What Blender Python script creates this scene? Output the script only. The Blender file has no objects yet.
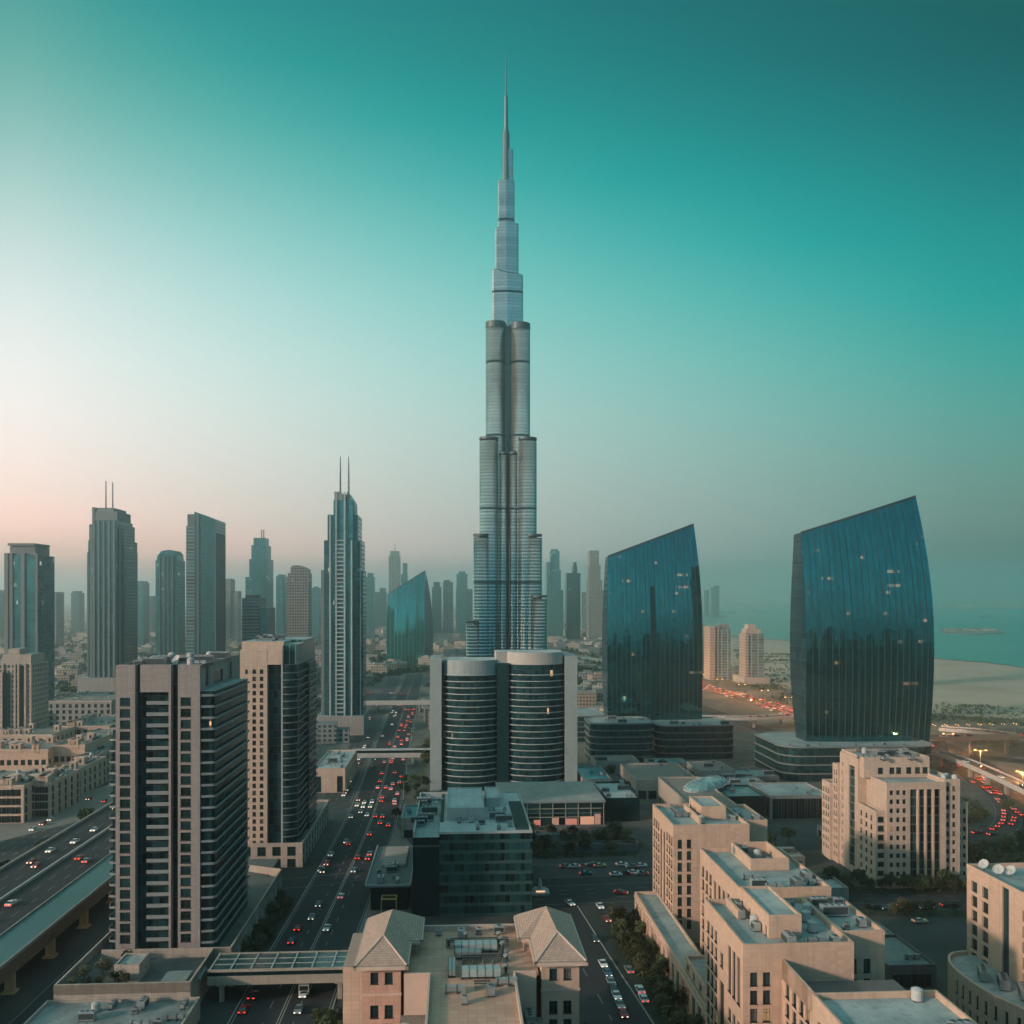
import bpy, bmesh, math, random
from math import radians, sin, cos, tan, atan2, pi, sqrt
from mathutils import Vector, Matrix
R = random.Random(7)
SC = bpy.context.scene
COL = SC.collection

# ------------------------------------------------------------------ camera
F = 950.0; HZ = 598.0; CH = 100.0
cam = bpy.data.cameras.new('camera'); camo = bpy.data.objects.new('camera', cam); COL.objects.link(camo)
camo.location = (0, 0, CH); camo.rotation_euler = (radians(90), 0, 0)
cam.sensor_width = 36.0; cam.lens = 36.0 * F / 1024.0; cam.shift_y = (HZ - 512.0) / 1024.0
cam.clip_start = 1.0; cam.clip_end = 90000.0
SC.camera = camo
SC.view_settings.view_transform = 'Standard'; SC.view_settings.look = 'None'
SC.view_settings.exposure = 0.48; SC.view_settings.gamma = 1.0
try:
    SC.cycles.use_denoising = True
    SC.cycles.max_bounces = 5; SC.cycles.diffuse_bounces = 2; SC.cycles.glossy_bounces = 3
    SC.cycles.transmission_bounces = 2; SC.cycles.volume_bounces = 4
    SC.cycles.caustics_reflective = False; SC.cycles.caustics_refractive = False
except Exception:
    pass

HAZE_COL = (0.86, 0.97, 0.96, 1); HAZE_D = 0.00019
# ------------------------------------------------------------------ light
SUN_DIR = Vector((-0.80, -0.52, 0.27)).normalized()      # from the scene towards the sun
SUN_EL = math.asin(SUN_DIR.z); SUN_AZ = atan2(SUN_DIR.x, SUN_DIR.y)
sl = bpy.data.lights.new('sun', 'SUN'); sl.energy = 3.05; sl.angle = radians(3.0); sl.color = (1.0, 0.74, 0.60)
so = bpy.data.objects.new('sun', sl); COL.objects.link(so)
so.rotation_euler = SUN_DIR.to_track_quat('Z', 'Y').to_euler()

def lin(c):
    return tuple(((x / 255.0) / 12.92 if x <= 10.3 else (((x / 255.0) + 0.055) / 1.055) ** 2.4) for x in c)
def L4(c): return (*lin(c), 1.0)

class NT:
    def __init__(s, tree): s.t = tree; s.n = tree.nodes; s.l = tree.links
    def node(s, typ, **kw):
        x = s.n.new(typ)
        for k, v in kw.items(): setattr(x, k, v)
        return x
    def put(s, sock, v):
        if isinstance(v, bpy.types.NodeSocket): s.l.new(v, sock)
        elif v is not None: sock.default_value = v
    def m(s, op, a, b=None, c=None, clamp=False):
        x = s.n.new('ShaderNodeMath'); x.operation = op; x.use_clamp = clamp
        s.put(x.inputs[0], a)
        if b is not None: s.put(x.inputs[1], b)
        if c is not None: s.put(x.inputs[2], c)
        return x.outputs[0]
    def mix(s, f, a, b, mode='MIX'):
        x = s.n.new('ShaderNodeMix'); x.data_type = 'RGBA'; x.blend_type = mode
        s.put(x.inputs[0], f)
        for i, v in ((6, a), (7, b)):
            if isinstance(v, (tuple, list)): v = tuple(v) if len(v) == 4 else (*v, 1.0)
            s.put(x.inputs[i], v)
        return x.outputs[2]
    def ramp(s, f, stops, interp='LINEAR'):
        x = s.n.new('ShaderNodeValToRGB'); x.color_ramp.interpolation = interp
        e = x.color_ramp.elements
        while len(e) < len(stops): e.new(0.5)
        for i, (p, c) in enumerate(stops):
            e[i].position = p; e[i].color = c if len(c) == 4 else (*c, 1)
        s.put(x.inputs[0], f); return x.outputs[0]
    def noise(s, vec, scale, detail=3.0, rough=0.55):
        x = s.n.new('ShaderNodeTexNoise'); x.inputs['Scale'].default_value = scale
        x.inputs['Detail'].default_value = detail; x.inputs['Roughness'].default_value = rough
        if vec is not None: s.l.new(vec, x.inputs['Vector'])
        return x.outputs['Fac']

# ------------------------------------------------------------------ sky (a dusk gradient by direction over a Nishita sky)
W = bpy.data.worlds.new('World'); SC.world = W; W.use_nodes = True
nt = NT(W.node_tree); nt.n.clear()
tc = nt.node('ShaderNodeTexCoord'); sp = nt.node('ShaderNodeSeparateXYZ'); nt.l.new(tc.outputs['Generated'], sp.inputs[0])
X_, Y_, Z_ = sp.outputs
zz = nt.m('MAXIMUM', Z_, 0.0)
az = nt.m('ARCTAN2', X_, Y_)
def stops(lst): return [(p, L4(c)) for p, c in lst]
SKYT = {  # azimuth (degrees) -> (sin elevation, linear colour)
    -31.00: [(0.000, (1.600, 0.000, 0.000)), (0.016, (1.600, 0.000, 0.000)), (0.039, (1.600, 0.643, 0.356)), (0.066, (1.600, 0.854, 0.672)), (0.097, (1.234, 0.831, 0.724)), (0.132, (1.039, 0.832, 0.765)), (0.167, (0.927, 0.821, 0.780)), (0.210, (0.807, 0.781, 0.760)), (0.260, (0.653, 0.701, 0.688)), (0.307, (0.487, 0.602, 0.584)), (0.353, (0.329, 0.502, 0.473)), (0.396, (0.198, 0.410, 0.373)), (0.437, (0.107, 0.332, 0.296)), (0.475, (0.058, 0.270, 0.249)), (0.700, (0.120, 0.300, 0.310)), (1.000, (0.220, 0.360, 0.370))],
    -27.00: [(0.000, (1.600, 0.000, 0.000)), (0.017, (1.600, 0.000, 0.000)), (0.040, (1.600, 0.646, 0.370)), (0.068, (1.594, 0.807, 0.641)), (0.101, (1.166, 0.797, 0.696)), (0.137, (0.992, 0.805, 0.741)), (0.174, (0.890, 0.798, 0.759)), (0.218, (0.775, 0.762, 0.741)), (0.269, (0.626, 0.687, 0.673)), (0.318, (0.464, 0.591, 0.573)), (0.365, (0.311, 0.492, 0.464)), (0.409, (0.184, 0.401, 0.365)), (0.450, (0.097, 0.325, 0.290)), (0.489, (0.050, 0.263, 0.245)), (0.700, (0.120, 0.300, 0.310)), (1.000, (0.220, 0.360, 0.370))],
    -23.00: [(0.000, (1.600, 0.000, 0.000)), (0.017, (1.600, 0.000, 0.000)), (0.042, (1.600, 0.654, 0.439)), (0.071, (1.323, 0.751, 0.621)), (0.104, (0.999, 0.743, 0.660)), (0.142, (0.861, 0.753, 0.697)), (0.179, (0.771, 0.750, 0.711)), (0.225, (0.662, 0.718, 0.694)), (0.277, (0.518, 0.647, 0.629)), (0.328, (0.367, 0.554, 0.534)), (0.375, (0.229, 0.458, 0.431)), (0.420, (0.121, 0.368, 0.338)), (0.462, (0.052, 0.293, 0.267)), (0.501, (0.018, 0.235, 0.224)), (0.700, (0.120, 0.300, 0.310)), (1.000, (0.220, 0.360, 0.370))],
    -19.00: [(0.000, (1.305, 0.008, 0.000)), (0.018, (1.305, 0.008, 0.000)), (0.043, (1.600, 0.648, 0.484)), (0.072, (1.110, 0.699, 0.597)), (0.107, (0.863, 0.694, 0.624)), (0.146, (0.751, 0.706, 0.655)), (0.184, (0.671, 0.705, 0.668)), (0.230, (0.567, 0.677, 0.651)), (0.284, (0.430, 0.610, 0.590)), (0.336, (0.289, 0.521, 0.500)), (0.384, (0.167, 0.427, 0.402)), (0.430, (0.077, 0.339, 0.314)), (0.472, (0.023, 0.267, 0.246)), (0.511, (0.000, 0.212, 0.207)), (0.700, (0.120, 0.300, 0.310)), (1.000, (0.220, 0.360, 0.370))],
    -15.00: [(0.000, (1.027, 0.031, 0.000)), (0.018, (1.027, 0.031, 0.000)), (0.044, (1.430, 0.631, 0.509)), (0.074, (0.941, 0.651, 0.570)), (0.109, (0.750, 0.649, 0.589)), (0.149, (0.657, 0.663, 0.616)), (0.188, (0.584, 0.664, 0.627)), (0.235, (0.486, 0.639, 0.611)), (0.290, (0.356, 0.576, 0.554)), (0.342, (0.227, 0.491, 0.469)), (0.391, (0.120, 0.399, 0.376)), (0.437, (0.045, 0.313, 0.292)), (0.480, (0.005, 0.243, 0.228)), (0.520, (0.000, 0.192, 0.191)), (0.700, (0.120, 0.300, 0.310)), (1.000, (0.220, 0.360, 0.370))],
    -11.00: [(0.000, (0.799, 0.042, 0.003)), (0.019, (0.799, 0.042, 0.003)), (0.044, (1.200, 0.605, 0.516)), (0.075, (0.803, 0.606, 0.541)), (0.111, (0.654, 0.607, 0.554)), (0.151, (0.577, 0.622, 0.578)), (0.191, (0.510, 0.625, 0.588)), (0.239, (0.416, 0.603, 0.574)), (0.294, (0.293, 0.544, 0.520)), (0.347, (0.177, 0.462, 0.440)), (0.397, (0.083, 0.372, 0.352)), (0.443, (0.023, 0.289, 0.272)), (0.486, (0.000, 0.222, 0.211)), (0.526, (0.000, 0.174, 0.177)), (0.700, (0.120, 0.300, 0.310)), (1.000, (0.220, 0.360, 0.370))],
    -7.00: [(0.000, (0.612, 0.042, 0.033)), (0.019, (0.612, 0.042, 0.033)), (0.045, (1.004, 0.570, 0.509)), (0.076, (0.689, 0.563, 0.510)), (0.112, (0.572, 0.567, 0.520)), (0.153, (0.506, 0.584, 0.542)), (0.193, (0.443, 0.588, 0.552)), (0.241, (0.355, 0.569, 0.539)), (0.297, (0.240, 0.514, 0.488)), (0.350, (0.135, 0.435, 0.413)), (0.400, (0.056, 0.348, 0.330)), (0.447, (0.008, 0.268, 0.253)), (0.490, (0.000, 0.203, 0.196)), (0.530, (0.000, 0.159, 0.164)), (0.700, (0.120, 0.300, 0.310)), (1.000, (0.220, 0.360, 0.370))],
    -3.00: [(0.000, (0.457, 0.034, 0.048)), (0.019, (0.457, 0.034, 0.048)), (0.045, (0.836, 0.528, 0.489)), (0.077, (0.593, 0.521, 0.478)), (0.113, (0.500, 0.528, 0.486)), (0.154, (0.443, 0.547, 0.507)), (0.194, (0.384, 0.553, 0.516)), (0.243, (0.301, 0.537, 0.505)), (0.299, (0.195, 0.485, 0.458)), (0.352, (0.101, 0.409, 0.388)), (0.402, (0.034, 0.325, 0.308)), (0.449, (0.000, 0.247, 0.236)), (0.492, (0.000, 0.185, 0.181)), (0.532, (0.000, 0.145, 0.152)), (0.700, (0.120, 0.300, 0.310)), (1.000, (0.220, 0.360, 0.370))],
    1.00: [(0.000, (0.329, 0.017, 0.050)), (0.019, (0.329, 0.017, 0.050)), (0.045, (0.690, 0.479, 0.457)), (0.077, (0.510, 0.480, 0.444)), (0.113, (0.437, 0.491, 0.452)), (0.154, (0.386, 0.511, 0.472)), (0.194, (0.331, 0.519, 0.482)), (0.243, (0.252, 0.505, 0.472)), (0.299, (0.155, 0.456, 0.429)), (0.353, (0.073, 0.384, 0.363)), (0.403, (0.018, 0.303, 0.288)), (0.449, (0.000, 0.228, 0.220)), (0.493, (0.000, 0.169, 0.168)), (0.533, (0.000, 0.133, 0.141)), (0.700, (0.120, 0.300, 0.310)), (1.000, (0.220, 0.360, 0.370))],
    5.00: [(0.000, (0.223, 0.000, 0.039)), (0.019, (0.223, 0.000, 0.039)), (0.045, (0.564, 0.423, 0.414)), (0.076, (0.438, 0.439, 0.408)), (0.113, (0.380, 0.454, 0.417)), (0.153, (0.334, 0.476, 0.437)), (0.193, (0.282, 0.486, 0.448)), (0.242, (0.208, 0.474, 0.440)), (0.298, (0.120, 0.429, 0.401)), (0.351, (0.050, 0.359, 0.340)), (0.401, (0.006, 0.282, 0.269)), (0.448, (0.000, 0.210, 0.204)), (0.491, (0.000, 0.154, 0.155)), (0.531, (0.000, 0.122, 0.130)), (0.700, (0.120, 0.300, 0.310)), (1.000, (0.220, 0.360, 0.370))],
    9.00: [(0.000, (0.136, 0.000, 0.016)), (0.019, (0.136, 0.000, 0.016)), (0.045, (0.453, 0.361, 0.361)), (0.076, (0.375, 0.397, 0.370)), (0.112, (0.328, 0.417, 0.381)), (0.152, (0.286, 0.441, 0.402)), (0.192, (0.238, 0.452, 0.413)), (0.240, (0.169, 0.443, 0.408)), (0.296, (0.090, 0.401, 0.374)), (0.349, (0.031, 0.335, 0.316)), (0.399, (0.000, 0.261, 0.250)), (0.445, (0.000, 0.192, 0.188)), (0.488, (0.000, 0.140, 0.143)), (0.528, (0.000, 0.111, 0.119)), (0.700, (0.120, 0.300, 0.310)), (1.000, (0.220, 0.360, 0.370))],
    13.00: [(0.000, (0.065, 0.000, 0.000)), (0.018, (0.065, 0.000, 0.000)), (0.044, (0.357, 0.291, 0.296)), (0.075, (0.318, 0.354, 0.328)), (0.110, (0.280, 0.378, 0.343)), (0.150, (0.242, 0.405, 0.366)), (0.189, (0.196, 0.418, 0.379)), (0.237, (0.133, 0.412, 0.376)), (0.292, (0.064, 0.373, 0.346)), (0.345, (0.015, 0.311, 0.293)), (0.394, (0.000, 0.240, 0.231)), (0.440, (0.000, 0.174, 0.173)), (0.483, (0.000, 0.126, 0.130)), (0.523, (0.000, 0.101, 0.109)), (0.700, (0.120, 0.300, 0.310)), (1.000, (0.220, 0.360, 0.370))],
    17.00: [(0.000, (0.008, 0.000, 0.000)), (0.018, (0.008, 0.000, 0.000)), (0.043, (0.272, 0.215, 0.221)), (0.073, (0.267, 0.307, 0.281)), (0.108, (0.236, 0.338, 0.303)), (0.147, (0.200, 0.367, 0.328)), (0.186, (0.157, 0.383, 0.343)), (0.233, (0.100, 0.380, 0.344)), (0.287, (0.041, 0.345, 0.318)), (0.339, (0.003, 0.286, 0.270)), (0.388, (0.000, 0.219, 0.213)), (0.434, (0.000, 0.157, 0.158)), (0.476, (0.000, 0.112, 0.118)), (0.516, (0.000, 0.092, 0.099)), (0.700, (0.120, 0.300, 0.310)), (1.000, (0.220, 0.360, 0.370))],
    21.00: [(0.000, (0.000, 0.000, 0.000)), (0.018, (0.000, 0.000, 0.000)), (0.042, (0.198, 0.130, 0.136)), (0.072, (0.219, 0.255, 0.228)), (0.106, (0.194, 0.296, 0.260)), (0.144, (0.160, 0.328, 0.288)), (0.182, (0.120, 0.346, 0.306)), (0.228, (0.070, 0.346, 0.310)), (0.281, (0.021, 0.316, 0.289)), (0.332, (0.000, 0.261, 0.247)), (0.380, (0.000, 0.198, 0.194)), (0.425, (0.000, 0.140, 0.143)), (0.467, (0.000, 0.099, 0.106)), (0.507, (0.000, 0.083, 0.088)), (0.700, (0.120, 0.300, 0.310)), (1.000, (0.220, 0.360, 0.370))],
    25.00: [(0.000, (0.000, 0.000, 0.000)), (0.017, (0.000, 0.000, 0.000)), (0.041, (0.134, 0.037, 0.039)), (0.069, (0.174, 0.196, 0.168)), (0.102, (0.153, 0.249, 0.212)), (0.140, (0.122, 0.287, 0.246)), (0.177, (0.086, 0.307, 0.267)), (0.221, (0.042, 0.311, 0.275)), (0.273, (0.004, 0.285, 0.260)), (0.323, (0.000, 0.235, 0.223)), (0.370, (0.000, 0.176, 0.175)), (0.415, (0.000, 0.123, 0.128)), (0.457, (0.000, 0.086, 0.093)), (0.496, (0.000, 0.074, 0.077)), (0.700, (0.120, 0.300, 0.310)), (1.000, (0.220, 0.360, 0.370))],
    29.00: [(0.000, (0.000, 0.000, 0.000)), (0.017, (0.000, 0.000, 0.000)), (0.040, (0.096, 0.000, 0.000)), (0.067, (0.147, 0.155, 0.124)), (0.099, (0.128, 0.218, 0.179)), (0.135, (0.098, 0.259, 0.217)), (0.171, (0.064, 0.282, 0.241)), (0.214, (0.025, 0.288, 0.252)), (0.265, (0.000, 0.264, 0.240)), (0.313, (0.000, 0.218, 0.207)), (0.359, (0.000, 0.162, 0.162)), (0.403, (0.000, 0.111, 0.118)), (0.444, (0.000, 0.077, 0.084)), (0.482, (0.000, 0.068, 0.070)), (0.700, (0.120, 0.300, 0.310)), (1.000, (0.220, 0.360, 0.370))],
    -105.0: [(0, (.85, .72, .64)), (.08, (.95, .82, .72)), (.2, (.85, .82, .76)), (.35, (.45, .64, .62)), (.53, (.2, .5, .48)), (1, (.22, .36, .37))],
    -58.0: [(0, (1.0, 0.78, 0.66)), (.08, (1.0, 0.82, 0.70)), (.2, (.80, 0.78, 0.72)), (.35, (.40, .62, .60)), (.53, (.2, .5, .48)), (1, (.22, .36, .37))],
}
cols = {k: nt.ramp(zz, [(p, c) for p, c in v]) for k, v in SKYT.items()}
back = nt.ramp(zz, stops([(0, (176, 196, 198)), (.04, (168, 198, 204)), (.10, (120, 184, 198)), (.2, (60, 154, 178)), (.35, (16, 112, 138)), (.7, (60, 140, 158)), (1, (130, 160, 164))]))
def mr(v, a, b):
    x = nt.node('ShaderNodeMapRange', interpolation_type='SMOOTHSTEP'); nt.put(x.inputs[0], v)
    x.inputs[1].default_value = a; x.inputs[2].default_value = b; return x.outputs[0]
ks = sorted(SKYT)
c = cols[ks[0]]
for k0, k1 in zip(ks, ks[1:]):
    x = nt.node('ShaderNodeMapRange'); nt.put(x.inputs[0], az); x.inputs[1].default_value = radians(k0); x.inputs[2].default_value = radians(k1)
    c = nt.mix(x.outputs[0], c, cols[k1])
c = nt.mix(mr(nt.m('ABSOLUTE', nt.m('ADD', az, radians(22))), radians(84), radians(140)), c, back)
sky = nt.node('ShaderNodeTexSky', sky_type='NISHITA'); sky.sun_disc = False
sky.sun_elevation = SUN_EL; sky.sun_rotation = SUN_AZ
skyc = nt.mix(1.0, sky.outputs[0], (0.012, 0.012, 0.012, 1), 'MULTIPLY')
c = nt.mix(0.06, c, skyc)
bg = nt.node('ShaderNodeBackground'); nt.l.new(c, bg.inputs[0]); bg.inputs[1].default_value = 1.0
ow = nt.node('ShaderNodeOutputWorld'); nt.l.new(bg.outputs[0], ow.inputs[0])

# ------------------------------------------------------------------ frame of the city grid
A = radians(3.43); CA, SA = cos(A), sin(A)
def uv(px, Y):
    X = (px - 512.0) / F * Y
    return (X * CA + Y * SA, -X * SA + Y * CA)
def gp(px, py, z=0.0):
    Y = (CH - z) * F / (py - HZ)
    return uv(px, Y)
def zy(py, Y): return CH + (HZ - py) / F * Y
def w2(u, v): return (u * CA - v * SA, u * SA + v * CA)
def pxof(u, v, z=0):
    X, Y = w2(u, v); return 512 + X / Y * F, HZ + (CH - z) / Y * F

# ------------------------------------------------------------------ materials
MATS = {}
def new_mat(name):
    m = bpy.data.materials.new(name); m.use_nodes = True
    n = NT(m.node_tree); n.n.clear()
    o = n.node('ShaderNodeOutputMaterial'); b = n.node('ShaderNodeBsdfPrincipled'); n.l.new(b.outputs[0], o.inputs[0])
    return m, n, b
def plain(name, col, rough=0.8, metal=0.0, var=0.12, scale=0.35, bump=0.0, rnd=0.0, spec=0.3, streak=0.0):
    if name in MATS: return MATS[name]
    m, n, b = new_mat(name)
    t = n.node('ShaderNodeTexCoord')
    f = n.noise(t.outputs['Object'], scale, 5.0, 0.65)
    c = n.mix(f, tuple(x * (1 - 1.6 * var) for x in col), tuple(min(1, x * (1 + 1.6 * var)) for x in col))
    if streak:
        mp = n.node('ShaderNodeMapping'); n.l.new(t.outputs['Object'], mp.inputs[0]); mp.inputs['Scale'].default_value = (1.3, 1.3, 0.06)
        g = n.noise(mp.outputs[0], 1.0, 3.0, 0.6)
        c = n.mix(n.m('MULTIPLY', n.m('SUBTRACT', g, 0.45, clamp=True), 4 * streak, clamp=True), c, tuple(x * 0.55 for x in col))
    if rnd:
        oi = n.node('ShaderNodeObjectInfo')
        hs = n.node('ShaderNodeHueSaturation'); n.l.new(c, hs.inputs['Color'])
        n.put(hs.inputs['Value'], n.m('ADD', n.m('MULTIPLY', oi.outputs['Random'], 2 * rnd), 1 - rnd)); c = hs.outputs[0]
    n.l.new(c, b.inputs['Base Color'])
    b.inputs['Roughness'].default_value = rough; b.inputs['Metallic'].default_value = metal
    b.inputs['Specular IOR Level'].default_value = spec
    if bump:
        bp = n.node('ShaderNodeBump'); bp.inputs['Strength'].default_value = bump; bp.inputs['Distance'].default_value = 0.1
        n.l.new(n.noise(t.outputs['Object'], scale * 8, 3.0), bp.inputs['Height']); n.l.new(bp.outputs[0], b.inputs['Normal'])
    MATS[name] = m; return m

def tiles(name, col, joint, w, h, rough=0.7, var=0.1, plan=False):
    """stone cladding or paving with thin joints; object coordinates"""
    if name in MATS: return MATS[name]
    m, n, b = new_mat(name)
    t = n.node('ShaderNodeTexCoord'); s = n.node('ShaderNodeSeparateXYZ'); n.l.new(t.outputs['Object'], s.inputs[0])
    if plan: a, z = s.outputs[0], s.outputs[1]
    else:
        q = n.node('ShaderNodeSeparateXYZ'); n.l.new(t.outputs['Normal'], q.inputs[0])
        side = n.m('GREATER_THAN', n.m('ABSOLUTE', q.outputs[0]), n.m('ABSOLUTE', q.outputs[1]))
        a = n.m('ADD', n.m('MULTIPLY', s.outputs[1], side), n.m('MULTIPLY', s.outputs[0], n.m('SUBTRACT', 1.0, side))); z = s.outputs[2]
    aw, zh = n.m('DIVIDE', a, w), n.m('DIVIDE', z, h)
    j = n.m('MAXIMUM', n.m('LESS_THAN', n.m('FRACT', aw), 0.05), n.m('LESS_THAN', n.m('FRACT', zh), 0.06))
    cv = n.node('ShaderNodeCombineXYZ'); n.put(cv.inputs[0], n.m('FLOOR', aw)); n.put(cv.inputs[1], n.m('FLOOR', zh))
    wn = n.node('ShaderNodeTexWhiteNoise'); wn.noise_dimensions = '3D'; n.l.new(cv.outputs[0], wn.inputs['Vector'])
    f = n.m('ADD', n.m('MULTIPLY', wn.outputs['Value'], 0.5), n.m('MULTIPLY', n.noise(t.outputs['Object'], 0.15, 4.0), 0.6))
    c = n.mix(f, tuple(x * (1 - var * 1.4) for x in col), tuple(x * (1 + var * 1.4) for x in col))
    c = n.mix(n.m('MULTIPLY', j, 0.7), c, joint)
    mp = n.node('ShaderNodeMapping'); n.l.new(t.outputs['Object'], mp.inputs[0]); mp.inputs['Scale'].default_value = (0.9, 0.9, 0.05) if not plan else (0.08, 0.08, 1)
    g = n.noise(mp.outputs[0], 1.0, 4.0, 0.65)
    c = n.mix(n.m('MULTIPLY', n.m('SUBTRACT', g, 0.5, clamp=True), 2.2, clamp=True), c, tuple(x * 0.6 for x in col))
    n.l.new(c, b.inputs['Base Color']); b.inputs['Roughness'].default_value = rough; b.inputs['Specular IOR Level'].default_value = 0.25
    MATS[name] = m; return m

def roofing(name, col, col2, rough=0.75):
    """flat roof membrane with ponding stains and seams"""
    if name in MATS: return MATS[name]
    m, n, b = new_mat(name)
    t = n.node('ShaderNodeTexCoord'); s = n.node('ShaderNodeSeparateXYZ'); n.l.new(t.outputs['Object'], s.inputs[0])
    f = n.noise(t.outputs['Object'], 0.09, 6.0, 0.7); g = n.noise(t.outputs['Object'], 0.5, 4.0, 0.6)
    c = n.mix(n.m('MULTIPLY', n.m('SUBTRACT', f, 0.38, clamp=True), 3.6, clamp=True), col, col2)
    c = n.mix(n.m('MULTIPLY', n.m('SUBTRACT', g, 0.52, clamp=True), 2.5, clamp=True), c, tuple(x * 0.5 for x in col))
    seam = n.m('LESS_THAN', n.m('FRACT', n.m('DIVIDE', s.outputs[0], 3.1)), 0.03)
    c = n.mix(n.m('MULTIPLY', seam, 0.4), c, tuple(x * 0.45 for x in col))
    n.l.new(c, b.inputs['Base Color']); b.inputs['Roughness'].default_value = rough; b.inputs['Specular IOR Level'].default_value = 0.3
    MATS[name] = m; return m

def glass(name, col=(0.012, 0.045, 0.05), rough=0.08, metal=0.0, rnd=0.6, lit=0.0, spec=0.6, blinds=0.0):
    if name in MATS: return MATS[name]
    m, n, b = new_mat(name)
    oi = n.node('ShaderNodeObjectInfo'); t = n.node('ShaderNodeTexCoord')
    f = n.noise(t.outputs['Object'], 0.6, 2.0)
    k = n.m('MULTIPLY', n.m('ADD', 1 - rnd, n.m('MULTIPLY', oi.outputs['Random'], 2 * rnd)), n.m('ADD', 0.6, n.m('MULTIPLY', f, 0.8)))
    x = n.node('ShaderNodeVectorMath', operation='SCALE'); x.inputs[0].default_value = col; n.put(x.inputs['Scale'], k)
    gcol = x.outputs[0]
    if blinds: gcol = n.mix(n.m('LESS_THAN', n.m('FRACT', n.m('MULTIPLY', oi.outputs['Random'], 37.7)), blinds), gcol, (.13, .125, .11, 1))
    n.l.new(gcol, b.inputs['Base Color'])
    b.inputs['Roughness'].default_value = rough; b.inputs['Metallic'].default_value = metal; b.inputs['Specular IOR Level'].default_value = spec
    if lit:
        on = n.m('GREATER_THAN', oi.outputs['Random'], 1 - lit)
        b.inputs['Emission Color'].default_value = (1, 0.55, 0.22, 1); n.put(b.inputs['Emission Strength'], n.m('MULTIPLY', on, n.m('MULTIPLY', f, 0.5)))
    MATS[name] = m; return m

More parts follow.
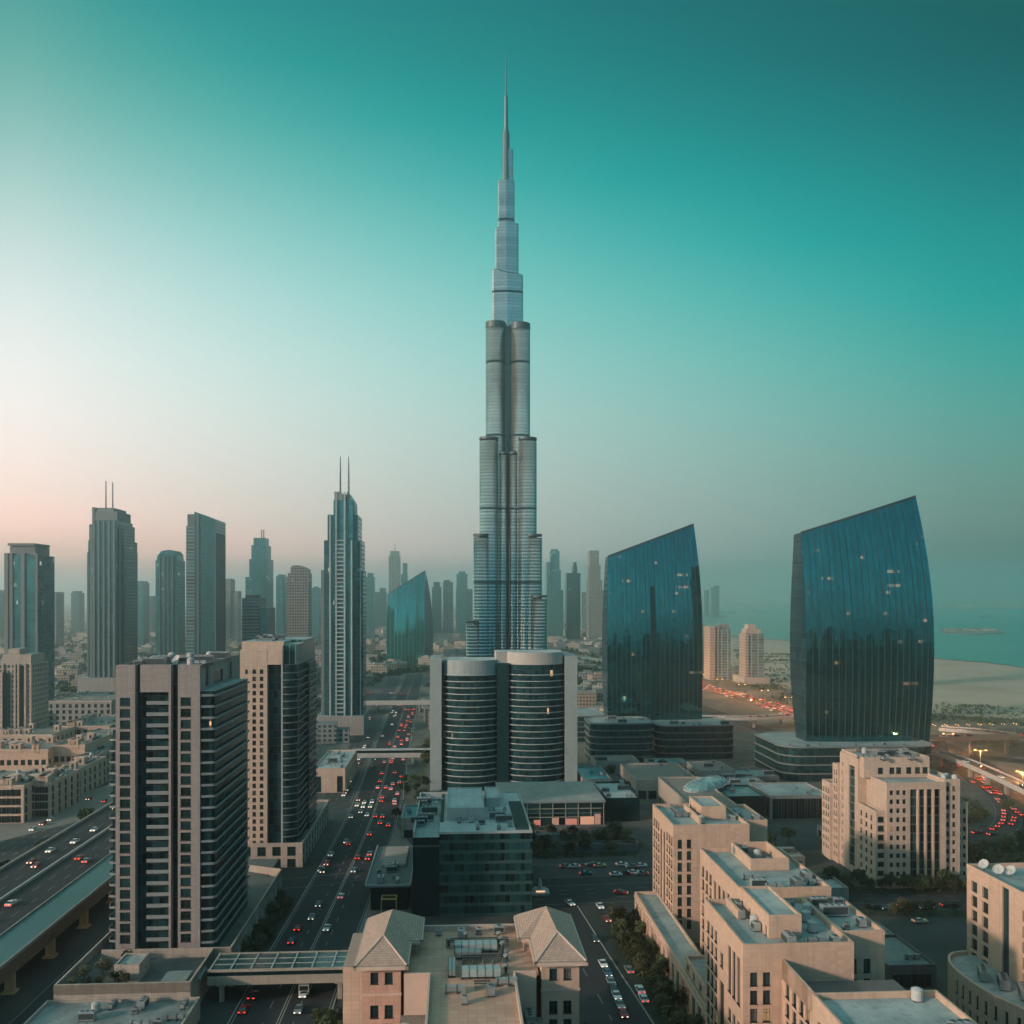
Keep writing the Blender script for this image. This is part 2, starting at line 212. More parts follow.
def facade(name, glassc, frame, fh=3.6, bw=3.0, slab=0.3, mull=0.2, lit=0.01, rough=0.12, metal=0.0, roofc=(0.2, 0.2, 0.19), litc=(1, .6, .3), lits=0.8, spec=0.3, gvar=0.7, dirt=0.3, uvs=False, tilt=0.0):
    """curtain wall: floors and bays in object (or UV) coordinates, each pane its own tint, a few lit"""
    if name in MATS: return MATS[name]
    m, n, b = new_mat(name)
    t = n.node('ShaderNodeTexCoord'); s = n.node('ShaderNodeSeparateXYZ'); n.l.new(t.outputs['UV' if uvs else 'Object'], s.inputs[0])
    q = n.node('ShaderNodeSeparateXYZ'); n.l.new(t.outputs['Normal'], q.inputs[0])
    if uvs: h, z = s.outputs[0], s.outputs[1]
    else:
        side = n.m('GREATER_THAN', n.m('ABSOLUTE', q.outputs[0]), n.m('ABSOLUTE', q.outputs[1]))
        h = n.m('ADD', n.m('MULTIPLY', s.outputs[1], side), n.m('MULTIPLY', s.outputs[0], n.m('SUBTRACT', 1.0, side))); z = s.outputs[2]
    zf, hf = n.m('DIVIDE', z, fh), n.m('DIVIDE', h, bw)
    sl_ = n.m('LESS_THAN', n.m('FRACT', zf), slab); ml = n.m('LESS_THAN', n.m('FRACT', hf), mull)
    fr = n.m('MAXIMUM', sl_, ml)
    cv = n.node('ShaderNodeCombineXYZ'); n.put(cv.inputs[0], n.m('FLOOR', hf)); n.put(cv.inputs[1], n.m('FLOOR', zf)); 
    if not uvs: n.put(cv.inputs[2], side)
    wn = n.node('ShaderNodeTexWhiteNoise'); wn.noise_dimensions = '3D'; n.l.new(cv.outputs[0], wn.inputs['Vector'])
    r = wn.outputs['Value']
    gc = n.mix(r, tuple(x * (1 - gvar) for x in glassc), tuple(x * (1 + gvar) for x in glassc))
    fn = n.noise(t.outputs['Object'], 0.12, 4.0, 0.6)
    fc = n.mix(n.m('MULTIPLY', fn, 1.0), tuple(x * (1 - dirt) for x in frame), tuple(x * (1 + dirt) for x in frame))
    c = n.mix(fr, gc, fc)
    up = n.m('GREATER_THAN', q.outputs[2], 0.6)
    c = n.mix(up, c, roofc); nf = n.m('MULTIPLY', n.m('SUBTRACT', 1.0, fr), n.m('SUBTRACT', 1.0, up))
    n.l.new(c, b.inputs['Base Color'])
    n.put(b.inputs['Roughness'], n.m('SUBTRACT', 0.75, n.m('MULTIPLY', nf, 0.75 - rough)))
    n.put(b.inputs['Metallic'], n.m('MULTIPLY', nf, metal)); b.inputs['Specular IOR Level'].default_value = spec
    if tilt:
        wn2 = n.node('ShaderNodeTexWhiteNoise'); wn2.noise_dimensions = '3D'; va = n.node('ShaderNodeVectorMath', operation='ADD'); n.l.new(cv.outputs[0], va.inputs[0]); va.inputs[1].default_value = (7.3, 3.1, 9.7); n.l.new(va.outputs[0], wn2.inputs['Vector'])
        hgt = n.m('ADD', n.m('MULTIPLY', n.m('FRACT', hf), n.m('SUBTRACT', r, 0.5)), n.m('MULTIPLY', n.m('FRACT', zf), n.m('SUBTRACT', wn2.outputs['Value'], 0.5)))
        hgt = n.m('ADD', n.m('MULTIPLY', hgt, tilt), n.m('MULTIPLY', n.noise(t.outputs['Object'], .06, 2.0), tilt * 14))
        bp = n.node('ShaderNodeBump'); bp.inputs['Distance'].default_value = 1.0; bp.inputs['Strength'].default_value = 1.0; n.l.new(hgt, bp.inputs['Height']); n.l.new(bp.outputs[0], b.inputs['Normal'])
    if lit:
        cz = n.node('ShaderNodeCombineXYZ'); n.put(cz.inputs[0], n.m('MULTIPLY', h, 0.05)); n.put(cz.inputs[1], n.m('MULTIPLY', n.m('FLOOR', zf), 1.7))
        nz = n.noise(cz.outputs[0], 1.0, 2.0)
        on = n.m('MULTIPLY', n.m('GREATER_THAN', nz, 0.645), n.m('GREATER_THAN', r, 1 - 22 * lit))
        cv2 = n.node('ShaderNodeTexWhiteNoise'); cv2.noise_dimensions = '1D'; n.put(cv2.inputs['W'], n.m('MULTIPLY', r, 917.0))
        b.inputs['Emission Color'].default_value = (*litc, 1)
        if uvs: on = n.m('MULTIPLY', on, n.m('GREATER_THAN', n.m('FRACT', zf), 0.58))
        n.put(b.inputs['Emission Strength'], n.m('MULTIPLY', n.m('MULTIPLY', on, nf), n.m('MULTIPLY', cv2.outputs['Value'], lits)))
    MATS[name] = m; return m

def emit(name, col, s, base=(0.2, 0.2, 0.2)):
    if name in MATS: return MATS[name]
    m, n, b = new_mat(name)
    b.inputs['Base Color'].default_value = (*base, 1); b.inputs['Emission Color'].default_value = (*col, 1); b.inputs['Emission Strength'].default_value = s
    MATS[name] = m; return m

BEIGE = tiles('beige_stone', (0.52, 0.352, 0.262), (0.42, 0.29, 0.23), 1.4, 0.85)
BEIGE2 = tiles('sand_stone', (0.50, 0.365, 0.285), (0.3, 0.24, 0.19), 1.6, 0.9)
PINK = tiles('pink_stone', (0.48, 0.285, 0.215), (0.3, 0.2, 0.16), 1.2, 0.8)
GREYST = tiles('grey_stone', (0.275, 0.24, 0.222), (0.17, 0.15, 0.14), 1.5, 0.74)
TAUPE = tiles('taupe_stone', (0.38, 0.315, 0.265), (0.25, 0.21, 0.18), 1.5, 0.8)
CONC = plain('concrete', (0.27, 0.26, 0.24), 0.85, streak=0.5)
CONCD = plain('dark_concrete', (0.13, 0.13, 0.125), 0.9, streak=0.4)
WHITE = plain('off_white_paint', (0.42, 0.42, 0.40), 0.7, streak=0.4)
BAND = plain('balcony_band', (0.21, 0.225, 0.22), 0.7, streak=0.3)
BANDW = plain('floor_band', (0.36, 0.40, 0.39), 0.5, streak=0.3)
ROOF = roofing('roof_membrane', (0.22, 0.27, 0.265), (0.38, 0.42, 0.405))
ROOFL = roofing('light_roof_membrane', (0.34, 0.38, 0.37), (0.48, 0.51, 0.49))
PAVER = tiles('roof_pavers', (0.50, 0.295, 0.215), (0.27, 0.18, 0.14), 1.6, 1.6, plan=True, var=0.12)
TILE = None
GLS = glass('window_glass', (0.010, 0.036, 0.04), lit=0.025, spec=0.35, blinds=0.14)
GLD = glass('dark_glazing', (0.006, 0.024, 0.027), 0.15, rnd=0.4, spec=0.25)
METAL = plain('galvanised_metal', (0.33, 0.36, 0.36), 0.45, 0.5, rnd=0.25)
METALD = plain('dark_metal', (0.06, 0.075, 0.08), 0.5, 0.4)
FRAME = plain('window_frame', (0.035, 0.042, 0.043), 0.6)
# ------------------------------------------------------------------ mesh building
class MB:
    def __init__(s): s.v = []; s.f = []; s.mi = []; s.uv = None
    def quad(s, a, b, c, d, m=0):
        i = len(s.v); s.v += [tuple(a), tuple(b), tuple(c), tuple(d)]; s.f.append((i, i + 1, i + 2, i + 3)); s.mi.append(m)
    def poly(s, pts, m=0):
        i = len(s.v); s.v += [tuple(p) for p in pts]; s.f.append(tuple(range(i, i + len(pts)))); s.mi.append(m)
    def box(s, x0, x1, y0, y1, z0, z1, m=0, mt=None, bottom=True):
        i = len(s.v); mt = m if mt is None else mt
        s.v += [(x0, y0, z0), (x1, y0, z0), (x1, y1, z0), (x0, y1, z0), (x0, y0, z1), (x1, y0, z1), (x1, y1, z1), (x0, y1, z1)]
        fs = [(0, 1, 5, 4), (1, 2, 6, 5), (2, 3, 7, 6), (3, 0, 4, 7)]
        for f in fs: s.f.append(tuple(i + k for k in f)); s.mi.append(m)
        s.f.append((i + 4, i + 5, i + 6, i + 7)); s.mi.append(mt)
        if bottom: s.f.append((i + 3, i + 2, i + 1, i)); s.mi.append(m)
    def prism(s, pts, z0, z1, m=0, mt=None, bottom=False):
        i = len(s.v); n = len(pts); mt = m if mt is None else mt
        zt = z1 if callable(z1) else (lambda p: z1)
        s.v += [(p[0], p[1], z0) for p in pts] + [(p[0], p[1], zt(p)) for p in pts]
        for k in range(n):
            j = (k + 1) % n; s.f.append((i + k, i + j, i + n + j, i + n + k)); s.mi.append(m)
        s.f.append(tuple(i + n + k for k in range(n))); s.mi.append(mt)
        if bottom: s.f.append(tuple(i + n - 1 - k for k in range(n))); s.mi.append(m)
    def cyl(s, x, y, r, z0, z1, n=12, m=0, mt=None, r1=None, sx=1.0, sy=1.0):
        r1 = r if r1 is None else r1; mt = m if mt is None else mt
        i = len(s.v)
        s.v += [(x + sx * r * cos(2 * pi * k / n), y + sy * r * sin(2 * pi * k / n), z0) for k in range(n)]
        s.v += [(x + sx * r1 * cos(2 * pi * k / n), y + sy * r1 * sin(2 * pi * k / n), z1) for k in range(n)]
        for k in range(n):
            j = (k + 1) % n; s.f.append((i + k, i + j, i + n + j, i + n + k)); s.mi.append(m)
        s.f.append(tuple(i + n + k for k in range(n))); s.mi.append(mt)
    def tube(s, a, b, r, n=6, m=0, r1=None):
        a = Vector(a); b = Vector(b); d = (b - a).normalized(); r1 = r if r1 is None else r1
        u = d.orthogonal().normalized(); w = d.cross(u); i = len(s.v)
        for p, q in ((a, r), (b, r1)):
            for k in range(n): s.v.append(tuple(p + q * (u * cos(2 * pi * k / n) + w * sin(2 * pi * k / n))))
        for k in range(n):
            j = (k + 1) % n; s.f.append((i + k, i + j, i + n + j, i + n + k)); s.mi.append(m)
        s.f.append(tuple(i + n + k for k in range(n))); s.mi.append(m)
    def wall(s, p0, p1, z0, z1, ops, depth=0.3, m=0, mr=None):
        """wall seen from its right-hand-outside with rectangular openings (a0,a1,b0,b1) along/up and their reveals"""
        mr = m if mr is None else mr
        L = sqrt((p1[0] - p0[0]) ** 2 + (p1[1] - p0[1]) ** 2); d = ((p1[0] - p0[0]) / L, (p1[1] - p0[1]) / L); n = (d[1], -d[0])
        ops = [o for o in ops if o[0] >= 0.02 and o[1] <= L - 0.02 and o[2] >= z0 and o[3] <= z1 - 0.05]
        xs = sorted(set([0, L] + [round(o[0], 4) for o in ops] + [round(o[1], 4) for o in ops]))
        zs = sorted(set([z0, z1] + [round(o[2], 4) for o in ops] + [round(o[3], 4) for o in ops]))
        P = lambda a, z, t=0.0: (p0[0] + d[0] * a - n[0] * t, p0[1] + d[1] * a - n[1] * t, z)
        vid = {}
        def V(i, j):
            if (i, j) not in vid: vid[i, j] = len(s.v); s.v.append(P(xs[i], zs[j]))
            return vid[i, j]
        for i in range(len(xs) - 1):
            for j in range(len(zs) - 1):
                cx, cz = (xs[i] + xs[i + 1]) / 2, (zs[j] + zs[j + 1]) / 2
                if any(o[0] < cx < o[1] and o[2] < cz < o[3] for o in ops): continue
                s.f.append((V(i, j), V(i + 1, j), V(i + 1, j + 1), V(i, j + 1))); s.mi.append(m)
        for a0, a1, b0, b1 in ops:
            i0, i1 = xs.index(round(a0, 4)), xs.index(round(a1, 4)); j0, j1 = zs.index(round(b0, 4)), zs.index(round(b1, 4))
            fr = [V(i0, j0), V(i1, j0), V(i1, j1), V(i0, j1)]
            k = len(s.v); s.v += [P(a0, b0, depth), P(a1, b0, depth), P(a1, b1, depth), P(a0, b1, depth)]
            for q in range(4):
                r = (q + 1) % 4; s.f.append((fr[q], fr[r], k + r, k + q)); s.mi.append(mr)
        return [(P((o[0] + o[1]) / 2, o[2], depth - 0.02), atan2(d[1], d[0]), o[1] - o[0], o[3] - o[2]) for o in ops]
    def mesh(s, name, mats):
        me = bpy.data.meshes.new(name); me.from_pydata(s.v, [], s.f)
        for m in (mats if isinstance(mats, (list, tuple)) else [mats]): me.materials.append(m)
        me.polygons.foreach_set('material_index', s.mi)
        if s.uv:
            ul = me.uv_layers.new(name='UVMap')
            for p in me.polygons:
                for li in p.loop_indices: ul.data[li].uv = s.uv[me.loops[li].vertex_index]
        me.update(); return me
    def build(s, name, mats, parent=None, loc=None, rot=None):
        return link(name, s.mesh(name, mats), parent, loc, rot)
def link(name, me, parent=None, loc=None, rot=None):
    o = bpy.data.objects.new(name, me); COL.objects.link(o)
    if parent: o.parent = parent
    if loc is not None: o.location = loc
    if rot is not None: o.rotation_euler = (0, 0, rot)
    return o
def tag(o, label, cat, group=None, kind=None):
    if len(label.split()) > 16: print('LONG', len(label.split()), label)
    o['label'] = label
    if cat: o['category'] = cat
    if group: o['group'] = group
    if kind: o['kind'] = kind
    return o
def structure(o): o['kind'] = 'structure'; return o
FOOT = []                                   # occupied rectangles in grid coordinates
def thing(name, label, cat, u, v, z=0.0, group=None, rot=A, foot=None):
    o = bpy.data.objects.new(name, None); COL.objects.link(o); o.empty_display_size = 2
    x, y = w2(u, v); o.location = (x, y, z); o.rotation_euler = (0, 0, rot)
    if foot: FOOT.append((u + foot[0], u + foot[1], v + foot[2], v + foot[3]))
    return tag(o, label, cat, group)
def smooth(o):
    o.data.polygons.foreach_set('use_smooth', [True] * len(o.data.polygons)); return o

# ------------------------------------------------------------------ windows
WMESH = {}
def window_mesh(w, h, g=None, muls=1, tr=1):
    g = g or GLS
    key = (round(w, 2), round(h, 2), g.name, muls, tr)
    if key not in WMESH:
        b = MB(); t = min(0.09, w * 0.06); q = MB()
        q.quad((-w / 2, 0, 0), (w / 2, 0, 0), (w / 2, 0, h), (-w / 2, 0, h), 0)
        for k in range(muls + 2):
            x = -w / 2 + t / 2 + (w - t) * k / (muls + 1); b.box(x - t / 2, x + t / 2, -0.07, 0.01, 0, h, 0)
        for k in range(tr + 2):
            z = t / 2 + (h - t) * (0 if k == 0 else (1 if k == tr + 1 else 0.66 * k / tr)); b.box(-w / 2, w / 2, -0.06, 0.012, z - t / 2, z + t / 2, 0)
        b.box(-w / 2 - .12, w / 2 + .12, -.42, -.06, -.14, 0, 0)
        WMESH[key] = (b.mesh('window', [FRAME]), q.mesh('pane', [g]))
    return WMESH[key]
def put_windows(root, lst, g=None, muls=1, tr=1, most=96):
    """windows nearest the camera as parts of their own; past the limit the rest is one part"""
    lst = sorted(lst, key=lambda q: -q[0][2]) if len(lst) > most else lst
    for p, r, w, h in lst[:most]:
        fm, pm = window_mesh(w, h, g, muls, tr); o = link('window', fm, root, p, r); link('pane', pm, o)
    rest = lst[most:]
    if rest:
        b = MB(); g = g or GLS
        for p, r, w, h in rest:
            c, s_ = cos(r), sin(r)
            T = lambda x, y, z: (p[0] + c * x - s_ * y, p[1] + s_ * x + c * y, p[2] + z)
            b.quad(T(-w / 2, 0, 0), T(w / 2, 0, 0), T(w / 2, 0, h), T(-w / 2, 0, h), 0)
            b.quad(T(-.05, -.05, 0), T(.05, -.05, 0), T(.05, -.05, h), T(-.05, -.05, h), 1)
            b.quad(T(-w / 2, -.04, h * .64), T(w / 2, -.04, h * .64), T(w / 2, -.04, h * .68), T(-w / 2, -.04, h * .68), 1)
        o = b.build('window', [g, FRAME], root); o['kind'] = 'stuff'
def og(a0, a1, n, w, z0, nz, pitch, h):
    """openings in a grid: n columns centred between a0 and a1, nz rows going up from z0"""
    r = []
    for i in range(n):
        c = (a0 + a1) / 2 if n == 1 else a0 + w / 2 + (a1 - a0 - w) * i / (n - 1)
        for k in range(nz): r.append((c - w / 2, c + w / 2, z0 + k * pitch, z0 + k * pitch + h))
    return r
def parapet_roof(root, u0, u1, v0, v1, z, par=1.1, th=0.45, mat=None, roof=None, mbw=None):
    """roof surface sunk behind a parapet"""
    r = MB(); r.quad((u0 + th, v0 + th, z - par), (u1 - th, v0 + th, z - par), (u1 - th, v1 - th, z - par), (u0 + th, v1 - th, z - par), 0)
    r.build('roof', [roof or ROOF], root)
    b = mbw; o = [(u0, v0), (u1, v0), (u1, v1), (u0, v1)]; i = [(u0 + th, v0 + th), (u1 - th, v0 + th), (u1 - th, v1 - th), (u0 + th, v1 - th)]
    for k in range(4):
        j = (k + 1) % 4
        b.quad((*o[k], z), (*o[j], z), (*i[j], z), (*i[k], z), 0)
        b.quad((*i[k], z), (*i[j], z), (*i[j], z - par), (*i[k], z - par), 0)
def block(root, u0, u1, v0, v1, z0, z1, f=(), l=(), r=(), k=(), mat=None, roof=None, par=1.1, depth=0.35, muls=1, tr=1, g=None, name='wall', rows=None):
    """a masonry volume with recessed windows, parapet and roof; openings are along each face seen from outside"""
    b = MB(); wl = []
    wl += b.wall((u0, v0), (u1, v0), z0, z1, list(f), depth)
    wl += b.wall((u0, v1), (u0, v0), z0, z1, list(l), depth)
    wl += b.wall((u1, v0), (u1, v1), z0, z1, list(r), depth)
    wl += b.wall((u1, v1), (u0, v1), z0, z1, list(k), depth)
    parapet_roof(root, u0, u1, v0, v1, z1, par, 0.45, mat, roof, b)
    b.build(name, [mat or BEIGE], root)
    if rows is not None: rows += wl
    else: put_windows(root, wl, g, muls, tr)

# ------------------------------------------------------------------ rooftop machinery (each unit can be lifted away)
def mesh_ac(w, d, h):
    b = MB(); b.box(-w / 2, w / 2, -d / 2, d / 2, 0.25, h, 0)
    b.box(-w / 2 + .1, w / 2 - .1, -d / 2 - .02, d / 2 + .02, 0.5, h - 0.25, 1)
    for sx in (-1, 1): b.box(sx * w * .42 - .1, sx * w * .42 + .1, -d / 2, d / 2, 0, 0.25, 1)
    n = max(1, int(w / 1.2))
    for k in range(n): b.cyl(-w / 2 + w * (k + .5) / n, 0, min(w / n, d) * .38, h, h + 0.14, 10, 0, 1)
    return b.mesh('air_conditioner', [METAL, METALD])
ACM = [mesh_ac(2.2, 1.4, 1.7), mesh_ac(3.6, 1.8, 2.0), mesh_ac(1.3, 1.1, 1.3), mesh_ac(5.5, 2.1, 2.3)]
def mesh_tank():
    b = MB(); b.cyl(0, 0, 1.0, 0.2, 2.0, 14, 0); b.cyl(0, 0, 1.0, 2.0, 2.3, 14, 0, r1=0.35); b.box(-.9, .9, -.9, .9, 0, .2, 1)
    return b.mesh('water_tank', [WHITE, CONCD])
def mesh_dish(r=1.3):
    b = MB(); n = 14
    b.cyl(0, 0, .1, 0, 1.1, 8, 1)
    rings = []
    ax = Vector((-.5, -.6, .65)).normalized(); u = ax.orthogonal().normalized(); w = ax.cross(u)
    for k in range(4):
        q = r * k / 3; rings.append([Vector((0, 0, 1.4)) + ax * (0.32 * (q / r) ** 2 * r) + (u * cos(2 * pi * i / n) + w * sin(2 * pi * i / n)) * max(q, .02) for i in range(n)])
    for a, c in zip(rings, rings[1:]):
        for i in range(n): b.quad(a[i], a[(i + 1) % n], c[(i + 1) % n], c[i], 0)
    b.tube((0, 0, 1.3), Vector((0, 0, 1.4)) + ax * r * .8, .05, 5, 1)
    return b.mesh('satellite_dish', [WHITE, METALD])
TANKM = mesh_tank(); DISHM = mesh_dish(); DISHB = mesh_dish(2.4)
def mesh_duct(L):
    b = MB(); b.box(-L / 2, L / 2, -.45, .45, .5, 1.3, 0); b.box(L / 2 - .9, L / 2, -.45, .45, 0, .5, 0)
    for k in range(int(L / 2)): b.box(-L / 2 + 2 * k + .3, -L / 2 + 2 * k + .5, -.52, .52, 0, 1.36, 1)
    return b.mesh('ventilation_duct', [METAL, METALD])
DUCT = [mesh_duct(4), mesh_duct(8)]
NAC = [0]
STOP = set('at far the of a with behind left right and in to between below beside carrying partly under dark around through close near plain long tall low wide pale two row it'.split())
def brief(label, n=8):
    w = label.split()[:n]
    while w[-1].strip(',') in STOP: w.pop()
    return ' '.join(w).rstrip(',')
def roof_things(u0, u1, v0, v1, z, where, n, seed=1, kinds='aaaadt', avoid=()):
    rr = random.Random(seed); done = []
    tries = 0
    while len(done) < n and tries < n * 30:
        tries += 1
        u, v = rr.uniform(u0, u1), rr.uniform(v0, v1)
        if any(abs(u - a) < 3.1 and abs(v - b_) < 2.4 for a, b_ in done): continue
        if any(a[0] - 2 < u < a[1] + 2 and a[2] - 1.5 < v < a[3] + 1.5 for a in avoid): continue
        done.append((u, v)); k = rr.choice(kinds); x, y = w2(u, v)
        if k == 'a':
            i = rr.choice((0, 0, 1, 2)); o = link('air_conditioner', ACM[i], None, (x, y, z), A + rr.choice((0, pi / 2)))
            tag(o, ('small', 'wide', 'tiny', 'long')[i] + ' air conditioner on ' + where, 'air conditioner', 'air conditioners on ' + where)
        elif k == 'L':
            o = link('air_conditioner', ACM[3], None, (x, y, z), A); tag(o, 'long air handler on ' + where, 'air conditioner', 'air handlers on ' + where)
        elif k == 't':
            o = link('water_tank', TANKM, None, (x, y, z), 0); tag(o, 'white water tank on ' + where, 'water tank', 'water tanks on ' + where)
        elif k == 'd':
            o = link('ventilation_duct', DUCT[rr.choice((0, 0, 1))], None, (x, y, z), A + rr.choice((0, pi / 2))); tag(o, 'metal duct on ' + where, 'duct', 'ducts on ' + where)
        elif k == 's':
            o = link('satellite_dish', DISHM, None, (x, y, z), rr.uniform(-.5, .5)); tag(o, 'pale satellite dish on ' + where, 'satellite dish', 'dishes on ' + where)
# ------------------------------------------------------------------ ground, water, sand, roads
def ground_mat():
    m, n, b = new_mat('city_ground')
    t = n.node('ShaderNodeTexCoord'); o = t.outputs['Object']
    f1 = n.noise(o, 0.0022, 6.0, 0.6); f2 = n.noise(o, 0.013, 6.0, 0.65); f3 = n.noise(o, 0.11, 5.0, 0.7)
    c = n.ramp(f1, [(.34, (.065, .085, .075)), (.45, (.11, .115, .10)), (.53, (.17, .155, .13)), (.64, (.24, .21, .17))])
    c2 = n.ramp(f2, [(.36, (.03, .055, .05)), (.47, (.10, .105, .095)), (.58, (.20, .18, .15)), (.7, (.33, .29, .24))])
    c = n.mix(.55, c, c2)
    c = n.mix(n.m('MULTIPLY', f3, .5), c, n.ramp(f3, [(.42, (.03, .045, .04)), (.6, (.28, .25, .21))]))
    s = n.node('ShaderNodeSeparateXYZ'); n.l.new(o, s.inputs[0])
    near = n.m('SUBTRACT', 1.0, n.m('DIVIDE', n.m('SUBTRACT', s.outputs[1], 340.0), 240.0, clamp=True), clamp=True)
    pav = n.ramp(f2, [(.38, (.035, .045, .042)), (.55, (.06, .068, .063)), (.72, (.10, .098, .088))])
    c = n.mix(near, c, pav)
    n.l.new(c, b.inputs['Base Color']); b.inputs['Roughness'].default_value = .95; b.inputs['Specular IOR Level'].default_value = .1
    return m
gm = MB(); G = 40000
gm.quad((-G, -G, 0), (G, -G, 0), (G, G, 0), (-G, G, 0)); structure(gm.build('ground', [ground_mat()]))

def flat(name, pts, z, mat):
    b = MB(); b.poly([(p[0], p[1], z) for p in pts]); return structure(b.build(name, [mat]))
def gpx(px, py, z=0):                       # world ground point under a pixel
    Y = (CH - z) * F / (py - HZ); return ((px - 512) / F * Y, Y)
def water_mat():
    m, n, b = new_mat('sea_water'); t = n.node('ShaderNodeTexCoord')
    f = n.noise(t.outputs['Object'], .0016, 5.0, .6)
    n.l.new(n.ramp(f, [(.35, (.004, .17, .15)), (.65, (.012, .26, .225))]), b.inputs['Base Color']); b.inputs['Roughness'].default_value = .35
    bp = n.node('ShaderNodeBump'); bp.inputs['Strength'].default_value = .5; bp.inputs['Distance'].default_value = 1.0
    n.l.new(n.noise(t.outputs['Object'], .05, 4.0), bp.inputs['Height']); n.l.new(bp.outputs[0], b.inputs['Normal']); b.inputs['Specular IOR Level'].default_value = .25
    return m
SEA = [gpx(*p) for p in ((690, 612), (705, 606), (800, 607), (900, 609), (1030, 609.5), (1300, 611), (1300, 690), (1100, 672), (1024, 667), (985, 662), (940, 658.5), (880, 652), (840, 645), (800, 640.5), (745, 638), (712, 632), (700, 622))]
SEAO = flat('sea', SEA, 0.2, water_mat())
SAND = plain('beach_sand', (.36, .30, .235), .95, var=.3, scale=.008)
BEACH = [gpx(*p) for p in ((1300, 691), (1100, 673), (1024, 668), (985, 663), (940, 659.5), (880, 653), (840, 646), (800, 641.5), (745, 639), (715, 634), (705, 645), (735, 668), (790, 690), (860, 705), (960, 716), (1060, 722), (1300, 735))]
flat('beach', BEACH, 0.1, SAND)
SCRUB = plain('scrub_ground', (.25, .23, .18), .95, var=.3, scale=.03)
flat('sand', [gpx(*p) for p in ((545, 652), (606, 652), (606, 690), (580, 694), (548, 676))], .12, plain('pale_sand', (.33, .285, .23), .95, var=.3, scale=.02))
ISL = [gpx(*p) for p in ((938, 631), (952, 628.6), (975, 628), (1000, 631), (1006, 633.6), (970, 634.8), (945, 634))]
bi = MB(); bi.prism(ISL, 0, 1.6, 0); structure(bi.build('island', [plain('island_rock', (.15, .17, .155), .95, var=.3, scale=.02)]))
for k, ps in enumerate((((705, 612.6), (735, 612), (738, 613), (708, 613.8)), ((712, 616.2), (728, 616), (727, 617.6), (713, 617.6)))):
    bi = MB(); bi.prism([gpx(*p) for p in ps], 0, 2.0, 0); structure(bi.build('breakwater', [CONCD]))

ASPH = plain('asphalt', (.034, .038, .040), .85, var=.34, scale=.035, spec=.2)
ASPH2 = plain('worn_asphalt', (.060, .062, .060), .85, var=.34, scale=.03, spec=.2)
KERB = plain('kerb_stone', (.26, .25, .23), .85)
PAVE = tiles('pavement_slabs', (.20, .165, .14), (.11, .1, .09), 1.2, 1.2, plan=True)
LINE = plain('road_paint', (.20, .205, .20), .7, var=.1)
HEDGE = plain('planted_soil', (.025, .035, .022), .95, var=.3, scale=.5)
def offset(pts, d):
    out = []
    for i, p in enumerate(pts):
        a = pts[max(0, i - 1)]; b = pts[min(len(pts) - 1, i + 1)]
        t = Vector((b[0] - a[0], b[1] - a[1])).normalized(); out.append((p[0] + t.y * d, p[1] - t.x * d))
    return out
def resample(pts, step):
    out = [pts[0]]; 
    for a, b in zip(pts, pts[1:]):
        L = sqrt((b[0] - a[0]) ** 2 + (b[1] - a[1]) ** 2); n = max(1, int(L / step))
        for k in range(1, n + 1): out.append((a[0] + (b[0] - a[0]) * k / n, a[1] + (b[1] - a[1]) * k / n))
    return out
def curve(pts, n=10):
    """Catmull-Rom through the points"""
    P = [pts[0]] + list(pts) + [pts[-1]]; out = []
    for i in range(1, len(P) - 2):
        for k in range(n):
            t = k / n; q = []
            for c in range(2):
                a, b, d, e = P[i - 1][c], P[i][c], P[i + 1][c], P[i + 2][c]
                q.append(.5 * (2 * b + (d - a) * t + (2 * a - 5 * b + 4 * d - e) * t * t + (3 * b - a - 3 * d + e) * t ** 3))
            out.append(tuple(q))
    out.append(pts[-1]); return out
ROADS = []
def strip(pts, d0, d1, z, mb, m=0, z1=None):
    a, b = offset(pts, d0), offset(pts, d1)
    for i in range(len(pts) - 1):
        mb.quad((*a[i + 1], z), (*b[i + 1], z), (*b[i], z), (*a[i], z), m)
def dashes(pts, d, z, mb, on=3.0, off=6.0, w=.18):
    q = resample(pts, 3.0); a, b = offset(q, d - w), offset(q, d + w); i = 0
    per = int((on + off) / 3)
    while i < len(q) - 1:
        mb.quad((*a[i + 1], z), (*b[i + 1], z), (*b[i], z), (*a[i], z), 0); i += per
def road(name, pts, half, z=.06, mat=None, lanes=4, edge=True, kerb=0.0, dash=True, w=.13):
    """asphalt strip with edge lines, lane dashes and kerbs, in world coordinates"""
    if z < 2: ROADS.append((pts, half + 4))
    b = MB(); strip(pts, -half, half, z, b); structure(b.build(name, [mat or ASPH]))
    mk = MB()
    if edge:
        for s in (-1, 1): strip(pts, s * (half - .6) - w, s * (half - .6) + w, z + .012, mk)
    if dash:
        for k in range(1, lanes): dashes(pts, -half + .8 + (2 * half - 1.6) * k / lanes, z + .012, mk, w=w)
    if mk.f: structure(mk.build('lane_marking', [LINE]))
    if kerb:
        for s in (-1, 1):
            kb = MB(); a, c = offset(pts, s * half), offset(pts, s * (half + .35))
            for i in range(len(pts) - 1):
                kb.quad((*a[i], z + kerb), (*a[i + 1], z + kerb), (*c[i + 1], z + kerb), (*c[i], z + kerb))
                kb.quad((*a[i], 0), (*a[i + 1], 0), (*a[i + 1], z + kerb), (*a[i], z + kerb)); kb.quad((*c[i + 1], 0), (*c[i], 0), (*c[i], z + kerb), (*c[i + 1], z + kerb))
            structure(kb.build('kerb', [KERB]))
def U(pts): return [w2(*p) for p in pts]
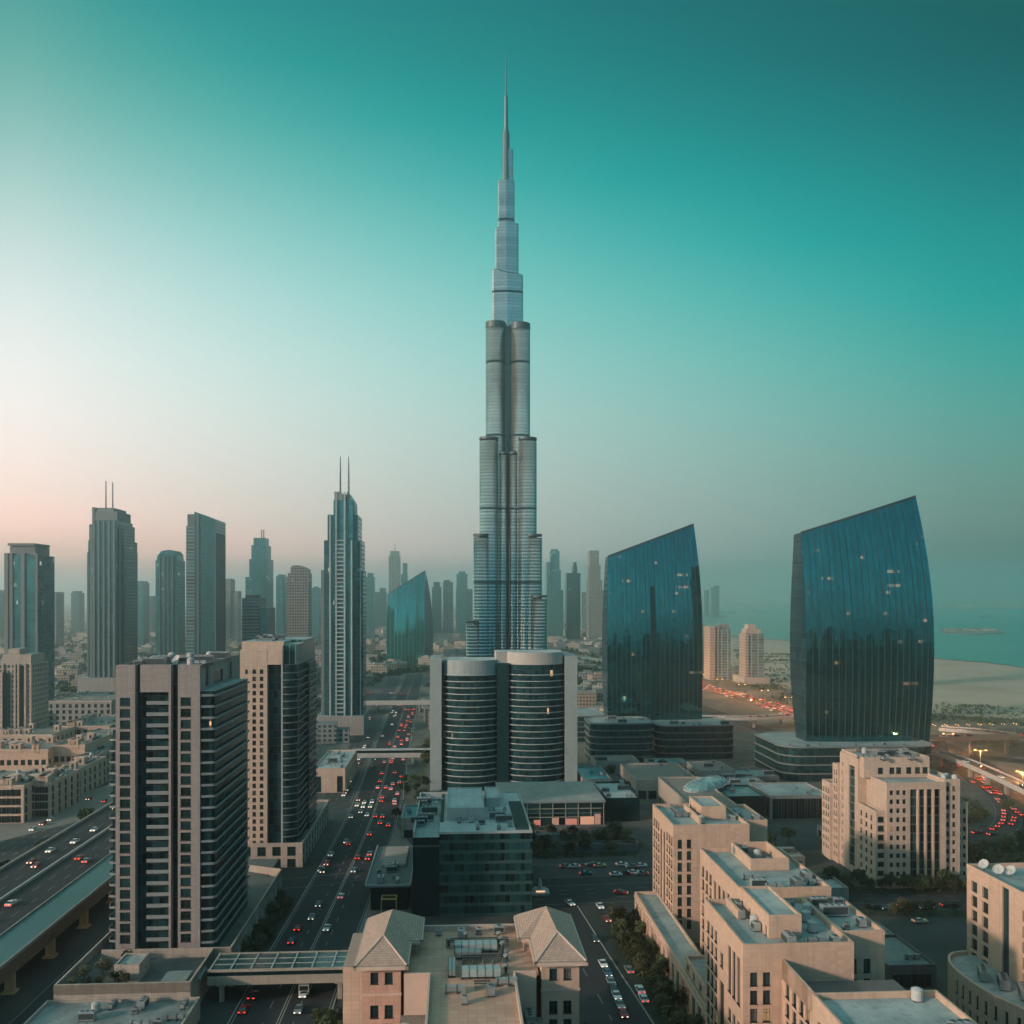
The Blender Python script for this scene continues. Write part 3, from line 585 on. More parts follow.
# boulevard: two carriageways with a planted median and a service lane
BLV = U(curve([(-41.5, 120), (-41.5, 230), (-40, 300), (-38, 390), (-38, 470), (-40, 560), (-43, 680), (-45, 800), (-48, 960), (-52, 1250)]))
road('boulevard', BLV, 11.5, .06, ASPH, 3, kerb=.14)
mk = MB(); strip(BLV, -.45, -.2, .075, mk); strip(BLV, .2, .45, .075, mk); structure(mk.build('lane_marking', [plain('centre_line_paint', (.30, .29, .25), .7, var=.15)]))
SVC = U([(-57.0, 150), (-57.0, 232), (-56.6, 262)])
BLW = U(curve([(-58, 450), (-60, 520), (-63, 620), (-66, 740), (-70, 900), (-75, 1200)]))
road('carriageway', BLW, 8.0, .05, ASPH2, 4)
CROSS = U(curve([(-34, 345), (-52, 338), (-66, 336), (-80, 336)], 6)); road('side_street', CROSS, 6, .07, ASPH, 2, dash=False)
LOOPW = U(curve([(-90, 452), (-72, 448), (-58, 452), (-46, 468)], 6)); road('slip_road', LOOPW, 4, .08, ASPH2, 2, dash=False)
# street on the right of the hip roofed building and its crossing
STR = U(curve([(40.5, 120), (38.5, 200), (34, 260), (30.5, 306)])); road('street', STR, 9.0, .06, ASPH, 2, kerb=.14, edge=False)
XST = U([(26, 318), (60, 320), (95, 322), (140, 312), (200, 305), (300, 300)]); road('cross_street', XST, 10.5, .07, ASPH, 2, dash=False)
XS2 = U([(28, 346), (62, 348), (92, 350)]); road('car_park', XS2, 9, .065, ASPH2, 1, dash=False)
b = MB(); b.poly([(*w2(*p), .05) for p in ((-29, 250), (-14, 250), (-14, 372), (-26, 420), (-29, 420))]); structure(b.build('pavement', [PAVE]))
b = MB(); b.poly([(*w2(*p), .13) for p in ((50.5, 120), (56, 120), (56, 292), (48, 296), (44, 262), (48.5, 200))]); structure(b.build('planted_strip', [HEDGE]))
b = MB(); b.poly([(*w2(*p), .15) for p in ((-58.5, 264), (-53.6, 264), (-52.4, 300), (-51.4, 318), (-55, 322), (-58.5, 318))]); structure(b.build('planted_median', [HEDGE]))
b = MB(); b.poly([(*w2(*p), .16) for p in ((28, 362), (44, 364), (70, 366), (76, 380), (70, 398), (40, 400), (28, 398))]); structure(b.build('garden', [HEDGE]))
b = MB(); b.poly([(*w2(*p), .16) for p in ((112, 318), (140, 312), (180, 310), (182, 318), (141, 321), (112, 330))]); structure(b.build('garden', [HEDGE]))
# highways on the right
HW = curve([gpx(*p) for p in ((560, 655), (640, 668), (700, 686), (760, 703), (850, 733))] + [(258, 600), (262, 500), (262, 380)], 8)
road('highway', HW, 15, .09, ASPH2, 4, w=.3)
HW2 = curve([gpx(*p) for p in ((600, 676), (690, 704), (740, 722), (790, 738))] + [(215, 640), (280, 610), (330, 560), (400, 480)], 8); road('highway', HW2, 9, .10, ASPH, 4, w=.3)
HW3 = curve([gpx(*p) for p in ((880, 722), (935, 746), (975, 768), (1024, 796))] + [(300, 420)], 8); road('highway', HW3, 15, .11, ASPH, 4, w=.25)
RAMP = curve([gpx(*p) for p in ((970, 778), (990, 790), (1006, 806), (1008, 822), (994, 833), (965, 836), (930, 835))], 8); road('loop_ramp', RAMP, 6, .12, ASPH2, 2)
RAMP2 = curve([gpx(*p) for p in ((985, 786), (1010, 806), (1040, 826), (1080, 850))], 8); road('slip_road', RAMP2, 5, .13, ASPH2, 2)
# highway on the left at ground level beyond the viaduct
HWL = U([(-176, 200), (-176, 420), (-176, 700)]); road('highway', HWL, 14, .06, ASPH2, 6, w=.25)
HWU = U([(-98, 120), (-98, 500)]); road('service_road', HWU, 7, .055, ASPH, 2)
HWB = U(curve([(-190, 1000), (-120, 1010), (-40, 985), (40, 960)])); road('highway', HWB, 10, .07, ASPH2, 4, w=.3)

# markings of the cross street and its verge
b = MB(); b.poly([(*w2(*p), .12) for p in ((98, 296), (190, 284), (190, 290), (98, 303))]); structure(b.build('planted_strip', [HEDGE]))
b = MB(); b.poly([(*w2(*p), .1) for p in ((92, 334), (112, 332), (112, 420), (92, 420))]); structure(b.build('garden', [HEDGE]))
mk = MB()
for off, on in ((0, 3), (-4.5, 2), (4.5, 2)): dashes(XST, off, .1, mk, on=on, off=7, w=.14)
structure(mk.build('lane_marking', [LINE]))
# ------------------------------------------------------------------ left viaduct
def viaduct():
    t = thing('viaduct', 'elevated highway viaduct with a teal side deck and square columns at far left', 'viaduct', -110, 0, foot=(-42, 2, 100, 700))
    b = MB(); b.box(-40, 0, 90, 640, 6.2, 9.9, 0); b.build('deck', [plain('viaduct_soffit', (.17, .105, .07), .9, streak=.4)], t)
    r = MB(); r.quad((-39.4, 90, 10.0), (-9.8, 90, 10.0), (-9.8, 640, 10.0), (-39.4, 640, 10.0)); r.build('carriageway', [ASPH], t)
    s = MB(); s.box(-9.8, -.35, 90, 640, 9.9, 10.55, 0); s.build('side_deck', [plain('teal_deck', (.06, .15, .15), .7, var=.15, scale=.05)], t)
    for x0, x1, h in ((-.35, 0.1, 10.75), (-10.2, -9.8, 11.0), (-40.2, -39.4, 10.9)):
        p = MB(); p.box(x0, x1, 90, 640, 9.9, h, 0); p.build('barrier', [CONC], t)
    p = MB(); p.box(-24.9, -24.3, 90, 640, 10.0, 10.9, 0); p.build('median_barrier', [WHITE], t)
    m = MB()
    for x in (-19.5, -15, -30, -34.5):
        y = 120
        while y < 600: m.quad((x - .12, y, 10.02), (x + .12, y, 10.02), (x + .12, y + 5, 10.02), (x - .12, y + 5, 10.02)); y += 12
    o = m.build('lane_marking', [LINE], t)
    cm = MB(); cm.box(-1.0, 1.0, -1.0, 1.0, 0, 5.5, 0); cm.box(-1.5, 1.4, -1.3, 1.3, 5.5, 6.25, 0); cm.box(-1.6, 1.6, -1.6, 1.6, 0, .5, 0)
    me = cm.mesh('column', [plain('lamplit_concrete', (.55, .35, .19), .85, streak=.4)])  # golden light of a warm lamp is put into the column colour
    for v in range(150, 520, 24):
        link('column', me, t, (-2.6, v + 2, 0)); 
        link('column', me, t, (-33.0, v + 2, 0))
    return t
viaduct()

# ------------------------------------------------------------------ grey balcony tower in the left foreground
def balcony_mesh(x0, x1, y0, y1, h=1.0, th=.22):
    b = MB(); b.box(x0, x1, y0, y1, 0, th, 0)
    b.box(x0, x1, y0, y0 + .14, th, h, 0)
    return b.mesh('balcony', [BAND])
def poly_band(pts, h, th=.16, mat=None, slab_to=None):
    """balcony front following a polyline with its floor slab back to a line"""
    b = MB(); q = offset(pts, -th) if False else offset(pts, th)
    n = len(pts)
    for i in range(n - 1):
        b.quad((*pts[i], 0), (*pts[i + 1], 0), (*pts[i + 1], h), (*pts[i], h)); b.quad((*q[i + 1], 0), (*q[i], 0), (*q[i], h), (*q[i + 1], h))
        b.quad((*pts[i], h), (*pts[i + 1], h), (*q[i + 1], h), (*q[i], h)); b.quad((*q[i], 0), (*q[i + 1], 0), (*pts[i + 1], 0), (*pts[i], 0))
    if slab_to:
        pp = list(pts) + list(slab_to); b.poly([(*p, .12) for p in pp]); b.poly([(*p, 0.0) for p in reversed(pp)])
    return b.mesh('balcony', [mat or BAND])
FLR = facade('flat_glazing', (.010, .036, .04), (.05, .06, .06), 2.96, 1.5, .08, .06, lit=.006, rough=.15, litc=(1, .55, .25), lits=.9, spec=.12)
def tower_grey():
    t = thing('residential_tower', 'tall grey stone apartment tower with dark balcony bays at left foreground', 'apartment tower', -88.7, 254.4, foot=(-5, 28, -2, 48))
    H = 82.4; P = 2.96; zb = 9.6; W_ = 21.7; D = 46.0
    wl = []; b = MB()
    wins = og(1.1, 3.75, 1, 2.65, zb, 22, P, 2.12)
    wl += b.wall((0, 0), (5.0, 0), 0, H, wins, .3)
    b.wall((5.0, 0), (5.0, 2.2), 0, H, []); b.wall((0, D), (0, 0), 0, H, [])
    b.quad((0, 0, H), (5, 0, H), (5, 2.2, H), (0, 2.2, H)); b.build('left_pier', [GREYST], t)
    b = MB(); wl += b.wall((16.0, 0), (W_, 0), 0, H, og(.7, 3.35, 1, 2.65, zb, 22, P, 2.12), .3)
    b.wall((16.0, 2.2), (16.0, 0), 0, H, []); 
    b.wall((W_, 0), (W_, D), 0, H, [(5.5, 9.2, 76.2, 81.6), (14, 25, 76.0, 79.6), (31, 36, 76.0, 81.0)], 1.2)
    b.quad((16, 0, H), (W_, 0, H), (W_, 2.2, H), (16, 2.2, H)); b.build('right_pier', [GREYST], t)
    b = MB(); b.box(6.3, 14.2, .05, 2.2, 75.3, H, 0); b.build('crown_panel', [GREYST], t)
    b = MB(); b.box(13.6, 14.2, .0, 2.2, 0, 75.3, 0); b.build('fin', [GREYST], t)
    b = MB(); b.quad((5, 2.2, 0), (16, 2.2, 0), (16, 2.2, H), (5, 2.2, H)); b.build('glazing', [FLR], t)
    b = MB(); b.quad((W_ - .35, 5.6, 76), (W_ - .35, 36, 76), (W_ - .35, 36, 81.8), (W_ - .35, 5.6, 81.8)); b.build('glazing', [GLD], t)
    b = MB(); b.quad((0.4, 2.2, H - .9), (W_ - .4, 2.2, H - .9), (W_ - .4, D, H - .9), (.4, D, H - .9)); b.build('roof', [roofing('roof_gravel', (.10, .09, .08), (.19, .17, .15))], t)
    b = MB(); b.box(0, W_, D - .4, D, H - 8, H, 0); b.box(0, .4, 2.2, D - .4, H - 1, H, 0); b.box(W_ - .4, W_, 2.2, D - .4, H - 1, H, 0); b.build('parapet', [GREYST], t)
    put_windows(t, wl, glass('tower_window', (.010, .034, .037), .12, lit=.0, spec=.2), 1, 1)
    me = balcony_mesh(7.8, 13.6, 0.35, 2.2, .95)
    for k in range(22): link('balcony', me, t, (0, 0, zb + .2 + P * k))
    # right hand bay
    bay = [(W_, .35), (W_ + 3.3, .75), (W_ + 3.9, 1.3), (W_ + 4.2, 40.0), (W_, 40.0)]
    b = MB(); b.prism([(x - (.5 if x > W_ else 0), y + .4) for x, y in bay], 5, 75.4, 0, 1); b.build('bay_glazing', [FLR, ROOF], t)
    me = poly_band(bay[:4], .62, slab_to=[(W_ + .2, 40), (W_ + .2, .5)])
    for k in range(23): link('balcony', me, t, (0, 0, zb - .7 + P * k))
    # left hand balconies
    b = MB(); b.box(-1.9, 0, 3.4, 40, 4, 66.5, 0, 1); b.build('bay_glazing', [FLR, ROOF], t)
    lb = [(0, 40), (-3.0, 39.5), (-3.2, 38), (-3.2, 5), (-2.6, 3.2), (0, 2.8)]
    me = poly_band(lb, .55, slab_to=None)
    for k in range(20): link('balcony', me, t, (0, 0, zb - .7 + P * k))
    # a few lit balcony rooms
    for k, dz, w in ((0, zb + P * 19 - .0, 2.4), (1, zb + P * 17 + .2, 1.3), (2, zb + P * 18 + .1, 1.5)):
        q = MB(); x = W_ + 1.0
        q.quad((x, 1.02 + .0, dz + .5), (x + w * .7, 1.08, dz + .5), (x + w * .7, 1.08, dz + 1.5), (x, 1.02, dz + 1.5)); q.build('lit_window', [emit('lamp_room', (1, .35, .12), .9)], t)
    return H
tower_grey()
roof_things(-86, -70, 262, 297, 81.5, 'the flat roof of the grey balcony tower', 20, 3, 'aaaaLdts')
o = link('rooftop_shed', None, None); bpy.data.objects.remove(o)
def shed(u0, u1, v0, v1, z, h, label, cat='roof shed', mat=None, roof=None):
    """stair head or plant enclosure standing on a roof: part of nothing else"""
    t = thing('plant_room', label, cat, u0, v0, z)
    block(t, 0, u1 - u0, 0, v1 - v0, 0, h, f=[(.8, 1.9, .1, min(2.2, h - .6))] if u1 - u0 > 3 else [], mat=mat or BEIGE, roof=roof or ROOF, par=.5, g=GLD, muls=0, tr=0)
    return t

# podium of the grey tower
def podium_grey():
    t = thing('podium', 'long low stone podium around the foot of the grey tower with parapet terraces', 'podium', -94.5, 206, foot=(0, 37, 0, 146))
    wl = []; b = MB(); H = 8.7; x1 = 36.2
    b.wall((0, 24), (x1 - 4.5, 24), 0, H, [], .4); b.wall((0, 146), (0, 24), 0, H, og(10, 110, 12, 4, 2, 1, 4, 4), .5)
    b.wall((x1 - 4.5, 24), (x1 - 4.5, 46), 0, H, [])
    wl = b.wall((x1, 46), (x1, 118), 0, H, [o for k in range(9) for o in ((3 + 7.6 * k, 4.8 + 7.6 * k, 1.0, 7.0), (5.6 + 7.6 * k, 7.4 + 7.6 * k, 1.0, 7.0))], .5)
    b.wall((x1 - 4.5, 46), (x1, 46), 0, H, [(.8, 3.6, 1, 6)], .5); b.wall((x1, 118), (24, 124), 0, H, [])
    for a, c, y, y2 in ((0, x1 - 4.5, 24, 24.6), (3, x1, 46, 46.6)):
        b.box(a, c, y, y2, H - 2.4, H + (.02 if y == 46 else 0) , 0)
    b.box(0, .5, 24.6, 140, H - 2.4, H, 0); b.box(x1 - .5, x1, 46.6, 118, H - 2.6, H - .01, 0); b.box(x1 - 5, x1 - 4.5, 24.6, 46, H - 2.4, H - .01, 0)
    b.build('wall', [TAUPE], t)
    put_windows(t, wl, GLD, 0, 2)
    r = MB(); r.quad((.3, 24.3, 6.3), (x1 - 4.8, 24.3, 6.3), (x1 - 4.8, 140, 6.3), (.3, 140, 6.3), 0); r.quad((x1 - 4.8, 46.3, 6.302), (x1 - .3, 46.3, 6.302), (x1 - .3, 118, 6.302), (x1 - 4.8, 118, 6.302), 0)
    r.build('terrace', [roofing('terrace_floor', (.085, .10, .095), (.13, .14, .13))], t)
    l = MB(); l.wall((-1.5, 0), (34, 0), 0, 5.2, []); l.wall((-1.5, 24), (-1.5, 0), 0, 5.2, []); l.wall((34, 0), (34, 24), 0, 5.2, [])
    parapet_roof(t, -1.5, 34, 0, 23.98, 5.2, .6, .5, None, roofing('podium_roof', (.15, .18, .175), (.30, .33, .32)), l); l.build('lower_wall', [TAUPE], t)
    return t
podium_grey()
shed(-83, -77, 237, 245, 6.3, 4.2, 'small dark pavilion with a flat roof on the grey tower podium terrace', 'pavilion', TAUPE)
b = MB(); b.quad((0, 0, .5), (6, 0, .5), (6.2, 5, .9), (.2, 5, .9)); b.box(.1, 6, .1, 5, 0, .45, 0)
o = b.build('skylight', [glass('skylight_glass', (.20, .25, .24), .2, rnd=.1)], None, (*w2(-71.5, 236), 6.35), A); tag(o, 'pale sloping rooflight panel on the grey tower podium terrace', 'skylight')
b = MB(); b.box(0, 2.2, 0, 6.5, 0, .7, 0); b.quad((0, 0, .72), (2.2, 0, .72), (2.2, 6.5, 1.1), (0, 6.5, 1.1))
o = b.build('skylight', [MATS['skylight_glass']], None, (*w2(-64.3, 236), 6.35), A); tag(o, 'narrow pale rooflight strip near the right edge of the grey tower podium', 'skylight')
roof_things(-92, -62, 208, 228, 4.6, 'the lowest podium roof at bottom left', 16, 5, 'aadddLLt')

# ------------------------------------------------------------------ beige and glass tower behind it
def tower_beige():
    t = thing('residential_tower', 'beige stone tower with small square windows and a rounded glass balcony bay', 'apartment tower', -80, 359.4, foot=(-2, 24, -3, 50))
    H = 83.6; P = 2.66; D = 46
    wl = []; b = MB(); ws = og(4.6, 5.9, 1, 1.3, 8, 25, P, 1.5) + og(7.3, 8.6, 1, 1.3, 8, 25, P, 1.5) + og(1.9, 2.9, 1, 1.0, 8 + P * 24, 1, P, 1.5)
    wl += b.wall((0, 0), (10, 0), 0, H - 3, ws, .3); b.wall((10, 0), (10, 3), 0, H - 3, []); b.wall((0, D), (0, 0), 0, H - 3, [])
    b.quad((0, 0, H - 3), (10, 0, H - 3), (10, 3, H - 3), (0, 3, H - 3)); b.build('stone_pier', [BEIGE2], t)
    put_windows(t, wl, None, 1, 0)
    b = MB(); b.box(0, 15.6, 3, D, H - 3, H, 0, 1); b.box(10.0, 15.6, .1, 3, H - 8.5, H - 1.5, 0); b.build('crown', [BEIGE2, ROOF], t)
    b = MB(); b.box(10, 21, 2.0, D, 0, H - 8.5, 0, 1); b.build('glazing', [FLR, ROOF], t)
    b = MB(); b.box(15.7, 20.9, 2.6, 20, H - 8.5, H - 1, 0, 1); b.box(15.7, 20.9, 20, D, H - 8.5, H, 0, 1); b.build('glass_crown', [facade('crown_glass', (.03, .09, .09), (.28, .28, .26), 40, 2.2, .0, .12, lit=0), ROOF], t)
    b = MB(); b.box(15.1, 15.7, .3, 2.4, 0, H - 1.4, 0); b.build('fin', [BANDW], t)
    n = 12; arc = [(15.7 + 6.2 * (1 - cos(pi / 2 * k / n)) * .0 + 5.6 * k / n, 1.5 - 2.6 * sin(pi * (k / n) * .5 + .0) * (1 if k / n < .55 else (1 - (k / n - .55) / .9) ) * 1.0) for k in range(n + 1)]
    arc = [(15.7 + 5.7 * sin(pi / 2 * k / n), 7.0 - 7.0 * cos(pi / 2 * k / n) - .6) for k in range(n + 1)]
    arc = [(18.0 - 2.3 * cos(0), -.4)] + [(16.5 + 4.9 * sin(pi / 2 * k / n), 4.6 - 5.0 * cos(pi / 2 * k / n)) for k in range(n + 1)] + [(21.4, 22)]
    inner = [(p[0] - .4 if p[0] > 16 else p[0], p[1] + .5) for p in arc]
    b = MB(); b.prism(inner + [(15.7, 22)], 0, H - 8.6, 0, 1); b.build('bay_glazing', [FLR, ROOF], t)
    me = poly_band(arc, .38, mat=BAND, slab_to=[(18, 22), (15.7, 3)])
    for k in range(25): link('balcony', me, t, (0, 0, 8.0 + P * k))
    me = poly_band([(21.2, 23), (22.6, 24), (22.6, 42), (21.2, 43)], .4, slab_to=None)
    for k in range(25): link('balcony', me, t, (0, 0, 8.0 + P * k))
    b = MB(); b.box(20.9, 21.9, 23, 43, 0, H - 9.5, 0, 1); b.build('bay_glazing', [FLR, ROOF], t)
    return t
tower_beige()
roof_things(-78, -66, 366, 400, 83.6, 'the roof of the beige tower with the rounded bay', 7, 9, 'aaad')
def podium_beige():
    t = thing('podium', 'low stone shop podium with large square windows below the beige tower', 'podium', -80, 356.4, foot=(0, 25, 0, 80))
    f = og(1.5, 21, 4, 3.1, 4.6, 1, 4, 3.2) + og(1.5, 21, 4, 3.1, .3, 1, 4, 3.0)
    r = og(2, 70, 10, 3.2, 4.4, 1, 4, 3.4) + og(2, 70, 10, 3.2, .3, 1, 4, 3.0)
    block(t, 0, 23.5, 0, 76, 0, 9.2, f=f, r=r, mat=TAUPE, roof=MATS['terrace_floor'], par=1.0, g=GLD)
podium_beige()

# ------------------------------------------------------------------ twin rounded office block
CURV = facade('office_glazing', (.010, .038, .042), (.03, .05, .05), 3.28, 1.6, .05, .08, lit=.012, rough=.1, litc=(1, .6, .3), lits=.8, spec=.15)
def twin_office():
    u0, v0 = uv(430, 495); t = thing('office_block', 'twin office block with two rounded dark glass fronts and pale end walls', 'office building', u0, v0, foot=(-2, 78, -6, 34))
    k_ = .521; H = 70.0
    b = MB(); b.box(0, 6, -1.5, 24, 0, 68.8, 0, 1); b.build('end_wall', [plain('grey_render', (.28, .32, .315), .7, streak=.25), ROOF], t)
    b = MB(); b.box(70.6, 77, -1.5, 24, 0, 69.6, 0, 1); b.build('end_wall', [MATS['grey_render'], ROOF], t)
    b = MB(); b.box(6, 70.6, 4, 30, 0, 66, 0, 1); b.build('core', [GLD, ROOF], t)
    b = MB(); b.box(34.9, 41, -1, 4, 0, 66.0, 0, 1); b.build('recess', [GLD, ROOF], t)
    for x0, x1, top, crown, capm in ((7.4, 35.2, 67.6, 7.6, 'grey_render'), (40.6, 69.8, 71.6, 6.4, 'warm_render')):
        n = 18; cx = (x0 + x1) / 2; hw = (x1 - x0) / 2
        arc = [(cx + hw * sin(a), 3.0 - 7.5 * (cos(a) - cos(1.15)) / (1 - cos(1.15))) for a in [(-1.15 + 2.3 * k / n) for k in range(n + 1)]]
        arc = [(cx + hw * (sin(a) / sin(1.15)), 3.0 - 7.5 * (cos(a) - cos(1.15)) / (1 - cos(1.15))) for a in [(-1.15 + 2.3 * k / n) for k in range(n + 1)]]
        b = MB(); b.prism(arc + [(x1, 6), (x0, 6)], 0, top - crown, 0, 0); smooth_ = b.build('curved_glazing', [CURV], t)
        big = [(cx + (p[0] - cx) * 1.012, p[1] - .25) for p in arc]
        if x0 > 20: big = [(34.6, 2.2)] + big
        b = MB(); b.prism(big + [(x1 + .3, 24), (big[0][0], 24)], top - crown, top, 0, 1); b.build('crown_band', [plain(capm, (.42, .385, .345) if capm == 'warm_render' else (.28, .32, .315), .7, streak=.2), ROOFL], t)
        me = poly_band(big if x0 < 20 else big[1:], .40, .5, mat=BANDW)
        for k in range(18): link('floor_band', me, t, (0, 0, 4.0 + 3.28 * k))
    return t
twin_office()
u0, v0 = uv(505, 490)
roof_things(u0 - 26, u0 + 28, v0 + 10, v0 + 26, 66.0, 'the roof of the twin rounded office block', 6, 21, 'aad')

# ------------------------------------------------------------------ dark glass office with the teal roof
def glass_office():
    t = thing('office_block', 'dark green glass office cube with a teal roof terrace in the middle', 'office building', -13.2, 298.3, foot=(-1, 39, -2, 65))
    H = 26.0
    fm = facade('banded_glass', (.008, .036, .038), (.022, .062, .06), 3.3, 1.6, .32, .07, lit=.006, rough=.1, gvar=.9, litc=(1, .4, .2), lits=.4)
    b = MB(); b.box(8.3, 37.5, 0, 62, 0, H, 0); 
    b.f.pop(); b.mi.pop(); b.f.pop(); b.mi.pop(); b.build('curtain_wall', [fm], t)
    b = MB(); b.box(0, 8.3, 1.2, 62, 0, H - 1.2, 0, 1); b.build('side_wing', [GLD, ROOF], t)
    b = MB()
    for k in range(3): b.box(.0, 8.3, 1.0, 1.2, H - 3.2 - 3.3 * 0 - k * .0, H - 2.6, 0)
    b = MB(); b.box(0, 8.3, .9, 1.2, H - 4.2, H - 3.6, 0); b.build('spandrel', [METALD], t)
    b = MB(); b.box(8.3, 37.5, 0, .5, H, H + .7, 0); b.box(37.0, 37.5, .5, 61.5, H, H + .7, 0); b.box(8.3, 37.5, 61.5, 62, H, H + .7, 0); b.box(0, .5, 1.2, 62, H - 1.2, H + .6, 0); b.box(.5, 8.3, 61.5, 62, H - 1.2, H + .65, 0)
    b.build('parapet', [plain('pale_coping', (.33, .36, .35), .6)], t)
    b = MB(); b.quad((8.3, .5, H + .05), (37, .5, H + .05), (37, 61.5, H + .05), (8.3, 61.5, H + .05)); b.build('roof', [ROOFL], t)
    b = MB(); b.box(32.5, 36.9, 4, 46, H + .06, H + .25, 0); b.build('planter', [plain('roof_planter', (.03, .055, .05), .9)], t)
    b = MB(); b.box(8.3, 9.4, 16, 60, H + .06, H + .3, 0); b.build('planter', [MATS['roof_planter']], t)
    block_root = thing('plant_room', 'large flat pale penthouse on the teal roof of the dark glass office', 'penthouse', -13.2 + 10.5, 298.3 + 18, H + .05)
    block(block_root, 0, 12.5, 0, 34, 0, 4.2, mat=plain('penthouse_render', (.38, .385, .36), .75, streak=.3), roof=ROOFL, par=.4)
    block_root = thing('plant_room', 'small square penthouse beside the large one on the dark glass office', 'penthouse', -13.2 + 24.2, 298.3 + 38, H + .05)
    block(block_root, 0, 5.0, 0, 20, 0, 3.2, mat=MATS['penthouse_render'], roof=ROOFL, par=.4)
glass_office()
roof_things(-12, -6, 312, 356, 25.2, 'the side wing roof of the dark glass office', 9, 31, 'aadL')
roof_things(-3, 18, 304, 356, 26.1, 'the teal roof of the dark glass office', 12, 33, 'aaadL', avoid=((-2.7, 9.8, 316, 351), (11, 16, 336, 357)))
# ------------------------------------------------------------------ hip roofed beige building in the foreground
def tile_mat():
    m, n, b = new_mat('roof_tiles'); t = n.node('ShaderNodeTexCoord'); s = n.node('ShaderNodeSeparateXYZ'); n.l.new(t.outputs['Object'], s.inputs[0])
    q = n.node('ShaderNodeSeparateXYZ'); n.l.new(t.outputs['Normal'], q.inputs[0])
    side = n.m('GREATER_THAN', n.m('ABSOLUTE', q.outputs[0]), n.m('ABSOLUTE', q.outputs[1]))
    a = n.m('ADD', n.m('MULTIPLY', s.outputs[1], side), n.m('MULTIPLY', s.outputs[0], n.m('SUBTRACT', 1.0, side)))
    row = n.m('DIVIDE', s.outputs[2], .27); sh = n.m('MULTIPLY', n.m('MODULO', n.m('FLOOR', row), 2.0), .5)
    col = n.m('ADD', n.m('DIVIDE', a, .62), sh)
    fr, fc = n.m('FRACT', row), n.m('FRACT', col)
    cv = n.node('ShaderNodeCombineXYZ'); n.put(cv.inputs[0], n.m('FLOOR', col)); n.put(cv.inputs[1], n.m('FLOOR', row))
    wn = n.node('ShaderNodeTexWhiteNoise'); wn.noise_dimensions = '3D'; n.l.new(cv.outputs[0], wn.inputs['Vector'])
    f = n.m('ADD', n.m('MULTIPLY', wn.outputs['Value'], .6), n.m('MULTIPLY', n.noise(t.outputs['Object'], .3, 4), .4))
    c = n.mix(f, (.36, .235, .185), (.54, .37, .29))
    gap = n.m('MAXIMUM', n.m('LESS_THAN', fr, .18), n.m('LESS_THAN', fc, .12)); c = n.mix(n.m('MULTIPLY', gap, .65), c, (.10, .085, .07))
    n.l.new(c, b.inputs['Base Color']); b.inputs['Roughness'].default_value = .85
    bp = n.node('ShaderNodeBump'); bp.inputs['Strength'].default_value = .6; bp.inputs['Distance'].default_value = .08
    n.l.new(n.m('MULTIPLY', n.m('SUBTRACT', 1.0, fr), n.m('SINE', n.m('MULTIPLY', fc, pi))), bp.inputs['Height']); n.l.new(bp.outputs[0], b.inputs['Normal'])
    return m
TILE = tile_mat(); TRIM = plain('cornice_stone', (.52, .38, .31), .8)
def hip_l(s):
    """L shaped hipped roof of a corner pavilion, s=+1 widening to the right; x measured from the outer eave"""
    z = 0.0; H = 3.5; b = MB(); W1 = 9.6; W2 = 11.8; y1 = 13.0; y2 = 27.0
    X = lambda x: s * x
    A_ = [(0, 0, 0), (W1, 0, 0), (W1, y1, 0), (W2, y1, 0), (W2, y2, 0), (0, y2, 0)]
    p = (W1 / 2, W1 / 2 * 1.3, H); q = (W1 / 2 + .8, y2 - 5.5, H + .1); rb = (W1 / 2 + .8, y2, 0)
    vx = (W1 - .3, y1, 0)
    def tri(*pts):
        pts = [(X(a), b_, c) for a, b_, c in pts]
        b.poly(pts if s > 0 else list(reversed(pts)), 0)
    tri((0, 0, 0), (W1, 0, 0), p); tri((0, y2, 0), (0, 0, 0), p, q); tri((W2, y2, 0), (0, y2, 0), q)
    tri((W1, 0, 0), (W1, y1, 0), p); tri((W1, y1, 0), q, p); tri((W1, y1, 0), (W2, y1, 0), q); tri((W2, y1, 0), (W2, y2, 0), q)
    def ridge(a, c): b.tube((X(a[0]), a[1], a[2] + .05), (X(c[0]), c[1], c[2] + .05), .2, 6, 1)
    ridge((0, 0, 0), p); ridge((W1, 0, 0), p)
    roof = b
    e = MB()
    for (x0, y0), (x1, y1_) in (((0, 0), (W1, 0)), ((W1, 0), (W1, y1)), ((W1, y1), (W2, y1)), ((W2, y1), (W2, y2)), ((0, 0), (0, y2)), ((0, y2), (W2, y2))):
        a0, a1 = sorted((X(x0), X(x1))); e.box(a0 - .32, a1 + .32, y0 - .32 , y1_ + .32, -.75, -.06, 0)
    return roof, e
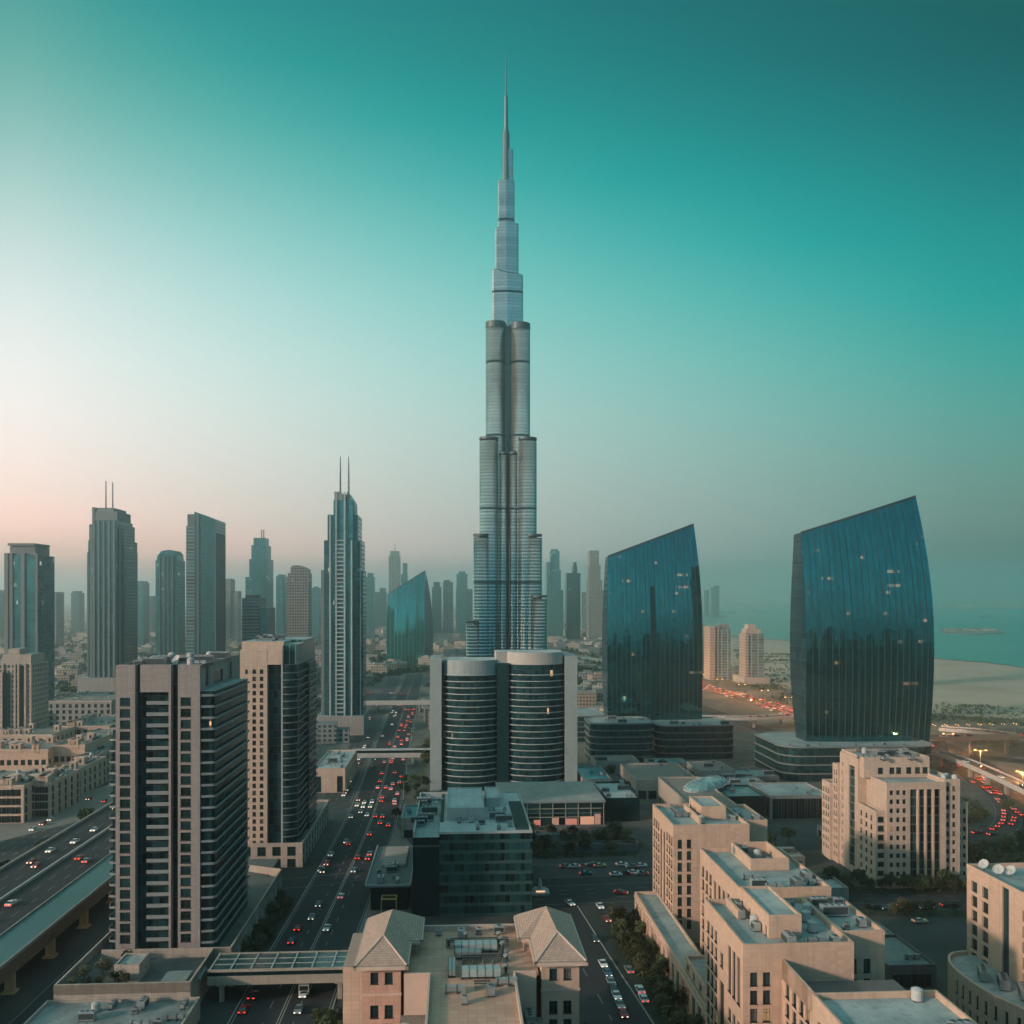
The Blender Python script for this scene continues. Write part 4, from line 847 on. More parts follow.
def hip_building():
    t = thing('hotel_block', 'beige building with two tiled hip roof corner pavilions and a paved roof terrace', 'hotel building', -18.6, 178.5, foot=(-2, 46, -80, 30))
    ze = 31.3
    # pavilions: outer edges at x=0 and x=43
    for s, x0 in ((1, 0.0), (-1, 43.4)):
        xa, xb = (x0 + 1.2, x0 + 8.4) if s > 0 else (x0 - 8.4, x0 - 1.2)
        lo = 1.2
        f = []
        for c in ((xa + xb) / 2 - 1.35 - xa, (xa + xb) / 2 + 1.35 - xa):
            f.append((c - .75, c + .75, ze - 3.9, ze - 1.75))
            for k in range(6): f.append((c - .78, c + .78, ze - 10.3 - 3.5 * k, ze - 7.9 - 3.5 * k))
        b = MB(); wl = b.wall((xa, 1.3), (xb, 1.3), 0, ze - .7, f, .35)
        side = og(2.5, 20, 5, 1.5, ze - 10.3 - 3.5 * 4, 7, 3.5, 2.1)
        wl += b.wall((xa, 26), (xa, 1.3), 0, ze - .7, side if s > 0 else side[:0], .35); wl += b.wall((xb, 1.3), (xb, 26), 0, ze - .7, side if s < 0 else side[:0], .35); b.wall((xb, 26), (xa, 26), 0, ze - .7, [])
        # the wider rear part under the L roof
        xr0, xr1 = (xb, x0 + 10.8) if s > 0 else (x0 - 10.8, xa)
        b.wall((xr0, 14.2), (xr1, 14.2), 20, ze - .7, []); b.wall((xr1, 14.2), (xr1, 26), 20, ze - .7, []); b.wall((xr0, 26), (xr0, 14.2), 20, ze - .7, [])
        b.box(xa - .15, xb + .15, 1.12, 1.3, ze - 6.0, ze - 5.6, 1)
        b.build('pavilion_wall', [PINK if s > 0 else plain('beige_render', (.46, .335, .26), .85, streak=.3), TRIM], t)
        put_windows(t, wl, None, 1, 1, most=70)
        rf, e = hip_l(s)
        rf.build('hip_roof', [TILE, TRIM], t, (x0, 0, ze)); e.build('eaves', [TRIM], t, (x0, 0, ze))
    # terrace and its walls
    zt = 28.2; b = MB()
    x0, x1 = 14.0, 29.6
    P_ = [(x0, -75), (x1, -75), (x1, 1.5), (34.6, 1.5), (34.6, 27), (8.8, 27), (8.8, 1.5), (x0, 1.5)]
    b.poly([(*p, zt) for p in P_]); b.build('terrace', [PAVER], t)
    b = MB()
    b.box(x0 - .4, x0, -75, 1.5, 18, zt + 1.1, 0); b.box(9.0, x0 - .4, 1.1, 1.6, 18, zt + 1.1, 0); b.box(x1, x1 + .4, -75, 1.5, 18, zt + 1.0, 0); b.box(x1 + .4, 34, 1.1, 1.6, 18, zt + 1.0, 0)
    b.box(11, 32.4, 26.6, 27.2, 18, zt + 1.2, 0)
    b.build('parapet', [TRIM], t)
    b = MB(); b.wall((32.4, 27.3), (11, 27.3), 0, zt + .8, []); b.box(8.4, x0 - .4, -75, 1.1, 0, 21.5, 1, 2); b.box(x1 + .4, 35, -75, 1.1, 0, 20.5, 1, 2)
    b.build('wall', [BEIGE, PINK, roofing('lower_terrace', (.15, .14, .12), (.28, .25, .21))], t)
    # low flank roof left of the left pavilion
    b = MB(); b.box(-3.2, .9, 8, 27, 0, ze - 3.2, 0, 1); b.build('flank', [BEIGE2, plain('flank_roof', (.36, .27, .22), .85)], t)
hip_building()
zt = 28.25
def equip(u, v, z, w, d, h, label, cat, mat):
    b = MB(); b.box(-w / 2, w / 2, -d / 2, d / 2, .4, h, 0)
    n = max(2, int(w / 1.3))
    for k in range(n + 1): b.box(-w / 2 + (w - .12) * k / n, -w / 2 + (w - .12) * k / n + .12, -d / 2 - .05, d / 2 + .05, 0.0, h + .05, 1)
    o = b.build('air_handler', [mat, METALD], None, (*w2(u, v), z), A); return tag(o, label, cat)
PALEM = plain('pale_teal_metal', (.33, .40, .39), .5, .2, var=.08)
equip(4.2, 193.5, zt, 8.8, 2.6, 1.7, 'long pale teal air handler in the middle of the paved roof terrace, rearmost', 'air handler', PALEM)
equip(2.6, 189.8, zt, 5.4, 2.4, 1.5, 'dull metal air handler standing in front of the rearmost one on the paved terrace', 'air handler', METAL)
equip(4.9, 180.0, zt, 7.6, 2.2, 1.8, 'long pale teal air handler nearest the camera on the paved terrace', 'air handler', PALEM)
equip(-.6, 183.0, zt, 1.5, 6.5, 1.5, 'narrow metal air handler along the left side of the terrace machinery', 'air handler', METAL)
def pipe_rack(u, v, L, label, n=4):
    b = MB()
    for k in range(n): b.tube((-L / 2, .5 * k, 1.0 + .25 * (k % 2)), (L / 2, .5 * k, 1.0 + .25 * (k % 2)), .14, 6, 0)
    for k in range(int(L / 2) + 1): x = -L / 2 + .1 + (L - .2) * k / int(L / 2); b.box(x - .08, x + .08, -.2, .5 * n - .3, 0, .9, 1)
    o = b.build('pipe_rack', [METALD, METAL], None, (*w2(u, v), zt), A); tag(o, label, 'pipes')
pipe_rack(4.6, 195.6, 13, 'dark pipe rack crossing the terrace behind the rearmost air handler')
pipe_rack(5.4, 186.2, 8, 'dark pipe rack crossing the terrace between the two pale air handlers', 5)
pipe_rack(5.0, 174.5, 3, 'short dark pipe rack on the terrace nearest the camera', 3)
def mast(u, v, z, h, label):
    b = MB(); b.box(-.5, .5, -.5, .5, 0, .25, 1); b.cyl(0, 0, .28, .25, h, 8, 0); b.cyl(0, 0, .5, h, h + .35, 8, 1)
    o = b.build('vent_pipe', [METALD, METAL], None, (*w2(u, v), z)); tag(o, label, 'vent pipe', 'vent pipes standing on the paved terrace')
for k, (u, v) in enumerate(((9.3, 194.6), (9.6, 192.4), (9.4, 190.0), (10.2, 188.0), (2.2, 196.6), (9.0, 197.0), (-1.3, 195.3), (9.8, 184.0), (9.7, 181.0))): mast(u, v, zt, R.uniform(1.6, 3.0), 'thin dark vent pipe standing among the machinery on the paved terrace')
roof_things(-3.6, 10.2, 166, 176, zt, 'the paved roof terrace of the hip roofed building', 4, 41, 'aad')
roof_things(-4, 9.5, 201.3, 203.4, zt, 'the rear edge of the paved roof terrace', 5, 43, 'aaa')
roof_things(11.8, 15.2, 150, 178, 20.5, 'the low roof left of the right pavilion', 9, 44, 'aaLa')
roof_things(-9.4, -5.8, 150, 176, 21.5, 'the lower terrace beside the left pavilion wall', 5, 45, 'adta')

# ------------------------------------------------------------------ stepped beige blocks on the right
def penthouse(u0, u1, v0, v1, z, h, label, mat=None, frame=False, door=True):
    t = thing('plant_room', label, 'plant room', u0, v0, z)
    if frame:      # open topped enclosure
        b = MB(); w, d = u1 - u0, v1 - v0
        for x0, x1, y0, y1 in ((0, w, 0, .5), (0, w, d - .5, d), (0, .5, .5, d - .5), (w - .5, w, .5, d - .5)): b.box(x0, x1, y0, y1, 0, h, 0)
        b.build('wall', [mat or BEIGE], t); r = MB(); r.quad((.5, .5, .3), (w - .5, .5, .3), (w - .5, d - .5, .3), (.5, d - .5, .3)); r.build('floor', [CONCD], t)
    else:
        l = og(1.2, (v1 - v0) - 1.2, max(1, int((v1 - v0) / 4)), 1.0, .1, 1, 3, 2.0) if door else []
        block(t, 0, u1 - u0, 0, v1 - v0, 0, h, l=l, mat=mat or BEIGE, roof=ROOF, par=.5, g=GLD, muls=0, tr=0)
    return t
FP = 3.4
def lw(D, groups, ztop, n, w=1.35, h=2.5, pitch=FP):
    r = []
    for c in groups: r += [(c - w / 2, c + w / 2, ztop - h - pitch * k, ztop - pitch * k) for k in range(n)]
    return r
def right_blocks():
    # rear block
    t = thing('apartment_block', 'beige apartment block with a long window grid, rearmost of the stepped blocks', 'apartment block', 63.0, 271.7, foot=(-8, 34, -100, 32))
    H = 34.3
    f = lw(22, (2.0, 4.7), 30.0, 8, 1.3, 2.4, 3.34)
    l = lw(28.5, (2.4, 5.6, 8.8), 30.4, 8, 2.1, 2.3, 3.34) + lw(28.5, (20.6, 23.6, 26.5), 30.4, 8, 2.0, 2.3, 3.34) + [(11.3, 13.6, 3, 29.5), (15.6, 17.9, 3, 29.5)]
    block(t, 0, 22.5, 0, 28.5, 0, H, f=f, l=l)
    t2 = thing('apartment_wing', 'set back right wing of the rearmost beige block with two window columns', 'apartment block', 85.53, 277.5)
    block(t2, 0, 7.2, 0, 22, 0, H - .3, f=lw(7, (2.1, 5.2), 27.8, 6, 1.6, 2.9), r=lw(22, (4, 9, 14), 30, 6))
    z = H - 1.05
    penthouse(74, 81.5, 282, 297, z, 4.0, 'tall beige plant room with a flat teal roof on the rearmost beige block')
    b = MB(); b.box(0, .6, 0, 19, 0, 2.0, 0); o = b.build('roof_wall', [BEIGE], None, (*w2(71.8, 276), z), A); tag(o, 'low beige dividing wall on the roof of the rearmost beige block', 'roof wall')
    roof_things(72.6, 74, 275, 281, z, 'the rearmost beige block roof beside the dividing wall', 2, 51, 'ta'); roof_things(83, 90, 279, 297, z - .3, 'the right wing roof of the rearmost beige block', 5, 52, 'aada')
    roof_things(64.5, 71, 274, 297, z, 'the left roof of the rearmost beige block', 2, 53, 'ad')
    # middle block
    t = thing('apartment_block', 'beige apartment block with a square roof frame, middle of the stepped blocks', 'apartment block', 64.6, 212.5)
    H = 34.0
    l = lw(35, (3, 6.6, 10.2), 30, 8, 2.2, 2.5) + [(c - 1.1, c + 1.1, 20.5, 29.5) for c in (14.4, 18.2, 22)] + lw(35, (14.4, 18.2, 22), 17, 4, 2.2, 2.5) + lw(35, (26, 29.4, 32.6), 30, 8, 2.0, 2.5)
    block(t, 0, 21.3, 0, 35, 0, H, l=l, f=lw(21, (8, 12), 29, 3), r=lw(35, (6, 12, 18, 24), 29, 4))
    penthouse(72.5, 82.2, 229.5, 246, H - 1.05, 2.9, 'open topped square beige roof frame full of machinery on the middle block', frame=True)
    roof_things(73.5, 81, 232, 244, H - .75, 'the floor of the square roof frame on the middle block', 4, 55, 'aat')
    roof_things(67, 84, 215, 227, H - 1.08, 'the open teal roof of the middle beige block', 6, 56, 'adta')
    b = MB(); b.wall((0, 0), (26, 0), 0, 31.2, []); b.wall((26, 0), (26, 7.0), 0, 31.2, []); b.wall((0, 7.0), (0, 0), 0, 31.2, []); b.quad((0, 0, 31.2), (26, 0, 31.2), (26, 7, 31.2), (0, 7, 31.2))
    t = thing('link_block', 'plain low beige link between the middle and the front stepped blocks', 'link block', 60.6, 205.4); b.build('wall', [BEIGE], t)
    # front block
    t = thing('apartment_block', 'beige apartment block with a tall blank stone front, closest of the stepped blocks', 'apartment block', 54.8, 178.0)
    l = lw(27, (2.2, 5.2, 8.2), 30, 8, 2.0, 2.5, 3.45) + [(c - 1.0, c + 1.0, 21.2, 30.4) for c in (18.2, 21.2, 24.2)] + lw(27, (18.2, 21.2, 24.2), 18, 5, 2.0, 2.4) + [(11, 14.2, 2, 21.0)] + [(11.6, 13.6, 24.0, 27.0)]
    block(t, 0, 21.6, 0, 27.3, 0, H, f=lw(21, (2.05, 4.55), 28.6, 8, 1.45, 2.55, 3.45), l=l)
    t2 = thing('apartment_wing', 'narrow right wing of the closest stepped block with two window columns', 'apartment block', 76.43, 184.0)
    block(t2, 0, 8.8, 0, 21, 0, H, f=lw(9, (2.4, 5.2), 28.4, 8, 1.4, 2.7, 3.9), r=lw(21, (4, 9, 14), 29, 6))
    penthouse(61.6, 68.2, 183.5, 202.5, H - 1.05, 4.6, 'tall beige plant room with a teal roof on the closest stepped block')
    b = MB(); b.box(0, .6, 0, 9, 0, 1.9, 0); o = b.build('roof_wall', [BEIGE], None, (*w2(58.9, 195), H - 1.05), A); tag(o, 'low beige dividing wall left of the plant room on the closest stepped block', 'roof wall')
    roof_things(59.7, 61.2, 186, 203, H - 1.05, 'the roof left of the closest block plant room', 4, 57, 'ata')
    roof_things(62, 75, 179.5, 182, H - 1.05, 'the front edge of the closest stepped block roof', 4, 58, 'aad')
    roof_things(70, 75.5, 184, 203, H - 1.05, 'the roof right of the closest block plant room', 4, 59, 'adt'); roof_things(78, 84, 187, 203, H - 1.05, 'the narrow wing roof of the closest block', 5, 60, 'aaLd')
    # lowest block at the bottom of the picture
    t = thing('apartment_block', 'lower beige block with a wide teal roof at the bottom right of the picture', 'apartment block', 62.3, 110.0)
    H4 = 31.0
    block(t, 0, 22.3, 0, 52.6, 0, H4, l=lw(52, (3.5, 7, 10.5, 14, 17.5, 21, 24.5, 28), 27.3, 8, 2.1, 2.7, 3.45))
    b = MB(); wl = b.wall((0, 68), (0, 52.6), 0, H4, lw(15, (3.0, 6.6, 10.2, 13.2), 27.4, 8, 2.0, 2.6, 3.5), .35); b.box(.0, .5, 52.6, 68, H4 - 3.6, H4 - .0, 0); b.build('wall', [BEIGE], t); put_windows(t, wl)
    b = MB(); b.quad((.5, 52.6, 26.6), (22, 52.6, 26.6), (22, 68, 26.6), (.5, 68, 26.6)); b.build('low_roof', [CONCD], t)
    roof_things(65, 83, 120, 161, H4 - 1.08, 'the wide teal roof at the bottom right', 9, 61, 'aadt')
right_blocks()
o = link('garage_door', None); bpy.data.objects.remove(o)
# arcaded podium along the street
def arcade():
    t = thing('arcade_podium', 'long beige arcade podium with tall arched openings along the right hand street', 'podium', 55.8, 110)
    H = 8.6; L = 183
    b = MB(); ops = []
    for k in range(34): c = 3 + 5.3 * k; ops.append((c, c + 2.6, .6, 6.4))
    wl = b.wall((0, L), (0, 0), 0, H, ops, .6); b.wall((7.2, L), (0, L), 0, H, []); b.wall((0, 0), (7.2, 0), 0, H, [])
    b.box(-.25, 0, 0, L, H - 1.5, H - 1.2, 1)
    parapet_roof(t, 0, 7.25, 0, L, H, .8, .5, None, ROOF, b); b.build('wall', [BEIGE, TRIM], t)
    put_windows(t, wl, glass('arcade_sunglow_glass', (.05, .035, .02), .2, rnd=.5, lit=.5), 1, 2)  # some panes glow, standing in for sunlight on the arches
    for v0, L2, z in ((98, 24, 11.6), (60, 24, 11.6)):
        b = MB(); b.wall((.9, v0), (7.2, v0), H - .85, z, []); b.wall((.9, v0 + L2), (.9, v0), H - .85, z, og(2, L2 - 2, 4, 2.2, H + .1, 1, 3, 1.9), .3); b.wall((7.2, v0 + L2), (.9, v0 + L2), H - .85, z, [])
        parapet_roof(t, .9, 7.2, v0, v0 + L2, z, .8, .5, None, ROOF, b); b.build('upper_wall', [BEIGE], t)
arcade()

# block at the right edge, and its rounded low wing
def edge_block():
    t = thing('apartment_block', 'beige apartment block at the right edge with satellite dishes on its roof', 'apartment block', 127, 180, foot=(-16, 40, -10, 52))
    H = 34
    l = lw(49, (3.4, 8.2), 30.5, 8, 2.6, 2.6, 3.5) + lw(49, (24, 28, 32, 36, 40, 44), 30, 7, 1.7, 2.5, 3.5) + [(15.2, 18.0, 2, 33)]
    block(t, 0, 30, 0, 49, 0, H, l=l, f=lw(30, (4, 8, 12, 16), 30, 7), depth=.5)
    for (u, v, m) in ((131, 222, DISHM), (133.5, 221, DISHM), (130, 226.5, DISHM)):
        o = link('satellite_dish', m, None, (*w2(u, v), H - 1.05), R.uniform(-.4, .4)); tag(o, ('large ' if m is DISHB else 'small ') + 'pale satellite dish on the roof of the beige block at the right edge', 'satellite dish', 'dishes on the right edge block')
    roof_things(132, 150, 195, 226, H - 1.05, 'the roof of the beige block at the right edge', 8, 71, 'aadt')
    t = thing('rounded_wing', 'low rounded beige wing with a teal roof curling around the right edge block', 'low wing', 117.5, 190)
    P_ = [(13, 36)]
    arc = [(1.2, 31), (-.4, 27), (-1.4, 20), (-1.0, 14), (.6, 8), (3.0, 2), (6.2, -6), (10.5, -16), (16, -26)]
    arc = curve([(8, 36.6), (3.6, 35.4), (.6, 31.5), (-.9, 26), (-1.3, 19), (-.6, 12), (1.4, 5), (4.4, -3), (8.6, -12), (14, -22)], 5)
    outer = [(12.95, 36.6)] + arc + [(12.95, -22)] if False else arc
    b = MB(); H2 = 13.4; wl = []
    pts = arc
    for i in range(len(pts) - 1):
        a, c = pts[i], pts[i + 1]; L = sqrt((a[0] - c[0]) ** 2 + (a[1] - c[1]) ** 2)
        ops = [(L / 2 - .55 * min(1.6, L * .5), L / 2 + .55 * min(1.6, L * .5), 8.4, 11.2), (L / 2 - .55 * min(1.6, L * .5), L / 2 + .55 * min(1.6, L * .5), 4, 6.8)] if (i % 2 == 0 and L > 1.3 and i > 12) else []
        wl += b.wall(a, c, 0, H2, ops, .3)
    ins = offset(pts, -.6)
    for i in range(len(pts) - 1):
        b.quad((*pts[i], H2), (*pts[i + 1], H2), (*ins[i + 1], H2), (*ins[i], H2)); b.quad((*ins[i], H2), (*ins[i + 1], H2), (*ins[i + 1], H2 - 1), (*ins[i], H2 - 1))
    b.build('wall', [BEIGE2], t); put_windows(t, wl)
    r = MB(); r.poly([(*p, H2 - 1) for p in (ins + [(36, -22), (36, 36)])]); r.build('roof', [ROOF], t)
    for k, (u, v) in enumerate(((121.5, 212), (123.3, 207), (124.8, 201.5))):
        o = link('air_conditioner', ACM[3], None, (*w2(u, v), H2 - 1), A + 1.15); tag(o, 'long metal air handling unit on the rounded low wing roof', 'air conditioner', 'air handlers on the rounded wing')
edge_block()

# ------------------------------------------------------------------ stepped beige hotel tower on the right
def hotel():
    t = thing('hotel_tower', 'stepped sand coloured hotel tower with a tall dark glass centre strip, right of centre', 'hotel building', 144.6, 318, foot=(-3, 42, -3, 48)); t.scale = (1, 1, .918)
    rows = []; P = 3.38
    def blk(*a, **k): block(t, *a, mat=BEIGE2, muls=0, tr=1, rows=rows, depth=.3, **k)
    G4 = lambda cols, zt_, n, w=1.25, h=1.75: lw(0, cols, zt_, n, w, h, P)
    blk(0, 3.4, 1, 16, 0, 29.0, l=G4((3.2, 7.4, 11.4), 26.6, 7, 1.5, 1.8), f=[(.7, 2.9, 1.2 + P * k, 3.2 + P * k) for k in range(8)])
    # main front with three window columns, glass centre, right columns
    b = MB(); ops = G4((1.7, 4.0, 6.2), 36.9, 11) + [(8.3, 19.0, 3.2, 37.2)] + [(.8, 1.9, 1, 3)]
    x0, x1 = 3.4, 24.4
    rows += [w for w in b.wall((x0, 0), (x1, 0), 0, 39.8, ops, .5) if w[2] < 5]
    rows += b.wall((x0, 32), (x0, 0), 0, 39.8, [], .3); b.wall((x1, 0), (x1, 32), 0, 39.8, []); b.wall((x1, 32), (x0, 32), 0, 39.8, [])
    parapet_roof(t, x0, x1, 0, 32, 39.8, 1.0, .5, None, ROOF, b); b.build('wall', [BEIGE2], t)
    q = MB(); q.quad((x0 + 8.3, .8, 3.2), (x0 + 19, .8, 3.2), (x0 + 19, .8, 37.2), (x0 + 8.3, .8, 37.2)); q.build('glass_strip', [facade('strip_glass', (.012, .045, .045), (.13, .12, .11), 3.38, 1.3, .16, .08, lit=.03, gvar=.9, litc=(1, .35, .2), lits=.25)], t)
    for x in (11.1, 13.8, 16.5): f_ = MB(); f_.box(x0 + x - .28, x0 + x + .28, -.25, .8, 2.6, 37.2, 0); f_.build('fin', [BEIGE2], t)
    f_ = MB(); f_.box(x0 + 7.5, x0 + 19.8, -1.6, 0, 2.4, 3.3, 0); f_.build('entrance_canopy', [PINK], t)
    blk(24.4, 30.0, 1.2, 30, 0, 40.6, f=[(c - .5, c + .5, z, z + 1.7) for c in (1.2, 3.4) for z in [36.2 - P * k for k in range(11)]])
    blk(30.0, 33.8, 3.2, 30, 0, 31.4, f=G4((.9, 2.7), 28.8, 8, 1.0, 1.6), r=G4((5, 9, 13, 17), 28, 7))
    # crown
    l = [(3.2, 6.2, .0 + 40.4, 41.2)]
    blk(.8, 25, 12.6, 32, 39.0, 47.0, f=[(c - .95, c + .95, 40.6, 43.0) for c in (6.2, 10.4, 12.9, 16.6, 19.8, 22.6)])
    b = MB(); ops = [(8.0, 13.2, 2.4, 42.2)] + G4((2.2,), 42, 12, 1.0, 1.8)
    rows += [w for w in b.wall((0.2, 32), (.2, 16.02), 0, 46.0, ops, .5) if w[2] < 5]
    b.wall((.2, 16.02), (3.4, 16.02), 29, 46.0, []); b.wall((3.4, 32), (.2, 32), 0, 46, []); b.quad((.2, 16.02, 46), (3.4, 16.02, 46), (3.4, 32, 46), (.2, 32, 46)); b.build('wall', [BEIGE2], t)
    q = MB(); q.quad((.7, 32 - 8.0, 2.4), (.7, 32 - 13.2, 2.4), (.7, 32 - 13.2, 42.2), (.7, 32 - 8.0, 42.2)); q.build('glass_strip', [MATS['strip_glass']], t)
    blk(-.6, 4, 32.0, 37, 0, 40.5, l=G4((1.6, 3.6), 38, 11, 1.0, 1.8)); blk(-1.6, 4, 37, 45, 0, 32.0, l=G4((1.7, 4.1, 6.3), 29.4, 8, 1.2, 1.8))
    put_windows(t, rows, GLS, 0, 1)
hotel()
roof_things(148, 168, 331.5, 349, 46.0 * .918, 'the roof of the stepped sand coloured hotel tower', 14, 81, 'aaatLd')
for k, (u, v) in enumerate(((170.3, 322), (172.3, 324), (173.9, 321.5))):
    o = link('water_tank', TANKM, None, (*w2(u, v), 39.5 * .918), 0); tag(o, 'round white water tank on the right shoulder roof of the stepped hotel', 'water tank', 'water tanks on the hotel shoulder')
# ------------------------------------------------------------------ footbridges
def footbridge():
    t = thing('footbridge', 'glass roofed footbridge crossing the boulevard in the foreground', 'footbridge', -60, 238.5)
    L = 44.5
    b = MB(); b.box(-1, L, 0, 11.2, 4.6, 5.6, 0); b.box(-1, L, -.25, 0, 4.4, 6.6, 0); b.box(-1, L, 11.2, 11.45, 4.4, 6.6, 0); b.build('deck', [plain('bridge_concrete', (.33, .28, .23), .8, streak=.4)], t)
    b = MB(); b.box(-1, L, .1, 11.1, 7.75, 7.9, 0); b.build('glass_roof', [glass('roof_glass', (.04, .085, .085), .18, rnd=.1)], t)
    b = MB(); b.box(-1, L, -.2, .25, 7.6, 8.2, 0); b.box(-1, L, 11.0, 11.4, 7.6, 8.2, 0)
    b.build('roof_beam', [MATS['bridge_concrete']], t)
    b = MB()
    for k in range(10): x = -.6 + 5.0 * k; b.box(x - .16, x + .16, .25, 11.0, 7.9, 8.12, 0)
    for y in (4, 7.5): b.box(-.4, L, y - .07, y + .07, 7.92, 8.05, 0)
    b.build('roof_ribs', [WHITE], t)
    b = MB(); b.quad((-1, .05, 5.6), (L, .05, 5.6), (L, .05, 7.6), (-1, .05, 7.6)); b.build('side_glazing', [GLD], t)
    cm = MB(); cm.box(-.55, .55, -.55, .55, 0, 4.7, 0); cm.box(-1.2, 1.2, -.7, .7, 3.9, 4.55, 0); me = cm.mesh('column', [MATS['bridge_concrete']])
    for x, y in ((2.3, 1), (2.3, 10), (31.3, 1), (31.3, 10)): link('column', me, t, (x, y, 0))
footbridge()
def slimbridge(Y, px0, px1, z, d, label, name='footbridge', rail=True):
    u0, v0 = uv(px0, Y); u1, _ = uv(px1, Y); L = u1 - u0
    t = thing(name, label, 'bridge', u0, v0)
    b = MB(); b.box(0, L, 0, d, z - 1.4, z - .2, 0); b.build('deck', [CONC], t)
    b = MB(); b.box(0, L, -.3, 0, z - 1.7, z + 1.0, 0); b.box(0, L, d, d + .3, z - 1.7, z + 1.0, 0); b.build('side_wall', [WHITE], t)
    if name == 'footbridge':
        b = MB(); b.box(0, L, -.6, d + .6, z + 2.6, z + 3.0, 0); b.build('roof', [WHITE], t)
        b = MB(); b.box(0, L, .4, d - .4, z - .2, z + 2.6, 0); b.build('side_glazing', [GLD], t)
    n = max(2, int(L / 25)); cm = MB(); cm.box(-.8, .8, .5, d - .5, 0, z - 1.4, 0); me = cm.mesh('column', [CONC])
    for k in range(n): link('column', me, t, (L * (k + .5) / n, 0, 0))
slimbridge(560, 352, 432, 7.4, 4.5, 'slim white covered footbridge over the boulevard beside the twin office block')
slimbridge(830, 356, 440, 8.0, 11, 'concrete road overpass crossing the far end of the boulevard', 'road_overpass')

# ------------------------------------------------------------------ low buildings round the crossing
def lowrise(px0, px1, Y, depth, h, label, mat, roof=None, nf=0, wh=2.6, ww=1.8, rows=1, cat='low building', name='low_building', things=3, seed=0, par=.8, z0=0, ld=0, kinds='aadL'):
    u0, v0 = uv(px0, Y); u1, _ = uv(px1, Y); W_ = u1 - u0
    t = thing(name, label, cat, u0, v0, z0, foot=(-2, W_ + 2, -2, depth + 2))
    P = (h - 1.4) / max(1, rows)
    f = [o for k in range(rows) for o in og(1.2, W_ - 1.2, nf, ww, .5 + P * k, 1, 3, min(wh, P - .7))] if nf else []
    ns = ld or (max(1, int(depth / 6)) if nf else 0)
    sd = [o for k in range(rows) for o in og(1.5, depth - 1.5, ns, ww, .5 + P * k, 1, 3, min(wh, P - .7))] if ns else []
    block(t, 0, W_, 0, depth, 0, h, f=f, l=sd if px0 > 455 else (), r=sd if px0 < 455 else (), mat=mat, roof=roof or ROOF, par=par, g=GLD, muls=1, tr=1)
    if things: roof_things(u0 + 2, u1 - 2, v0 + 2, v0 + depth - 2, z0 + h - par, 'the roof of the ' + brief(label), things, 100 + seed, kinds)
    return t, u0, v0, W_
lowrise(313, 345, 487, 60, 12.6, 'square stone low building right of the base of the lattice tower', BEIGE2, ROOFL, 2, 8, 3.0, 1, things=12, seed=1, ld=6)
# pavilion left of the glass office
def pavilion():
    t = thing('pavilion', 'low pavilion with a pale slatted roof panel beside the dark glass office', 'pavilion', -27.4, 306, foot=(0, 14, 0, 54))
    b = MB(); b.box(.4, 12.2, .5, 46, 0, 7.6, 0); b.build('wall', [GLD], t)
    b = MB(); b.box(-1.2, 13.2, -1, 48, 7.6, 8.1, 0); b.build('roof', [plain('pavilion_roof', (.13, .15, .15), .7, var=.2)], t)
    b = MB(); b.box(2.5, 10.5, 20, 44, 8.1, 9.0, 0)
    for k in range(12): b.box(2.4, 10.6, 20.6 + 2 * k, 20.9 + 2 * k, 9.0, 9.12, 1)
    b.build('roof_panel', [plain('pale_slats', (.36, .34, .31), .8), CONC], t)
    b = MB()
    for a in ((-1.3, -1.0), (13.0, 13.3)): b.box(a[0], a[1], -1.1, 48.1, 8.1, 8.7, 0)
    b.box(-1.0, 13.0, -1.2, -.9, 8.1, 8.7, 0); b.build('parapet', [BANDW], t)
    g = MB(); 
    for x0, x1, y0, y1 in ((4, 9, -4.2, -3.8), (4, 9, -.4, -.1), (4, 4.4, -3.8, -.4), (8.6, 9, -3.8, -.4)): g.box(x0, x1, y0, y1, 4.6, 5.1, 0)
    g.box(4, 4.3, -4.1, -3.8, 0, 4.6, 0); g.box(8.7, 9, -4.1, -3.8, 0, 4.6, 0)
    g.build('entrance_frame', [plain('yellow_frame', (.42, .30, .10), .7)], t)
pavilion()
roof_things(-26, -16, 308, 325, 8.1, 'the slatted roof pavilion beside the dark glass office', 6, 90, 'aaad')
t, u0, v0, W_ = lowrise(401, 420, 395, 26, 8.5, 'low shop with a turquoise canopy left of the dark glass office', TAUPE, plain('turquoise_roof', (.06, .22, .24), .6, var=.2), 2, 3, 3.5, things=2, seed=2)
